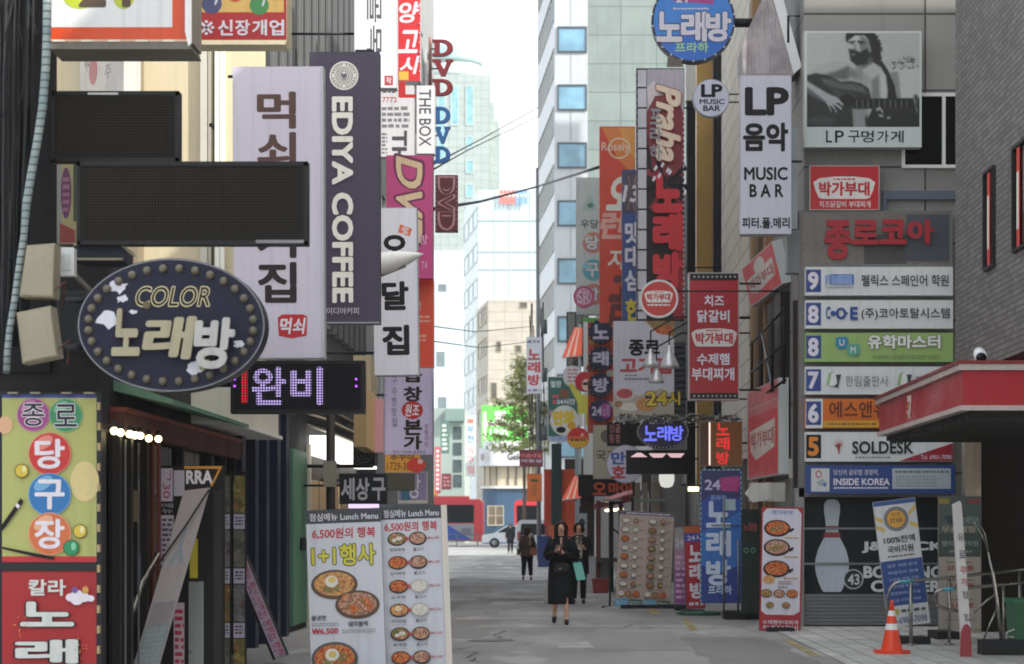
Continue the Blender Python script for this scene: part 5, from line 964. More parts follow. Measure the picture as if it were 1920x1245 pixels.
# hanging neon column of star balls
t = fs("star_sign", "column of four dark blue star-edged discs with white karaoke letters on a colourful board", "sign", 70, 1102, 600, 1150, 812, .15, M('#9a3a28', .5), M('#c0472c', .45, .2), 0)
for x, y, r, h in ((1112, 640, 8, '#c99a3a'), (1140, 655, 9, '#a8342c'), (1108, 690, 9, '#7a4428'), (1144, 700, 8, '#c4bcb0'), (1110, 735, 8, '#8a6a5a'), (1138, 610, 6, '#4a7a4a'), (1144, 760, 9, '#c8c0b4')): t.e(x, y, r, r * .8, M(h, .4, .2), 'panel')
t.r(1092, 596, 1148, 604, M('#6fae5a', .4), 'panel')
for i, ch in enumerate("노래방"):
    cy = 622 + i * 50; t.p([(1126 + (24 if j % 2 else 21) * math.cos(j * .2244), cy + (24 if j % 2 else 21) * math.sin(j * .2244)) for j in range(28)], M('#232b45', .4), 'disc', th=.1, up=1)
    t.t(ch, 1113, cy - 12, 1140, cy + 13, M('#d4cfe6', .4), 3)
    for j in range(14): t.bulb(1126 + 21 * math.cos(j * .4488), cy + 21 * math.sin(j * .4488), 1.2, M('#d8d8e0', .4))
t.p([(1126 + (23 if j % 2 else 20) * math.cos(j * .2244), 770 + (23 if j % 2 else 20) * math.sin(j * .2244)) for j in range(28)], M('#3a2c56', .4), 'disc', th=.1, up=1); t.e(1135, 770, 11, 14, M('#b04a9a', .4)); t.t("24", 1110, 763, 1128, 779, M('#d4cfe6', .4), 2); t.t("노래", 1130, 758, 1142, 782, M('#e0b8d8', .4), 1); t.done()
# cartoon-cafe signs
s = fs("shop_sign", "dark green comic cafe sign with white base strip beside the striped awning", "sign", 84, 1027, 706, 1086, 828, .5, M('#c8ccca', .4), M('#2f5f55', .4, .12), 1)
s.t("철판", 1032, 714, 1052, 726, M('#c9d6d0', .4), 2); s.scrawl(1036, 738, 1048, 760, 2, M('#c05060', .4)); s.e(1058, 738, 9, 9, M('#7a4a34', .4)); s.t("24시간", 1044, 748, 1078, 758, SW, 2); s.scrawl(1030, 765, 1060, 800, 2, M('#b08a9a', .4)); s.r(1029, 818, 1085, 827, M('#a9b4d0', .4)); s.t("만화카페", 1034, 819, 1078, 826, M('#5060a0', .4), 0); s.done()
s = fs("round_sign", "round white comic cafe disc with chunky yellow letters in front of the dark green sign", "sign", 80, 1031, 759, 1086, 818, .2, M('#a9a9a4', .4), M('#cfd0ca', .4), 1, None, oval(1058.5, 788.5, 27, 29, 32)); s.t("만화", 1038, 771, 1076, 796, M('#d9b92c', .4), 4, out=INK, ow=4); s.e(1052, 806, 9, 6, INK); s.e(1072, 798, 8, 8, M('#cf9a34', .4)); s.done()
s = fs("round_sign", "round red and yellow sign below the yellow comic letters", "sign", 76, 1063, 802, 1105, 841, .2, M('#9a2a24', .4), M('#c9302a', .4), 0, None, oval(1084, 821.5, 20.5, 20, 30)); s.p([(1064.5, 824), (1103.5, 824), (1100, 833), (1092, 840), (1076, 840), (1068, 833)], M('#d9a83a', .4)); s.p([(1065, 818), (1103, 818), (1103.5, 825), (1064.5, 825)], M('#cf6a34', .4)); s.scrawl(1070, 822, 1098, 829, 1, M('#5a2a1c', .4)); s.p([(1088, 816), (1092, 812), (1096, 814), (1091, 819)], M('#eac0b8', .4)); s.done()
s = fs("round_sign", "round pale disc with small red print near the orange awning", "sign", 79, 1055, 684, 1091, 726, .15, M('#a9a6a6', .4), M('#cdc9cc', .4), 1, None, oval(1073, 705, 18, 20, 28)); s.scrawl(1064, 690, 1082, 718, 4, M('#a87880', .4)); s.done()
s = fs("figure_sign", "cut-out sign of a red-haired figure in yellow raising one arm", "sign", 77, 1064, 697, 1118, 802, .12, None, None, 0)
s.p([(1066, 722), (1072, 718), (1088, 738), (1100, 742), (1112, 748), (1112, 760), (1106, 760), (1106, 776), (1084, 776), (1082, 752), (1074, 738)], M('#c8c24a', .4), 'body', th=.12); s.e(1096, 716, 18, 19, M('#b5242a', .4), 'hair', th=.125, up=1); s.e(1100, 722, 9, 11, M('#d9b9a8', .4), 'face'); s.p([(1092, 718), (1110, 716), (1110, 722), (1093, 723)], INK, 'face'); s.p([(1084, 776), (1093, 776), (1093, 800), (1085, 800)], M('#c9c9c2', .4), 'body', th=.1); s.p([(1097, 776), (1106, 776), (1108, 796), (1099, 798)], M('#bdb04a', .4), 'body', th=.1); s.done()
# cluster under the meat board
s = fs("shop_sign", "tan board with two dark letters behind the round white sign", "sign", 52, 1112, 797, 1178, 898, .25, M('#8f8778', .5), M('#b3a994', .5, .12), 1); s.t("국가", 1118, 844, 1156, 864, M('#4b4640', .5), 1); s.e(1136, 818, 10, 12, M('#6a6258', .5)); s.done()
s = fs("shop_sign", "black sign with small red columns of letters beside the oval neon sign", "sign", 50, 1138, 792, 1212, 836, .2, M('#1f1e20', .5), M('#2a282a', .5, .15), 1); s.vt("정통", 1142, 796, 1152, 830, M('#b06a6c', .4), 1); s.vt("곱창", 1154, 796, 1163, 830, M('#c8868a', .4), 1); s.r(1139, 793, 1165, 835, M('#53262a', .4), 'panel') if 0 else None; s.done()
s = fs("round_sign", "round white sign with a blue letter above a red one, behind a small dark display", "sign", 46.5, 1138, 834, 1212, 906, .2, M('#8a8a94', .4), M('#c1bdce', .4, .06), 1.5, None, oval(1173, 870, 36, 36, 36)); s.t("만", 1147, 848, 1172, 870, M('#3458a8', .4), 3); s.t("호", 1147, 874, 1172, 896, M('#b02a34', .4), 3); s.done()
s = fs("dot_display", "small dark display with three white wedges at its top edge, under the oval neon sign", "display", 45, 1174, 844, 1290, 889, .18, M('#232226', .45, .15), M('#1f1e22', .45, .15), 1.5)
for x in (1182, 1216, 1250): s.p([(x, 857), (x + 12, 849), (x + 20, 849), (x + 32, 857)] if x < 1200 else [(x, 850), (x + 34, 850), (x + 26, 858), (x + 8, 858)], LIT('#d8b0b4', .4), 'wedge')
br(s, 860); s.done()
s = fs("oval_sign", "small purple oval karaoke sign with lit blue neon letters", "sign", 44, 1194, 778, 1292, 841, .2, M('#3a3640', .45), M('#2a2345', .4, .1), 2.5, None, oval(1243, 809.5, 49, 31.5, 40))
for i, ch in enumerate("노래방"): s.t(ch, 1208 + i * 25, 799, 1231 + i * 25, 826, LIT('#5a62d8', .6), 2)
s.t("프라하", 1222, 785, 1262, 796, M('#8f8a9a', .4), 1)
for i in range(40): a = i * .15708; s.bulb(1243 + 47 * math.cos(a), 809.5 + 29.5 * math.sin(a), 1.4, M('#b8b4b0', .35))
br(s, 800, 1290); s.done()
s = fs("shop_sign", "brown sign with a lit red column of karaoke letters above the blue banner", "sign", 40, 1312, 790, 1392, 874, .3, M('#8a8378', .5, .2), M('#8a5f30', .5, .15), 1.5); s.vt("노래방", 1344, 793, 1367, 870, LIT('#d0282a', .42), 2); s.r(1329, 792, 1332, 872, LIT('#f0d8d0', .5), 'tube_light'); s.r(1313, 792, 1328, 872, M('#5c4634', .5), 'panel'); br(s, 830); s.done()
t = thing("globe_lamp", "lit white globe lamp below the small dark display", "lamp", at(1250, 902, 45.5)); c = at(1250, 901, 45.5); m = MB(); m.loft([((c.x, c.y, c.z - .15), .06, .06), ((c.x, c.y, c.z - .11), .13, .13), ((c.x, c.y, c.z), .165, .165), ((c.x, c.y, c.z + .1), .165, .165), ((c.x, c.y, c.z + .14), .15, .15)], LIT('#f0eee6', .3), 16); m.build("globe", t); m = MB(); m.tube([(c.x, c.y, c.z + .13), (c.x, c.y, c.z + .3)], .03, DARK, 6); m.build("stem", t)
t = thing("wall_lamp", "small glowing strip lamp in the dark entrance beside the blue banner", "lamp", at(1300, 917, 50.2)); m = MB(); p, q = at(1290, 913, 50.2), at(1310, 921, 50.2); m.box(p.x, q.x, 50.1, 50.2, q.z, p.z, LIT('#ffe6b8', 1.5)); m.build("tube", t); m = MB(); m.box(p.x - .02, q.x + .02, 50.2, 50.3, q.z - .02, p.z + .05, DARK); m.build("housing", t)
t = thing("wire_tangle", "tangle of wires and small pale bulbs strung above the oval neon sign and dark displays", "wires", at(1270, 786, 42.5)); rn = random.Random(8)
for i in range(12):
    m = MB(); x = 1148 + rn.uniform(0, 30); pts = []
    while x < 1392: pts.append(at(x, 784 + rn.uniform(-9, 9), 42.5 + rn.uniform(-.1, .1))); x += rn.uniform(8, 20)
    m.tube(pts, .009, M(('#2a2a2a', '#6a6660', '#8a867c')[i % 3], .5), 4); m.build("wire", t)
for i in range(30): m = MB(); m.ball(at(rn.uniform(1150, 1390), 785 + rn.uniform(-8, 9), 42.35), .022, M('#b9b6ac', .4), 6, 4); m.build("bulb", t)
# far right-row signs
s = fs("vertical_sign", "narrow white vertical karaoke sign with red letters on the far alley corner", "sign", 108, 987, 632, 1016, 738, .4, M('#a9adb2', .4), M('#cccdd6', .4), 1); s.vt("노래방", 991, 655, 1012, 722, M('#b0383e', .4), 3, gap=.2); s.scrawl(990, 636, 1013, 645, 1, M('#7f7a90', .4)); s.scrawl(990, 728, 1013, 736, 1, M('#7f7a90', .4)); s.done()
s = fs("shop_sign", "dark maroon sign with rows of pale letters on the far alley corner", "sign", 106, 974, 843, 1018, 875, .3, M('#4a1f28', .4), M('#6a2430', .4), 1); s.t("이솜네일", 977, 850, 1015, 858, M('#c8706a', .4), 2); s.t("미용실", 978, 861, 1015, 867, M('#b9b0c0', .4), 2); s.done()
s = fs("vertical_sign", "orange vertical board under the maroon sign by the parked van", "sign", 109, 988, 888, 1016, 940, .25, M('#a84a2c', .4), M('#c2682e', .4, .1), 1); s.e(1002, 901, 8, 3, M('#4a4a30', .4)); s.scrawl(998, 908, 1006, 930, 5, M('#5a5a30', .4)); s.done()
for (x0, y0, x1, y1, Y, lab) in ((1053, 614, 1092, 671, 82, "upper striped orange and white window awning beside the star discs"), (1053, 893, 1090, 938, 82.5, "lower striped orange and white awning above the alley")):
    t = thing("awning", lab, "awning", at(x1, y1, Y), "striped orange awnings"); m = MB(); n_ = 9
    for i in range(n_):
        f0, f1 = i / n_, (i + 1) / n_; mt = M('#d8502a', .6) if i not in (2, 5) else M('#dcb8a2', .6)
        Q = lambda f: (at(x0 + (x1 - x0) * .62 * (1 - 0) + f * (x1 - x0) * .38, y0, Y + .9), at(x0 + f * (x1 - x0) * .97, y1 - f * 4, Y - .5))
        a, b_ = Q(f0); c_, d = Q(f1); m.add([a, b_, d, c_], [(0, 1, 2, 3)], mt)
    a, b_ = at(x0 + (x1 - x0) * .62, y0, Y + .9), at(x0, y1, Y - .5); e = at(x0 + (x1 - x0) * .8, y1 + 2, Y + .9); m.add([a, b_, e], [(0, 1, 2)], M('#c9462a', .6)); m.build("canopy", t)
    m = MB(); m.tube([at(x0 + 1, y1, Y - .5), at(x1, y1 - 4, Y - .5)], .025, M('#9a9a98', .4), 6); m.tube([at(x1 - 3, y1 - 2, Y - .4), at(x1 - 2, y1 + 12, Y + .8)], .02, STEEL, 5); m.build("frame", t)
t = thing("awning", "low red shop awning sloping over the stall lights beyond the tan menu board", "awning", at(1180, 950, 56)); m = MB()
A_ = [at(1112, 948, 58), at(1186, 927, 52), at(1186, 936, 52), at(1112, 952, 58)]; m.prism(A_, (.0, .0, -.05), M('#9c2e30', .6)); m.prism([at(1112, 948, 58), at(1186, 927, 52), at(1186, 920, 53.5), at(1150, 930, 58)], (0, 0, .03), M('#b23436', .6)); m.build("canopy", t)
m = MB(); m.tube([at(1186, 932, 52), (at(1186, 0, 52).x, 52, 0)], .03, DARK, 6); m.tube([at(1120, 948, 57), (at(1120, 0, 57).x, 57, 0)], .03, DARK, 6); m.build("post", t)
for px, py in ((1140, 957), (1152, 956), (1163, 954)):
    t = thing("stall_light", "warm light glowing in a row under the red shop awning", "light bulb", at(px, py, 56), "lights under the red awning"); m = MB(); m.ball(at(px, py, 56), (.09, .05, .035), LIT('#ffdfa8', 3), 8, 5); m.build("glass_bulb", t); m = MB(); m.tube([at(px, py - 2, 56), at(px, py - 6, 56)], .01, DARK, 5); m.build("cord", t)
# orange letter fascia in the dark shopfronts
s = fs("shop_sign", "black fascia with large orange letters above the red awning", "sign", 60, 1084, 890, 1190, 930, .3, M('#1f1f20', .5), M('#242324', .5), 1)
for ch, x0, x1 in (("오", 1112, 1136), ("마", 1142, 1162), ("이", 1164, 1184)): s.t(ch, x0, 905, x1, 927, M('#c8502c', .4), 3)
s.done()
# overhead wires
for pts, r, lab in (([(812, 392, 45), (900, 378, 70), (1000, 352, 95), (1124, 313, 62)], .045, "thick black cable crossing the alley from the neon letters to the orange sign"),
                    ([(812, 308, 46), (900, 262, 90), (1012, 200, 127.6)], .022, "thin pale wire rising from the blue letters to the white office block"),
                    ([(812, 318, 46), (880, 280, 80), (1010, 218, 128)], .02, "lower thin wire beside the one rising to the white office block"),
                    ([(814, 612, 60), (890, 622, 85), (1000, 612, 110)], .018, "thin wire sagging across the alley below the beige building's roof"),
                    ([(814, 640, 60), (900, 652, 85), (1000, 640, 110)], .018, "lowest thin wire sagging across the far alley")):
    P3 = [at(*p) for p in pts]; sm = []
    for i in range(len(P3) - 1):
        for k_ in range(6): sm.append(P3[i].lerp(P3[i + 1], k_ / 6))
    m = MB(); m.tube(sm + [P3[-1]], r, M('#2c2e31', .5), 6); o = m.build("overhead_cable"); o["label"] = lab; o["category"] = "cable"
t = thing("utility_pole", "tall thin grey utility pole with black cable bundle beside the white office block", "utility pole", (at(1008, 0, 110).x, 110, gz(110)))
m = MB(); x = at(1009, 0, 110).x; m.tube([(x + .05, 110, 0), (x - .05, 110, zpy(315, 110))], [.12, .08], M('#6d6f70', .6), 10); m.build("shaft", t)
m = MB(); rn = random.Random(4)
for i in range(7):
    x0 = x + rn.uniform(-.5, .35); m.tube([(x0, 110, zpy(rn.uniform(560, 640), 110)), (x0 + rn.uniform(-.2, .2), 110, zpy(760, 110)), (x0 + rn.uniform(-.3, .3), 110, zpy(900, 110))], .03, M('#34383b', .6), 5)
m.build("cable_bundle", t); m = MB(); 
for py in (600, 690, 800): m.tube([(x + .3, 110, zpy(py, 110)), (x + .3, 110, zpy(py + 26, 110))], .17, M('#4a4e50', .5), 10)
m.build("transformer", t)
# ================================================================ convenience store canopy, camera, street things on the right
t = thing("store_canopy", "red convenience store canopy with white trim below the brick wall", "canopy", (6.5, 27, 2.87))
RDC = M('#a01624', .35, .08); TR = M('#b9a9a4', .35, .2)
m = MB(); m.box(4.41, 11, 24.0, 30.5, 2.93, 3.32, RDC); m.build("red_band", t)
m = MB(); m.box(4.36, 11, 23.95, 30.55, 3.323, 3.39, TR); m.box(4.38, 11, 23.97, 30.52, 2.87, 2.927, TR); m.box(4.34, 11, 23.93, 30.57, 3.393, 3.43, M('#7a2026', .4)); m.build("trim", t)
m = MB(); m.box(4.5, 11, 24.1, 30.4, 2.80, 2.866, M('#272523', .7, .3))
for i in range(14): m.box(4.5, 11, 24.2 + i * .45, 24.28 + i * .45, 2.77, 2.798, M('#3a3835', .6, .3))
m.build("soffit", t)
s = Sign("canopy_emblem", "x", "emblem", (4.405, 28.1, 3.29), (0, -.01, 0), (0, 0, -.01), (0, 0, 70, 32), .003, None, None)
bpy.data.objects.remove(s.root); s.root = t
s.p([(18, 1), (52, 1), (52, 8), (40, 31), (28, 31), (40, 9), (18, 9)], M('#d9c4bc', .4), 'emblem'); s.p([(18, 12), (36, 12), (34, 17), (18, 17)], M('#c98a3a', .4), 'emblem'); s.p([(18, 20), (31, 20), (28, 25), (18, 25)], M('#d9c4bc', .4), 'emblem'); s.done()
t = thing("security_camera", "small white bullet camera on top of the red canopy", "security camera", at(1840, 690, 25)); c = at(1838, 668, 25)
m = MB(); m.tube([c + Ve((.02, .16, .05)), c + Ve((-.0, -.06, -.02))], [.075, .078], M('#dde1e2', .3, .05), 14); m.build("body", t)
m = MB(); m.tube([c + Ve((-.0, -.055, -.02)), c + Ve((-.003, -.075, -.025))], .062, BLACK, 14); m.build("lens", t); m = MB(); m.tube([c + Ve((.02, .1, 0)), c + Ve((.03, .12, -.12))], .03, M('#b9bcbd', .4), 8); m.build("mount", t)
BASEK = M('#232528', .6, .2)
def foot_base(s, x0, x1, Y0, Y1, h=.07):
    m = s.part('base'); m.box(x0, x1, Y0, Y1, .004, h, BASEK)
def bowl(s, cx, cy, rx, ry, food, rim='#2b2a2a', egg=False, garnish=None):
    s.e(cx, cy, rx, ry, M(rim, .4, .1), 'food_picture', 22); s.e(cx, cy - ry * .05, rx * .86, ry * .8, food, 'food_picture', 22)
    if garnish: s.e(cx + rx * .2, cy - ry * .1, rx * .35, ry * .3, garnish, 'food_picture', 12); s.e(cx - rx * .3, cy + ry * .15, rx * .25, ry * .25, garnish, 'food_picture', 10)
    if egg: s.e(cx - rx * .1, cy - ry * .25, rx * .3, ry * .36, M('#e4e0d4', .4), 'food_picture', 18); s.e(cx - rx * .08, cy - ry * .27, rx * .17, ry * .2, M('#d9bf6a', .4), 'food_picture', 14)
# tan double menu board
s = fs("menu_board", "tan standing menu board with two columns of small food pictures and a blue-green foot strip", "menu board", 42.2, 1162, 957, 1265, 1136, .06, M('#9a8f86', .5), M('#b8a79b', .5, .08), 1, tilt=.05)
s.r(1162, 958, 1264, 964, M('#55506a', .5), 'header'); s.scrawl(1175, 959, 1258, 963, 1, SW)
for col in (1163, 1213):
    for i in range(8):
        y = 975 + i * 17; f1 = FOOD[(i * 2 + (col > 1200)) % 4]; bowl(s, col + 12, y, 8, 5.6, f1 if i else FOOD[2]); bowl(s, col + 31, y, 5.5, 5, FOOD[(i + 1) % 5] if not 2 <= i <= 5 else FOOD[2], '#2b2a2a'); s.scrawl(col + 38, y - 2, col + 47, y + 2, 1, M('#8a8078', .5)); s.scrawl(col + 6, y + 7, col + 36, y + 9, 1, M('#7a7068', .5))
    for k_ in range(3): bowl(s, col + 9 + k_ * 14, 1112, 7, 6, FOOD[(k_ + 2) % 4], '#8a5a48')
for i in range(4): s.r(1162 + i * 26, 1122, 1186 + i * 26, 1136, M(['#4a9ac0', '#3f5a48', '#5aa6c8', '#41604a'][i], .5), 'foot_strip'); s.scrawl(1164 + i * 26, 1125, 1184 + i * 26, 1133, 2, M('#a9c0c4', .5))
foot_base(s, at(1165, 0, 41.9).x, at(1290, 0, 41.9).x, 41.9, 42.6); a = at(1148, 990, 42.4); s.part('stand').tube([a, (a.x - .05, 42.4, .03), (a.x - .2, 42.2, .02)], .02, BLACK, 6); s.part('stand').tube([at(1160, 1000, 42.4), a], .02, BLACK, 6); s.done()
def banner(lab, Y, x0, y0, x1, y1, case, face, tilt=0, name="standing_banner"):
    return fs(name, lab, "banner", Y, x0, y0, x1, y1, .03, case, face, 1, tilt=tilt)
s = banner("faded pink banner between the tan menu board and the red karaoke banner", 41, 1264, 988, 1286, 1132, M('#8a6a80', .5), M('#a8809c', .5, .2))
s.r(1265, 990, 1285, 1030, M('#9a9a94', .5, .2), 'panel'); s.t("24", 1266, 1010, 1282, 1024, M('#d0c0d8', .5), 1); s.r(1265, 1066, 1285, 1130, M('#8a4a88', .5, .3), 'panel'); s.scrawl(1267, 1040, 1284, 1125, 8, M('#c8a8c0', .5)); foot_base(s, at(1266, 0, 40.8).x, at(1286, 0, 40.8).x, 40.8, 41.2); s.done()
s = banner("red karaoke banner leaning beside the big blue one", 39.3, 1282, 986, 1318, 1142, M('#6a2a30', .5), M('#a82430', .45, .1), tilt=-.03)
s.r(1283, 987, 1318, 1000, M('#b85a28', .5), 'panel'); s.r(1283, 1000, 1318, 1016, M('#3a4aa0', .5), 'panel'); s.t("24시", 1288, 1003, 1314, 1014, SW, 1); s.vt("노래방", 1291, 1024, 1316, 1122, SW, 3); s.scrawl(1288, 1128, 1314, 1138, 1, SW); foot_base(s, at(1280, 0, 39.1).x, at(1322, 0, 39.1).x, 39.1, 39.7); s.done()
s = banner("tall blue karaoke banner with a magenta tab and a border of tiny lights", 37, 1313, 880, 1390, 1131, M('#2a3560', .5), M('#2f6cb8', .45, .1))
s.r(1315, 882, 1388, 940, M('#2f2f62', .45, .1), 'panel'); s.p([(1315, 940), (1330, 930), (1388, 935), (1388, 960), (1340, 985), (1315, 1000)], M('#2a4a9a', .45, .1), 'panel'); s.p([(1315, 1060), (1350, 1072), (1388, 1060), (1388, 1130), (1315, 1130)], M('#233a86', .45, .1), 'panel')
s.t("24", 1322, 900, 1350, 918, M('#b8b0d8', .4), 2); s.p([(1350, 896), (1386, 892), (1388, 908), (1384, 922), (1352, 920)], M('#a8307a', .4), 'graphic'); s.t("프라하", 1332, 928, 1362, 938, M('#8fb0e0', .4), 1)
s.vt("노래방", 1326, 942, 1368, 1096, M('#b9c6dc', .4), 4, out=M('#1d3a80', .4)) if 0 else s.vt("노래방", 1326, 942, 1368, 1096, M('#c2cce0', .4), 3)
s.t("프라하", 1328, 1098, 1372, 1114, M('#b9cbe8', .4), 2); s.r(1357, 936, 1379, 957, M('#9fb8bc', .5), 'notice')
for i in range(26):
    y = 884 + i * 9.6; 
    for x in (1314, 1389.5): s.r(x - .9, y, x + .9, y + 4.5, M('#8fc0c4', .4), 'light_strip')
for i in range(8): s.r(1318 + i * 9, 880, 1323 + i * 9, 882, M('#8fc0c4', .4), 'light_strip')
st = s.part('stand')
for px in (1357, 1384): st.tube([at(px, 930 if px < 1370 else 1010, 36.9), (at(px, 0, 36.9).x, 36.9, .02)], .018, STEEL, 6)
st.tube([at(1334, 985, 36.92), at(1384, 985, 36.92)], .015, STEEL, 6); foot_base(s, at(1360, 0, 36.6).x, at(1425, 0, 36.6).x, 36.6, 37.4, .14); s.done()
t = thing("garden_hose", "coil of green hose on the asphalt at the foot of the blue banner", "hose", at(1310, 1150, 38.6)); m = MB(); c = Ve((at(1312, 0, 38.6).x, 38.6, .025))
m.tube([c + Ve(((.33 + .02 * (i % 5)) * math.cos(i * .5), .35 * math.sin(i * .5), .012 * (i // 13))) for i in range(38)], .022, M('#2f5a4c', .4), 6); m.build("hose_coil", t)
s = fs("wall_notice", "dark green notice board in the shadow between the blue banner and the stew banner", "notice board", 36.2, 1390, 955, 1424, 1150, .05, M('#1f2a28', .5), M('#25302d', .5, .15), 1); s.t("노래방", 1394, 980, 1420, 996, M('#9a3a3c', .5), 2); s.ring(1399, 1032, 5, 5, 2, M('#5a8a68', .5)); s.ring(1412, 1032, 5, 5, 2, M('#5a8a68', .5)); s.done()
t = thing("stay_poles", "pair of thin grey leaning poles beside the blue banner", "pole", at(1410, 1160, 36.3)); t.name = "leaning_pole"; m = MB(); m.tube([at(1394, 1030, 36.3), (at(1420, 0, 36).x, 36, .02)], .014, STEEL, 6); m.tube([at(1397, 1030, 36.25), (at(1398, 0, 36).x, 36, .02)], .014, STEEL, 6); m.build("tube", t)
# stew banner (white with red frame)
s = banner("white stew menu banner in a red frame with bowls down its middle, beside the directory", 32.4, 1428, 950, 1506, 1182, M('#7d2028', .5), M('#a4252f', .45, .1), tilt=.02)
s.p([(1438, 953), (1496, 953), (1503, 962), (1503, 1145), (1492, 1152), (1440, 1152), (1431, 1145), (1431, 962)], M('#cdcbd6', .45, .05), 'panel'); s.r(1442, 955, 1492, 965, M('#c3cbe0', .45), 'panel'); s.t("박가부대", 1448, 956, 1486, 964, M('#4a5a9a', .5), 1)
for i, y in enumerate((990, 1026, 1066)):
    bowl(s, 1458, y, 25, 16, FOOD[(0, 1, 0)[i]], '#2a2424', False, FOOD[3] if i < 2 else None); s.p([(1480, y + 3), (1488, y - 2), (1490, y + 2), (1482, y + 8)], M('#2a2424', .4), 'food_picture'); s.scrawl(1472, y + 15, 1498, y + 20, 1, M('#b08a4a', .5))
bowl(s, 1444, 1086, 12, 8, FOOD[4], '#c0a078'); s.scrawl(1462, 1088, 1486, 1096, 2, M('#8a6a5a', .5))
for i in range(3): bowl(s, 1440 + i * 24, 1112, 11, 8, FOOD[(3, 1, 0)[i]], '#4a342c')
for i in range(2): bowl(s, 1447 + i * 30, 1134, 8, 6, FOOD[3], '#6a5a4a')
s.scrawl(1462, 1104 - 6, 1480, 1108 - 6, 1, TH); s.t("수제햄부대찌개", 1434, 1162, 1500, 1170, SW, 1); s.t("치즈닭갈비", 1434, 1172, 1500, 1180, SW, 1); foot_base(s, at(1440, 0, 32.1).x, at(1490, 0, 32.1).x, 32.1, 32.8, .06); s.done()
# tilted blue and white banner
s = banner("tilted white and navy banner with a round gold medal, leaning behind the traffic cone", 28.6, 1636, 942, 1716, 1180, M('#9aa0a8', .5), M('#c3c5c6', .45, .06), tilt=-.125)
s.r(1637, 943, 1715, 951, M('#33508c', .45), 'panel'); s.r(1637, 1055, 1715, 1140, M('#27447f', .45, .08), 'panel')
for a in ((1637, 968, 1650, 980), (1637, 984, 1652, 998), (1700, 968, 1715, 958), (1700, 984, 1715, 996)): s.p([(a[0], a[1]), (a[2], a[3] - 4), (a[2], a[3] + 4), (a[0], a[1] + 8)], M('#c9ac5a', .45))
s.e(1676, 978, 23, 23, M('#4b4f58', .4)); s.ring(1676, 978, 21, 21, 2, M('#8a8c90', .4)); s.e(1676, 978, 17, 17, M('#cf9a3a', .4)); s.t("전국", 1668, 966, 1684, 974, M('#8a5a1c', .4), 1); s.t("STAR", 1664, 977, 1688, 985, M('#7a4e18', .4), 2)
s.t("100%전액", 1648, 1010, 1706, 1023, M('#33363c', .5), 2); s.t("국비지원", 1653, 1028, 1701, 1041, M('#33363c', .5), 2); s.scrawl(1652, 1045, 1704, 1050, 1, TH)
for i in range(6): s.t(("실무 과정 안내", "취업까지 연계", "수강료 전액 지원", "국민내일 배움카드", "훈련장려금 지급", "지금 신청하세요")[i], 1648, 1062 + i * 13, 1704, 1068 + i * 13, M('#a9b9d8', .5), 0)
s.r(1640, 1146, 1660, 1156, M('#b0a85a', .5), 'graphic'); s.scrawl(1664, 1146, 1710, 1156, 1, TH); s.t("02-6901-7098", 1642, 1162, 1710, 1174, M('#4a5a80', .5), 1); s.part('base').tube([s.P(1650, 1178, -.05), (at(1660, 0, 28.7).x, 28.7, .02)], .02, STEEL, 6); foot_base(s, at(1690, 0, 28.4).x, at(1745, 0, 28.4).x, 28.4, 29.0, .1); s.done()
# grey-green and tan banner
s = banner("grey-green and tan banner with red prices standing upright behind the wrapped post", 29.9, 1759, 930, 1840, 1180, M('#8a8880', .5), M('#b3aa9e', .5, .08))
s.r(1760, 931, 1839, 1043, M('#5f6f68', .5, .15), 'panel'); s.p([(1768, 968), (1810, 966), (1790, 990)], M('#3a4a52', .5)); s.t("스페인어", 1802, 968, 1834, 982, M('#aab4a8', .5), 1); s.t("무료체험", 1766, 986, 1828, 998, M('#b4aa98', .5), 2); s.r(1760, 1000, 1839, 1044, M('#4a5850', .5, .15), 'panel'); s.t("펠릭스 어학원", 1766, 1014, 1834, 1024, M('#9aa49c', .5), 1); s.scrawl(1780, 1030, 1822, 1038, 1, M('#8a948c', .5)); s.r(1760, 935, 1780, 945, M('#b09a4a', .5)); s.r(1815, 935, 1838, 945, M('#a05a58', .5))
for y in (1052, 1085, 1122): s.scrawl(1775, y, 1824, y + 5, 1, M('#7a7068', .5)); s.t(("37,000원", "15,000원", "25,000원")[(1052, 1085, 1122).index(y)], 1776, y + 8, 1824, y + 18, M('#a03a40', .5), 2)
s.scrawl(1770, 1160, 1832, 1164, 1, M('#8a8078', .5)); foot_base(s, at(1757, 0, 29.7).x, at(1800, 0, 29.7).x, 29.7, 30.5, .11); s.done()
# traffic cone
t = thing("traffic_cone", "orange traffic cone with two white bands on the pavement", "traffic cone", (at(1672, 0, 26.3).x, 26.3, .008)); cx = at(1672, 0, 26.3).x
ORC = M('#d8401c', .4, .12); OR2 = [(.0, .21), (.035, .2), (.04, .145)]
m = MB(); m.loft([((cx, 26.3, z), r, r) for z, r in ((.045, .135), (.12, .118), (.30, .083))], ORC, 22, False); m.loft([((cx, 26.3, z), r, r) for z, r in ((.375, .069), (.47, .051))], ORC, 22, False); m.loft([((cx, 26.3, z), r, r) for z, r in ((.535, .038), (.64, .02), (.66, .018))], ORC, 22); m.build("body", t)
m = MB(); m.loft([((cx, 26.3, z), r, r) for z, r in ((.30, .084), (.375, .07))], M('#d9d9d6', .4), 22, False); m.build("white_band", t); m = MB(); m.loft([((cx, 26.3, z), r, r) for z, r in ((.47, .052), (.535, .039))], M('#d9d9d6', .4), 22, False); m.build("white_band", t)
m = MB(); m.prism([(cx + .235 * math.cos(a) * (1 if i % 2 else .96), 26.3 + .235 * math.sin(a), .009) for i, a in enumerate([k * .7854 + .39 for k in range(8)])], (0, 0, .04), ORC); m.build("foot", t)
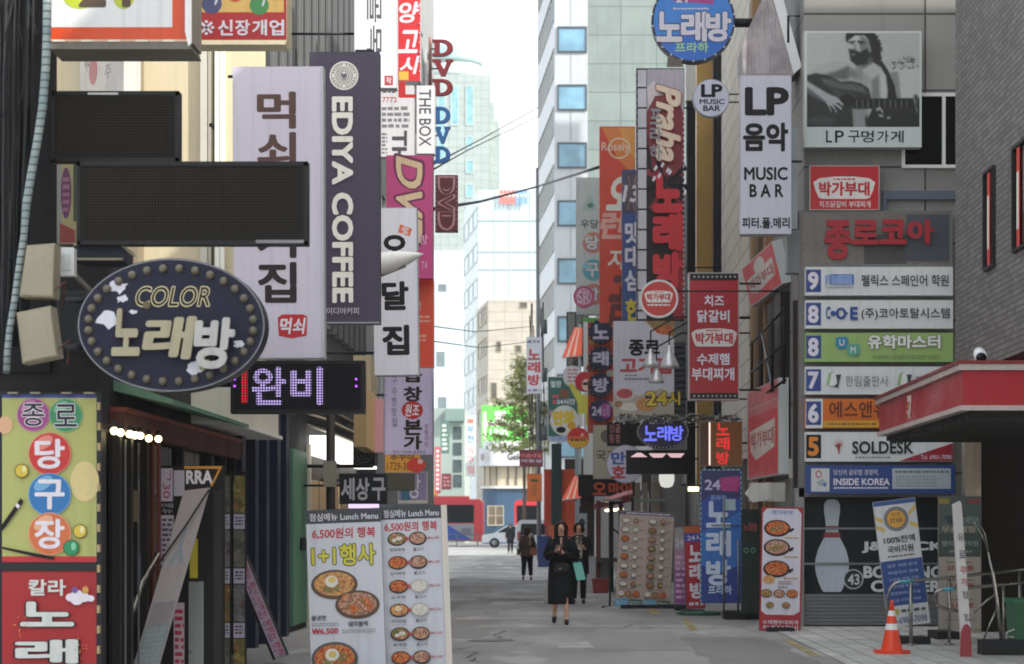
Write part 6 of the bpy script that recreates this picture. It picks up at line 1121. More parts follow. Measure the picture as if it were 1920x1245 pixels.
# handrails
SS = M('#8f8d88', .25, .15, metal=.8)
t = thing("handrail", "bent steel handrail behind the traffic cone with teal tape near its curved end", "handrail", at(1700, 1190, 28.2)); Y = 28.2
m = MB(); cv = [(1664, 1160), (1664, 1118), (1668, 1104), (1678, 1094), (1692, 1090), (1720, 1088), (1790, 1082), (1930, 1066)]; m.tube([at(x, y, Y) for x, y in cv], .022, SS, 8); m.build("top_rail", t)
for px in (1708, 1780, 1912):
    x = at(px, 0, Y).x; yt = 1089 - (px - 1692) * .1; m = MB(); m.tube([(x, Y, .008), (x, Y, zpy(yt, Y))], .026 if px == 1708 else .02, SS, 8); m.tube([(x, Y, .008), (x, Y, .03)], .06, SS, 8); m.build("post", t)
m = MB(); m.tube([at(1686, 1091.5, Y), at(1712, 1088.5, Y)], .025, M('#4a9aa8', .4), 8); m.build("tape", t)
t = thing("handrail", "looped steel handrail behind the wrapped post, with teal tape at its loop", "handrail", at(1800, 1200, 27.0)); Y = 27.0
m = MB(); m.tube([at(x, y, Y) for x, y in ((1815, 1148), (1775, 1143), (1756, 1135), (1750, 1122), (1754, 1110), (1766, 1105), (1790, 1104), (1860, 1098), (1940, 1090))], .021, SS, 8); m.build("top_rail", t)
for px in (1882, 1935): x = at(px, 0, Y).x; m = MB(); m.tube([(x, Y, .008), (x, Y, zpy(1097, Y))], .02, SS, 8); m.build("post", t)
m = MB(); m.tube([at(1768, 1105, Y), at(1790, 1104, Y)], .025, M('#4a9aa8', .4), 8); m.build("tape", t)
# wrapped post
t = thing("wrapped_post", "leaning post wrapped in white paper with a red pointed board at its foot", "post", at(1806, 1232, 25.6)); Y = 25.6
m = MB(); m.prism([at(x, y, Y) for x, y in ((1787, 946), (1800, 939), (1803, 944), (1824, 1236), (1805, 1236))], (0, .09, 0), M('#bfbdbc', .5, .2)); m.build("paper_wrap", t)
m = MB(); o_ = -.012
for y, txt in ((1015, "공"), (1075, "사"), (1135, "중"), (1160, "주의")): pass
m.prism([at(x, y, Y - .02) for x, y in ((1800, 1236), (1802, 1185), (1808, 1172), (1814, 1170), (1820, 1178), (1823, 1236))], (0, .02, 0), M('#8c2f38', .45, .1)); m.build("red_board", t)
s = Sign("paper_text", "x", "t", at(1788, 960, Y - .004), (Y / F, 0, -.0002), (.0005, 0, -Y / F), (1788, 960, 1806, 1160), .002, None, None); bpy.data.objects.remove(s.root); s.root = t
for y, tx_, c in ((1000, "유", TH), (1032, "료", TH), (1062, "주", M('#a04a50', .5)), (1084, "차", M('#a04a50', .5)), (1108, "장", TH), (1150, "입", TH)): s.t(tx_, 1792, y, 1804, y + 14, c, 1)
s.done()
m = MB(); m.tube([(at(1812, 0, Y).x, Y + .04, .008), (at(1812, 0, Y).x, Y + .04, .06)], .05, SS, 8); m.build("foot", t)
# folded banner stand on a black block
t = thing("banner_stand", "bare folding banner stand in a black weight block beside the green bin", "banner stand", at(1880, 1225, 26)); Y = 26.0
m = MB(); m.box(at(1838, 0, Y).x, at(1917, 0, Y).x, Y - .12, Y + .2, .01, .19, BASEK); m.build("weight_block", t)
m = MB(); m.tube([at(1878, 1205, Y), at(1870, 1130, Y), at(1862, 1080, Y), at(1854, 1035, Y)], .02, SS, 7); m.build("pole", t)
for q in ([(1854, 1035), (1840, 1000), (1826, 978)], [(1852, 1028), (1846, 1000), (1836, 980)], [(1870, 1140), (1856, 1170), (1842, 1205)], [(1826, 1150), (1848, 1128), (1868, 1112)]): m = MB(); m.tube([at(x, y, Y) for x, y in q], .011, SS, 6); m.build("stay", t)
t = thing("waste_bin", "green plastic bin beside the black weight block of the bare stand", "bin", at(1925, 1215, 26.4)); Y = 26.4; x = at(1903, 0, Y).x
m = MB(); m.prism([(x, Y, .12), (x + .5, Y, .12), (x + .55, Y, .62), (x - .02, Y, .62)], (0, .45, 0), M('#1f5a3c', .4, .12)); m.build("body", t); m = MB(); m.box(x - .04, x + .57, Y - .03, Y + .48, .623, .68, M('#256a48', .4, .12)); m.build("lid", t)
for dx in (.08, .42): m = MB(); m.tube([(x + dx, Y + .2, .07), (x + dx + .05, Y + .2, .07)], .065, BLACK, 10); m.build("wheel", t)
m = MB(); m.tube([(x - .01, Y - .02, .3), (x - .1, Y - .05, .27), (x - .12, Y - .05, .22), (x - .02, Y - .03, .2)], .01, M('#c3c6c2', .4), 6); m.build("hook", t)
# stall clutter beyond the tan board
for px, y0, y1, w, h, lab in ((1098, 1075, 1062, 18, '#c5c6c8', "white plastic bucket"), ):
    pass
def small(name, lab, cat, px, Y, w, d, h, mat, lidm=None):
    x = at(px, 0, Y).x; t = thing(name, lab, cat, (x, Y, gz(Y))); z = gz(Y); m = MB(); m.prism([(x - w * .42, Y, z + .005), (x + w * .42, Y, z + .005), (x + w / 2, Y, z + h), (x - w / 2, Y, z + h)], (0, d, 0), mat); m.build("body", t)
    if lidm: m = MB(); m.box(x - w * .53, x + w * .53, Y - .02, Y + d + .02, z + h + .002, z + h + .04, lidm); m.build("rim", t)
small("plastic_tub", "white plastic tub standing in the alley beyond the black-coated woman", "tub", 1112, 58, .4, .35, .8, M('#b9babb', .4), M('#a9abac', .4))
small("plastic_tub", "paler, shorter plastic tub beside the red-posted stall", "tub", 1134, 55, .3, .3, .7, M('#a9adae', .4), M('#9a9c9d', .4))
small("red_basin", "low red basin on the ground beside the pale tubs", "basin", 1126, 52.5, .42, .3, .32, M('#8a2428', .4), M('#7a2024', .4))
small("blue_bin", "dark blue bin behind the brown-jacketed woman, near the van", "bin", 1020, 92, .62, .5, 1.3, M('#1f3568', .4), M('#1a2c58', .4))
t = thing("stall", "dim red-posted street stall with a clear awning beyond the tan menu board", "stall", (at(1140, 0, 54).x, 54, 0)); m = MB()
for px in (1122, 1146, 1164): x = at(px, 0, 54).x; m.box(x - .06, x + .06, 54, 54.12, 0, 2.3, M('#6a2a24', .5, .2) if px != 1146 else DARK)
m.build("post", t); m = MB(); m.box(at(1118, 0, 54).x, 2.3, 53.7, 55, .75, .85, M('#4a3a34', .5)); m.build("counter", t); m = MB(); m.box(at(1128, 0, 54).x, 2.4, 53.5, 55.2, 2.28, 2.33, M('#8a9a96', .3)); m.build("roof", t)
s = fs("wall_poster", "white poster with dark blobs on the dim stall front behind the third pedestrian", "poster", 60, 1083, 962, 1101, 1010, .03, M('#8a8c90', .5), M('#b0b4ba', .5, .1), 1); s.e(1091, 980, 6, 8, M('#3a3c42', .5)); s.e(1094, 995, 4, 3, M('#a0604a', .5)); s.scrawl(1086, 1000, 1098, 1008, 2, TH); s.done()
# ================================================================ left street things
s = fs("lunch_board", "lunch menu board with big noodle bowls and yellow outlined letters", "menu board", 22, 573, 957, 713, 1286, .05, M('#8c9094', .5), M('#c9cdd6', .45, .05), 0, "standing lunch menu boards", tilt=-.036)
HD = M('#3a4248', .45, .1); TXR = M('#b93a44', .45)
s.r(573, 957, 713, 983, HD, 'header'); s.t("점심메뉴 Lunch Menu", 580, 964, 708, 978, SW, 1)
s.t("6,500원의 행복", 584, 992, 702, 1012, TXR, 2, sh=.05); s.t("1+1행사", 582, 1024, 700, 1062, M('#d0c83c', .4), 2, out=M('#2c3a2c', .4), ow=4)
bowl(s, 622, 1098, 44, 28, FOOD[4], '#5a4438', False); s.p([(600, 1108), (608, 1092), (630, 1098), (642, 1104), (632, 1112), (612, 1114)], FOOD[3], 'food_picture'); s.e(617, 1092, 12, 11, M('#dcd9d0', .4), 'food_picture'); s.e(618, 1089, 7, 6, M('#d9c06a', .4), 'food_picture')
bowl(s, 664, 1137, 42, 27, FOOD[1], '#55402f', False, FOOD[3])
for i in range(10): s.e(664 + 24 * math.cos(i * 1.9), 1135 + 12 * math.sin(i * 2.3), 9, 5, FOOD[(1, 0)[i % 2]], 'food_picture', 8, tilt=i)
s.t("물냉면", 577, 1155, 604, 1164, TH, 2); s.scrawl(577, 1168, 628, 1176, 2, M('#9a9ea4', .5)); s.t("₩6,500", 578, 1179, 626, 1191, TXR, 2); s.t("돼지불백", 646, 1168, 682, 1178, TH, 2); s.scrawl(634, 1182, 696, 1190, 2, M('#9a9ea4', .5))
bowl(s, 618, 1237, 44, 32, FOOD[0], '#4a4e52', True, FOOD[3]); foot_base(s, at(590, 0, 21.7).x, at(705, 0, 21.7).x, 21.7, 22.4, .08); s.done()
s = fs("lunch_board", "lunch menu board with paired small bowls and a blank pale margin", "menu board", 22.15, 713, 951, 827, 1286, .09, M('#c3c1bc', .5), M('#c9cdd6', .45, .05), 0, "standing lunch menu boards", tilt=-.036)
s.r(713, 951, 827, 975, HD, 'header'); s.t("점심메뉴 Lunch Menu", 719, 957, 822, 971, SW, 1); s.t("6,500원의 행복", 720, 980, 818, 998, TXR, 2, sh=.05)
for i in range(6):
    y = 1012 + i * 44.5; bowl(s, 742, y, 18, 13, FOOD[(3, 0, 0, 4, 3, 0)[i]], '#3a3430', i == 3, FOOD[2] if i in (0, 4) else None); bowl(s, 781, y, 17, 13, FOOD[1] if i in (0, 1, 4, 5) else FOOD[2], '#24292c' if i in (0, 1, 4, 5) else '#a8a8a6'); s.t("+", 757, y - 4, 766, y + 4, TXR, 2); s.t(("된장찌개", "김치찌개", "순두부", "비빔밥", "육개장", "부대찌개")[i], 728, y + 17, 755, y + 23, TH, 1); s.t("불고기", 772, y + 17, 792, y + 23, TH, 1); s.t("₩6,500", 799, y - 3, 821, y + 3, TXR, 0); s.scrawl(730, y + 26, 756, y + 28, 1, M('#a9adb2', .5))
s.p([(827, 951), (838, 951), (838, 1286), (827, 1286)], M('#d9d3c8', .45, .05), 'lit_side_edge'); foot_base(s, at(720, 0, 21.8).x, at(820, 0, 21.8).x, 21.8, 22.6, .08); s.done()  # thick side face of the board, its lit brightness put into a paler colour
# board with RRA lettering and posters
s = fs("poster_board", "black shop board with white capitals, an orange corner wedge and paper posters on it", "board", 21.45, 298, 873, 419, 1270, .1, M('#141416', .5, .15), M('#1a1a1c', .5, .15), 1)
s.t("RRA", 350, 883, 398, 906, SW, 3); s.p([(345, 874), (417, 874), (398, 912), (394, 912), (410, 879), (345, 879)], M('#c98a2c', .4))
for a, h in (((301, 878, 324, 940), '#bdb6cc'), ((302, 966, 326, 1060), '#bab2c4'), ((326, 882, 346, 930), '#b4b0c2')): s.r(*a, M(h, .5, .1), 'poster')
s.t("ᄀ30", 306, 882, 320, 934, M('#a03a6a', .5), 1, rot=1); s.vt("메뉴", 304, 944, 324, 962, M('#8a8898', .5), 2); s.scrawl(304, 970, 324, 1055, 9, M('#4a4658', .5)); s.r(356, 1010, 371, 1084, M('#b3a82c', .5), 'poster'); s.r(354, 1090, 382, 1268, M('#8d9694', .3, .3, metal=.4), 'steel_trim'); s.r(326, 1130, 346, 1268, M('#b8a4b2', .5, .15), 'poster'); s.scrawl(328, 1140, 345, 1260, 9, M('#a0284a', .5)); s.r(400, 920, 417, 1268, M('#2d2d2a', .4, .2), 'frame'); s.done()
# leaning banner back
s = q3("leaning_banner", "grey back of an X-banner leaning across the shop front with faint show-through print", "banner", at(345, 920, 21), at(394, 914, 21), at(246, 1262, 20.4), (0, 0, 60, 400), .006, M('#8a8486', .6, .15), M('#958e90', .6, .12), 0)
s.r(4, 250, 56, 300, M('#878387', .6, .5), 'show_through'); s.r(2, 300, 58, 398, M('#808a8d', .6, .5), 'show_through'); s.scrawl(8, 252, 52, 292, 4, M('#827d80', .6)); s.scrawl(8, 305, 52, 392, 8, M('#859296', .6)); s.t("ㅅ", 14, 90, 46, 170, M('#7a8892', .6), 1)
st = s.part('stand'); st.tube([at(392, 918, 20.9), at(345, 990, 20.8), at(295, 1060, 20.7), at(262, 1110, 20.6)], .01, DARK, 6); st.tube([at(296, 1036, 20.6), at(268, 1090, 20.5), at(238, 1180, 20.4), at(216, 1262, 20.3)], .022, SS, 8); st.tube([at(246, 1150, 20.45), at(241, 1168, 20.44)], .036, BLACK, 8); s.done()
# photo menu columns
for x0, x1, Y, lab in ((411, 433, 24.0, "narrow strip of dish photos beside the black poster board, the nearer of two"), (436, 461, 24.1, "narrow strip of dish photos next to the navy shop, the farther of two")):
    s = fs("photo_menu", lab, "menu board", Y, x0, 884, x1, 1275, .06, M('#17171a', .5), M('#1f1f21', .5), 1, "narrow photo menus by the navy shop")
    y = 892; k_ = 0
    while y < 1262:
        h = (70, 28)[k_ % 2]
        if k_ % 2: s.r(x0 + 2, y, x1 - 2, y + h, M('#b9b3c8', .5, .08), 'caption'); s.scrawl(x0 + 5, y + 4, x1 - 5, y + h - 6, 3, TH)
        else: s.r(x0 + 2, y, x1 - 2, y + h, SPECK("dish_photo_%d" % ((k_ + x0) % 3), (['#3a3a36', '#6f6a5f', '#4f5548', '#8a8378'], ['#4a3a28', '#8a6a40', '#5a6a3a', '#c0a060'], ['#46464a', '#7a7a80', '#5a4a44', '#9a9288'])[(k_ + x0) % 3], 14), 'photo')
        y += h + 2; k_ += 1
    s.done()
s = q3("leaning_board", "slanted pink and white board in a thick black case leaning toward the navy wall", "board", at(434, 1050, 24.2), at(459, 1041, 24.2), at(512, 1238, 24.2), (0, 0, 26, 200), .22, M('#1c1b1e', .5, .2), M('#b3a2b4', .5, .15), 0)
s.r(0, 0, 5, 200, M('#1c1b1e', .5), 'edge'); s.t('신메뉴 출시 이벤트', 14, 6, 24, 120, M('#a83a5a', .5), 1, rot=1); s.t('점심특선 할인행사', 7, 10, 13, 190, M('#8a4a8a', .5), 1, rot=1); s.t('맛있는 한끼', 14, 126, 24, 194, M('#b0305a', .5), 2, rot=1); s.r(5, 196, 26, 200, M('#8a8490', .5), 'edge'); s.done()

# ================================================================ people
def skin(name, nodes, edges, mat, parent, sub=2):
    """one continuous body: joints with radii grown into a surface"""
    org = ORG[parent.name]; me = bpy.data.meshes.new(name); me.from_pydata([(Ve(p) - org)[:] for p, r in nodes], edges, []); o = bpy.data.objects.new(name, me); COL.objects.link(o); o.parent = parent
    md = o.modifiers.new("skin", 'SKIN'); md.use_smooth_shade = True
    for i, (p, r) in enumerate(nodes): me.skin_vertices[0].data[i].radius = (r, r) if not isinstance(r, tuple) else r; me.skin_vertices[0].data[i].use_root = i == 0
    sb = o.modifiers.new("subdivision", 'SUBSURF'); sb.levels = sub; sb.render_levels = sub; me.materials.append(mat); ORG[o.name] = org; return o
SKIN = M('#c99c84', .5, .06, streak=0); HAIR = M('#1d1815', .45, .1, streak=0)
def person(label, X, Y, H, face, arms, legs, skinm=SKIN, group=None):
    """face: +1 towards the camera, -1 away. arms/legs in body units (x right in picture, y forward, z up) for a 1.66 m body"""
    z0 = gz(Y) + .004; k = H / 1.66; t = thing("person", label, "person", (X, Y, z0), group)
    W = lambda p: Ve((X + p[0] * k, Y - p[1] * k * face, z0 + p[2] * k))
    n = []; e = []
    def v(p, r): n.append((W(p), r * k if not isinstance(r, tuple) else tuple(q * k for q in r))); return len(n) - 1
    pel = v((0, 0, .90), (.14, .10)); wa = v((0, 0, 1.05), (.115, .085)); ch = v((0, .0, 1.24), (.14, .1)); ub = v((0, 0, 1.35), (.1, .075)); nb = v((0, .0, 1.43), .048); nk = v((0, .01, 1.475), .045); jaw = v((0, .03, 1.52), (.058, .066)); hd = v((0, .025, 1.575), (.072, .085)); tp = v((0, .012, 1.635), (.05, .055))
    e += [(pel, wa), (wa, ch), (ch, ub), (ub, nb), (nb, nk), (nk, jaw), (jaw, hd), (hd, tp)]
    ns = v((0, .112, 1.555), .01); e.append((hd, ns))
    for sx, (el, wr, fd) in zip((-1, 1), arms):
        s_ = v((sx * .155, 0, 1.365), .048); a = v(el, .038); w = v(wr, .027); e += [(ub, s_), (s_, a), (a, w)]
        d = Ve(fd).normalized(); p = Ve(wr) + d * .05; pm = v(p, (.032, .016)); e.append((w, pm)); side = d.cross(Ve((0, 1, .3))).normalized()
        for i in range(4):
            o_ = side * (.012 * (i - 1.5) * 1.5); L = (.062, .074, .07, .052)[i]; q1 = v(p + d * (.03 + L * .4) + o_, .0085); q2 = v(p + d * (.03 + L * .8) + o_ * 1.05 + Ve((0, -.014, 0)), .0075); e += [(pm, q1), (q1, q2)]
        th = v(p - side * .03 * sx + d * .02, .0095); t2 = v(p - side * .045 * sx + d * .045, .008); e += [(pm, th), (th, t2)]
    for sx, (kn, an, toe) in zip((-1, 1), legs):
        h = v((sx * .085, 0, .86), .085); kk = v(kn, .055); cf = v(tuple(a * .6 + b * .4 for a, b in zip(kn, an)), .052); aa = v(an, .034); to = v(toe, .03); e += [(pel, h), (h, kk), (kk, cf), (cf, aa), (aa, to)]
    skin("body", n, e, skinm, t)
    def fx(p, r, m, nm): mb = MB(); mb.ball(W(p), tuple(q * k for q in r), m, 10, 6); return mb.build(nm, t)
    for sx in (-1, 1): fx((sx * .03, .098, 1.588), (.012, .006, .006), M('#2a201c', .3), "eye"); fx((sx * .078, .02, 1.57), (.012, .02, .03), skinm, "ear")
    fx((0, .1, 1.525), (.022, .008, .007), M('#9a5a54', .5), "mouth")
    return t, W, k
def garment(t, W, k, name, rings, mat, parent=None):
    m = MB(); m.loft([(W((x, y, z)), rx * k, ry * k) for (x, y, z), rx, ry in rings], mat, 22); return m.build(name, t)
def sleeves(t, W, k, arms, mat, r0=.066, r1=.05):
    for sx, (el, wr, fd) in zip((-1, 1), arms):
        m = MB(); S0 = Ve((sx * .14, 0, 1.385)); E_ = Ve(el); R_ = Ve(wr); m.tube([W(S0), W(S0.lerp(E_, .45)), W(E_ * .97 + S0 * .03), W(E_.lerp(R_, .12)), W(E_.lerp(R_, .5)), W(E_.lerp(R_, .93))], [r0 * k * 1.02, r0 * k, r0 * .95 * k, r0 * .93 * k, r1 * 1.05 * k, r1 * k], mat, 12); m.build("sleeve", t)
def shoes(t, W, k, legs, mat, heel=0):
    for (kn, an, toe) in legs:
        m = MB(); a, b = Ve(an), Ve(toe); m.tube([W((a.x, a.y - .05, a.z - .045)), W((a.x, a.y - .02, a.z - .04)), W(tuple(a.lerp(b, .55) - Ve((0, 0, .008)))), W(tuple(b)), W((b.x, b.y + .04, b.z - .006))], [.02 * k, .036 * k, .04 * k, .034 * k, .014 * k], mat, 10)
        if heel: m.tube([W((a.x, a.y - .045, a.z - .05)), W((a.x, a.y - .045, max(.003, a.z - .105)))], [.014 * k, .009 * k], mat, 6)
        m.build("shoe", t)
def long_hair(t, W, k, mat, length=.3, back=True):
    m = MB(); sg = -1
    m.loft([(W((0, -.02, 1.60)), .098 * k, .09 * k), (W((0, -.015, 1.645)), .085 * k, .085 * k), (W((0, -.005, 1.675)), .05 * k, .05 * k), (W((0, 0, 1.682)), .01 * k, .01 * k)], mat, 16)
    m.loft([(W((0, -.065, 1.62 - length)), .085 * k, .035 * k), (W((0, -.06, 1.62 - length * .6)), .105 * k, .05 * k), (W((0, -.045, 1.55)), .1 * k, .06 * k), (W((0, -.03, 1.62)), .095 * k, .075 * k)], mat, 16)
    for sx in (-1, 1): m.tube([W((sx * .05, .06, 1.65)), W((sx * .082, .045, 1.6)), W((sx * .09, .03, 1.52)), W((sx * .085, .03, 1.62 - length * .8))], [.02 * k, .028 * k, .03 * k, .012 * k], mat, 8)
    m.build("hair", t)
# woman in the long black coat
CO = M('#14171a', .75, .2, streak=0)
arms = (((-.235, .03, 1.09), (-.07, .24, 1.2), (.25, .5, .5)), ((.25, .04, 1.08), (.02, .25, 1.17), (-.35, .4, .4)))
legs = (((-.085, -.02, .48), (-.11, -.16, .17), (-.115, -.05, .045)), ((.08, .09, .47), (.085, .1, .10), (.09, .22, .03)))
t, W, k = person("woman in a long black coat walking forward with a phone and a mint bag", -.155, 34.6, 1.66, 1, arms, legs)
garment(t, W, k, "coat", [((0, 0, .33), .212, .15), ((0, 0, .36), .215, .155), ((0, 0, .6), .218, .155), ((0, 0, .85), .21, .145), ((0, 0, 1.02), .19, .13), ((0, 0, 1.15), .192, .13), ((0, 0, 1.28), .2, .128), ((0, 0, 1.36), .185, .105), ((0, 0, 1.41), .12, .085), ((0, 0, 1.44), .065, .07)], CO)
sleeves(t, W, k, arms, CO, .074, .054); shoes(t, W, k, legs, M('#2a211d', .4), 1); long_hair(t, W, k, M('#2c221e', .45, .1, streak=0), .3)
m = MB(); m.prism([W((-.03, .125, 1.41)), W((.03, .125, 1.41)), W((.004, .14, 1.25))], (0, -.004, 0), SKIN); m.build("neckline", t)
m = MB(); m.prism([W((-.045, .125, 1.42)), W((-.02, .13, 1.42)), W((.0, .142, 1.2)), W((-.05, .142, 1.27))], (0, -.014, 0), M('#191c20', .7)); m.prism([W((.045, .125, 1.42)), W((.02, .13, 1.42)), W((.006, .142, 1.2)), W((.055, .142, 1.27))], (0, -.014, 0), M('#191c20', .7)); m.build("lapel", t)
def loose(name, label, cat, loc, parts, group=None):
    q = thing(name, label, cat, loc, group)
    for nm, mb in parts: mb.build(nm, q)
    return q
c = W((-.03, .30, 1.225)); m = MB(); m.prism([c + Ve((-.036, 0, -.07)), c + Ve((.036, 0, -.07)), c + Ve((.036, -.01, .075)), c + Ve((-.036, -.01, .075))], (0, -.009, 0), M('#3a2420', .4)); m2 = MB(); m2.prism([c + Ve((-.032, .002, -.062)), c + Ve((.032, .002, -.062)), c + Ve((.032, -.008, .068)), c + Ve((-.032, -.008, .068))], (0, .002, 0), BLACK)
loose("mobile_phone", "phone in a dark brown case held up by the woman in black", "phone", c, (("case", m), ("screen", m2)))
c = W((.275, .06, .98)); m = MB(); m.prism([c + Ve((-.085, 0, .02)), c + Ve((.055, 0, .035)), c + Ve((.125, 0, -.245)), c + Ve((-.02, 0, -.265))], (0, -.09, 0), M('#6fb8ac', .5, .05)); m2 = MB()
m2.tube([c + Ve((-.05, -.045, .02)), W((.215, .06, 1.12)), c + Ve((.03, -.045, .03))], .005, M('#4f8f86', .5), 5)
loose("shopping_bag", "mint green paper shopping bag hanging from the black-coated woman's forearm", "bag", c, (("body", m), ("handle", m2)))
c = W((.0, .19, .84)); m = MB(); m.prism([c + Ve((-.12, 0, .0)), c + Ve((.12, 0, .02)), c + Ve((.13, 0, .14)), c + Ve((.06, 0, .165)), c + Ve((-.11, 0, .15))], (0, .05, 0), M('#0f1012', .3, .15)); m2 = MB(); m2.tube([c + Ve((.1, .02, .14)), W((.12, .16, 1.15)), W((.1, .1, 1.4))], .008, BLACK, 5); m3 = MB(); m3.box(c.x - .03, c.x + .0, c.y - .008, c.y - .001, c.z + .06, c.z + .08, M('#8a8c90', .3, metal=.7))
loose("shoulder_bag", "black shoulder bag worn across the front of the long black coat", "bag", c, (("body", m), ("strap", m2), ("clasp", m3)))
# woman in the brown jacket
arms = (((-.22, -.06, 1.1), (-.2, .06, .9), (0, .2, -1)), ((.23, -.05, 1.1), (.25, .08, .88), (0, .2, -1)))
legs = (((-.1, .05, .47), (-.12, .10, .1), (-.14, .22, .04)), ((.1, .02, .47), (.12, -.05, .1), (.13, .06, .035)))
t, W, k = person("woman in a brown jacket and cropped black trousers walking alone near the alley's far end", -1.36, 66.6, 1.66, -1, arms, legs)
JK = M('#4d3f3a', .7, .2, streak=0)
garment(t, W, k, "jacket", [((0, 0, .72), .205, .15), ((0, 0, .8), .2, .145), ((0, 0, 1.0), .19, .13), ((0, 0, 1.2), .195, .125), ((0, 0, 1.33), .185, .105), ((0, 0, 1.4), .1, .08), ((0, 0, 1.43), .06, .06)], JK)
sleeves(t, W, k, arms, JK)
for sx, (kn, an, to) in zip((-1, 1), legs): m = MB(); m.tube([W((sx * .085, 0, .8)), W(kn), W(tuple(Ve(kn).lerp(Ve(an), .45))), W(tuple(Ve(kn).lerp(Ve(an), .85)))], [.11 * k, .078 * k, .07 * k, .062 * k], M('#17181b', .7, streak=0), 12); m.build("trouser_leg", t)
shoes(t, W, k, legs, M('#2a2a2c', .5)); long_hair(t, W, k, M('#33261f', .45, streak=0), .22)
m = MB(); m.tube([W((.12, -.02, 1.45)), W((.08, -.12, 1.36)), W((.1, -.15, 1.2)), W((.09, -.155, 1.08))], [.05, .06, .055, .02], M('#b39c92', .7, streak=0), 8); m.build("scarf", t)
c = W((.2, -.1, .9)); m = MB(); m.prism([c + Ve((-.12, 0, -.1)), c + Ve((.1, 0, -.12)), c + Ve((.12, 0, .1)), c + Ve((-.1, 0, .12))], (0, -.08, 0), M('#a0623f', .5)); m2 = MB(); m2.tube([c + Ve((-.08, -.04, .1)), W((-.12, -.1, 1.38))], .008, M('#7a4a30', .5), 5); loose("handbag", "tan leather bag at the hip of the woman in the brown jacket", "bag", c, (("body", m), ("strap", m2)))
# man behind with patterned top
arms = (((-.24, -.0, 1.1), (-.1, .22, 1.12), (.3, .5, .3)), ((.24, .0, 1.1), (.12, .22, 1.14), (-.3, .5, .3)))
legs = (((-.09, .04, .47), (-.1, .06, .1), (-.11, .17, .035)), ((.09, 0, .47), (.09, -.05, .1), (.1, .06, .035)))
t, W, k = person("dark-coated person with a pale patterned top close behind the woman in black", .17, 44.5, 1.68, 1, arms, legs)
garment(t, W, k, "coat", [((0, 0, .62), .21, .15), ((0, 0, .9), .205, .14), ((0, 0, 1.1), .2, .13), ((0, 0, 1.3), .205, .125), ((0, 0, 1.38), .17, .1), ((0, 0, 1.43), .065, .07)], M('#191b21', .7, streak=0)); sleeves(t, W, k, arms, M('#191b21', .7, streak=0), .07, .055); shoes(t, W, k, legs, BLACK); long_hair(t, W, k, HAIR, .16)
m = MB(); m.prism([W((-.06, .12, 1.4)), W((.06, .12, 1.4)), W((.075, .15, .95)), W((-.075, .15, .95))], (0, -.012, 0), SPECK("floral_print", ['#2a2a2c', '#3a3a38', '#b0a890', '#c0b090'], 18)); m.build("patterned_top", t)
for sx, (kn, an, to) in zip((-1, 1), legs): m = MB(); m.tube([W((sx * .085, 0, .8)), W(kn), W(tuple(Ve(kn).lerp(Ve(an), .95)))], [.1 * k, .07 * k, .055 * k], BLACK, 10); m.build("trouser_leg", t)
# pedestrians by the avenue
for X, Y, lab, cm in ((at(957, 0, 122).x, 122, "dark-clothed pedestrian standing by the white car at the avenue", '#23262c'),):
    arms = (((-.23, .0, 1.1), (-.23, .06, .86), (0, .2, -1)), ((.23, .0, 1.1), (.23, .06, .86), (0, .2, -1))); legs = (((-.09, .02, .47), (-.1, .0, .1), (-.11, .12, .035)), ((.09, 0, .47), (.09, 0, .1), (.1, .12, .035)))
    t, W, k = person(lab, X, Y, 1.68, 1, arms, legs); C_ = M(cm, .7, streak=0)
    garment(t, W, k, "coat", [((0, 0, .6), .2, .15), ((0, 0, .9), .2, .14), ((0, 0, 1.1), .19, .13), ((0, 0, 1.3), .195, .12), ((0, 0, 1.38), .16, .1), ((0, 0, 1.43), .065, .07)], C_); sleeves(t, W, k, arms, C_); shoes(t, W, k, legs, BLACK); long_hair(t, W, k, HAIR, .15)
    for sx, (kn, an, to) in zip((-1, 1), legs): m = MB(); m.tube([W((sx * .085, 0, .8)), W(kn), W(tuple(Ve(kn).lerp(Ve(an), .95)))], [.1 * k, .07 * k, .055 * k], BLACK, 10); m.build("trouser_leg", t)
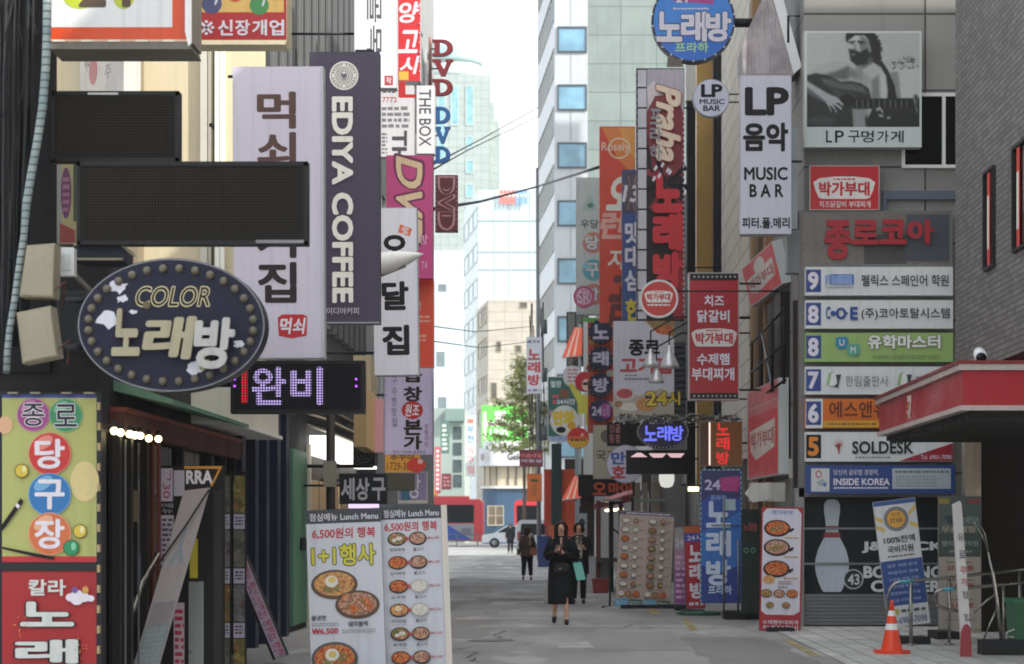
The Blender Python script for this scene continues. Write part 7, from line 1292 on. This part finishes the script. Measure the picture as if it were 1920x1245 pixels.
# ================================================================ vehicles
def wheel(t, x, y, z, r, w, axis='y'):
    d = Ve((0, w / 2, 0)) if axis == 'y' else Ve((w / 2, 0, 0)); c = Ve((x, y, z + r))
    m = MB(); m.tube([c - d, c + d], r, M('#1a1a1b', .7), 20); q = m.build("wheel", t)
    m = MB(); m.tube([c - d * 1.04, c - d * 1.0], r * .6, M('#8a8c8e', .35, metal=.6), 16); m.tube([c + d * 1.0, c + d * 1.04], r * .6, M('#8a8c8e', .35, metal=.6), 16); m.build("rim", q)
def bus(lab, xr, Y, length, flip=1, tri=True):
    x0 = xr - length; z = gz(Y); t = thing("city_bus", lab, "bus", ((x0 + xr) / 2, Y, z)); D = 2.5; BR_ = M('#c23a40', .35, .08); GY = M('#8a8a92', .4, .12)
    R = lambda a, b, c, d, r: [(a + r, c), (b - r, c), (b, c + r), (b, d - r), (b - r, d), (a + r, d), (a, d - r), (a, c + r)]
    m = MB(); m.prism([(x, Y, q) for x, q in R(x0, xr, z + .35, z + 3.28, .22)], (0, D, 0), BR_); m.build("body", t)
    m = MB(); m.prism([(x0 + .1, Y - .012, z + .4), (xr - .62, Y - .012, z + .4), (xr - .62, Y - .012, z + 1.55), (x0 + .1, Y - .012, z + 1.55)], (0, .011, 0), GY); m.build("side_panel", t)
    m = MB(); m.prism([(x0 + .2, Y - .014, z + 1.62), (xr - .62, Y - .014, z + 1.62), (xr - .62, Y - .014, z + 2.88), (x0 + .2, Y - .014, z + 2.88)], (0, .012, 0), GLD); w_ = m.build("window", t)
    m = MB(); x = x0 + 1.6
    while x < xr - .8: m.box(x, x + .07, Y - .03, Y - .0145, z + 1.62, z + 2.88, BLACK); x += 1.45
    m.build("mullion", w_)
    if tri: m = MB(); m.prism([(xr - 5.6, Y - .02, z + .42), (xr - .75, Y - .02, z + .42), (xr - 2.5, Y - .02, z + 1.5), (xr - 5.6, Y - .02, z + 1.5)], (0, .005, 0), M('#2c4f9c', .4)); m.build("blue_graphic", t); m = MB(); m.box(xr - 1.5, xr - .8, Y - .025, Y - .0205, z + .75, z + 1.25, M('#6a6a70', .5)); m.build("engine_grille", t)
    for wx in (x0 + 2.3, xr - 2.9): wheel(t, wx, Y + .2, z, .48, .3)
    m = MB(); m.box(x0 + 1, xr - 1, Y + .5, Y + 2, z + 3.285, z + 3.5, M('#b8454a', .4)); m.build("roof_unit", t)
    return t
bus("red and grey city bus with a blue triangle on its side, tail end showing", at(905, 0, 150).x, 150, 11)
bus("second red bus mostly hidden behind the parked van and the maroon sign", at(964, 0, 154).x + 11, 154, 11, 1, False)
def sedan(lab, x0, Y, col):
    z = gz(Y); t = thing("parked_car", lab, "car", (x0 + 2.2, Y, z)); P2 = [(0, .35), (0, .75), (.08, .85), (.75, .95), (1.55, 1.42), (2.9, 1.45), (3.7, 1.02), (4.35, .92), (4.42, .4)]
    m = MB(); m.prism([(x0 + a, Y, z + b) for a, b in P2], (0, 1.75, 0), col); m.build("body", t)
    for q in ([(.98, 1.0), (1.62, 1.37), (2.15, 1.39), (2.15, 1.0)], [(2.25, 1.0), (2.25, 1.39), (2.85, 1.39), (3.5, 1.02)]): m = MB(); m.prism([(x0 + a, Y - .012, z + b) for a, b in q], (0, .011, 0), GLD); m.build("side_window", t)
    for wx in (.8, 3.5): wheel(t, x0 + wx, Y + .08, z, .32, .22)
    m = MB(); m.box(x0 - .02, x0 + .04, Y + .1, Y + .4, z + .65, z + .78, M('#d8d8d4', .2)); m.build("headlight", t); m = MB(); m.box(x0 + 2.3, x0 + 2.5, Y - .03, Y - .001, z + .86, z + .9, M('#a9abad', .3)); m.build("handle", t); return t
sedan("white sedan side-on between the bus and the van", at(904, 0, 138).x, 138, M('#c9cdd0', .3, .05))
Y = 118; z = gz(Y); xa, xb = at(968, 0, Y).x, at(1036, 0, Y).x; t = thing("parked_van", "boxy silver van facing away at the alley mouth behind the pedestrians", "van", ((xa + xb) / 2, Y, z)); VN = M('#b4b8bb', .3, .08)
m = MB(); m.prism([(xa + .02, Y, z + .35), (xb - .02, Y, z + .35), (xb, Y, z + .9), (xb - .1, Y, z + 1.85), (xb - .25, Y, z + 1.95), (xa + .25, Y, z + 1.95), (xa + .1, Y, z + 1.85), (xa, Y, z + .9)], (0, 4.6, 0), VN); m.build("body", t)
m = MB(); m.prism([(xa + .22, Y - .015, z + 1.12), (xb - .22, Y - .015, z + 1.12), (xb - .28, Y - .015, z + 1.74), (xa + .28, Y - .015, z + 1.74)], (0, .014, 0), GLD); m.build("rear_window", t)
for x in (xa + .06, xb - .22): m = MB(); m.box(x, x + .16, Y - .03, Y - .001, z + .8, z + 1.3, M('#8a2a2a', .3)); m.build("tail_light", t)
m = MB(); m.box(xa, xb, Y - .12, Y + .1, z + .35, z + .58, M('#9a9d9f', .4)); m.build("bumper", t); m = MB(); m.box((xa + xb) / 2 - .26, (xa + xb) / 2 + .26, Y - .02, Y - .001, z + .72, z + .86, M('#d0d4cc', .4)); m.build("number_plate", t)
for x in (xa + .12, xb - .12):
    for y in (Y + .7, Y + 3.7): wheel(t, x, y, z, .33, .22, 'x')
# railing along the avenue
t = thing("guard_rail", "low grey guard rail along the avenue in front of the bus and white car", "railing", (-6, 146, .5)); m = MB()
for zz in (.35, .8): m.tube([(-22, 146, gz(146) + zz), (-3.4, 146, gz(146) + zz)], .03, M('#6a6c6e', .5), 6)
m.build("rail", t); m = MB(); 
for i in range(14): m.tube([(-22 + i * 1.42, 146, gz(146)), (-22 + i * 1.42, 146, gz(146) + .85)], .035, M('#6a6c6e', .5), 6)
m.build("posts", t)
# ================================================================ street tree
Y = 133; x = at(982, 0, Y).x; t = thing("street_tree", "tall layered street tree with olive foliage in front of the green billboard", "tree", (x, Y, gz(Y)))
rn = random.Random(9); m = MB(); tp = [(x, Y, gz(Y)), (x + .05, Y, 4), (x - .05, Y, 7.5), (x - .1, Y, 10.5), (x - .15, Y, 12.6)]; m.tube(tp, [.13, .1, .07, .04, .012], M('#5a4c3e', .8, .3), 8)
tips = []
for i in range(34):
    z = 6.5 + 5.9 * (i / 34) + rn.uniform(-.15, .15); L = (2.3 * (1 - (z - 6.3) / 6.9) + .4) * rn.uniform(.6, 1.1); a = i * 2.4; b = Ve((x, Y, z)); e_ = b + Ve((L * math.cos(a), L * math.sin(a), .12 * L)); m.tube([b, b.lerp(e_, .5) + Ve((0, 0, .06)), e_], [.035, .025, .008], M('#5a4c3e', .8, .3), 5); tips.append((b, e_, L))
m.build("trunk", t); m = MB(); LM = [M(h, .6, .1, streak=0, k=1.1) for h in ('#a3ae70', '#b3b87c', '#8f9e62', '#c2b87c')]
for b, e_, L in tips:
    for j in range(int(120 * L) + 40):
        f = rn.uniform(.25, 1.08); c = b.lerp(e_, f) + Ve((rn.gauss(0, .24), rn.gauss(0, .24), rn.gauss(0, .17))); u = Ve((rn.uniform(-1, 1), rn.uniform(-1, 1), rn.uniform(-.4, .4))).normalized(); w = u.cross(Ve((rn.uniform(-.5, .5), rn.uniform(-.5, .5), 1))).normalized(); q = rn.uniform(.09, .19)
        m.poly([c - u * q, c + w * q * .5, c + u * q, c - w * q * .5], LM[rn.choice((0, 0, 1, 1, 2, 3))])
m.build("crown", t)
# ================================================================ haze
hm, nt, p = nodes_of("haze_air"); nt.nodes.remove(p); pv = nt.nodes.new("ShaderNodeVolumePrincipled"); pv.inputs["Density"].default_value = .00025; pv.inputs["Color"].default_value = (.93, .96, 1, 1); pv.inputs["Anisotropy"].default_value = .2
nt.links.new(pv.outputs[0], nt.nodes["Material Output"].inputs["Volume"])
m = MB(); m.box(-170, 170, -40, 520, -1.6, 120, hm); struct(m, "haze", "stuff")
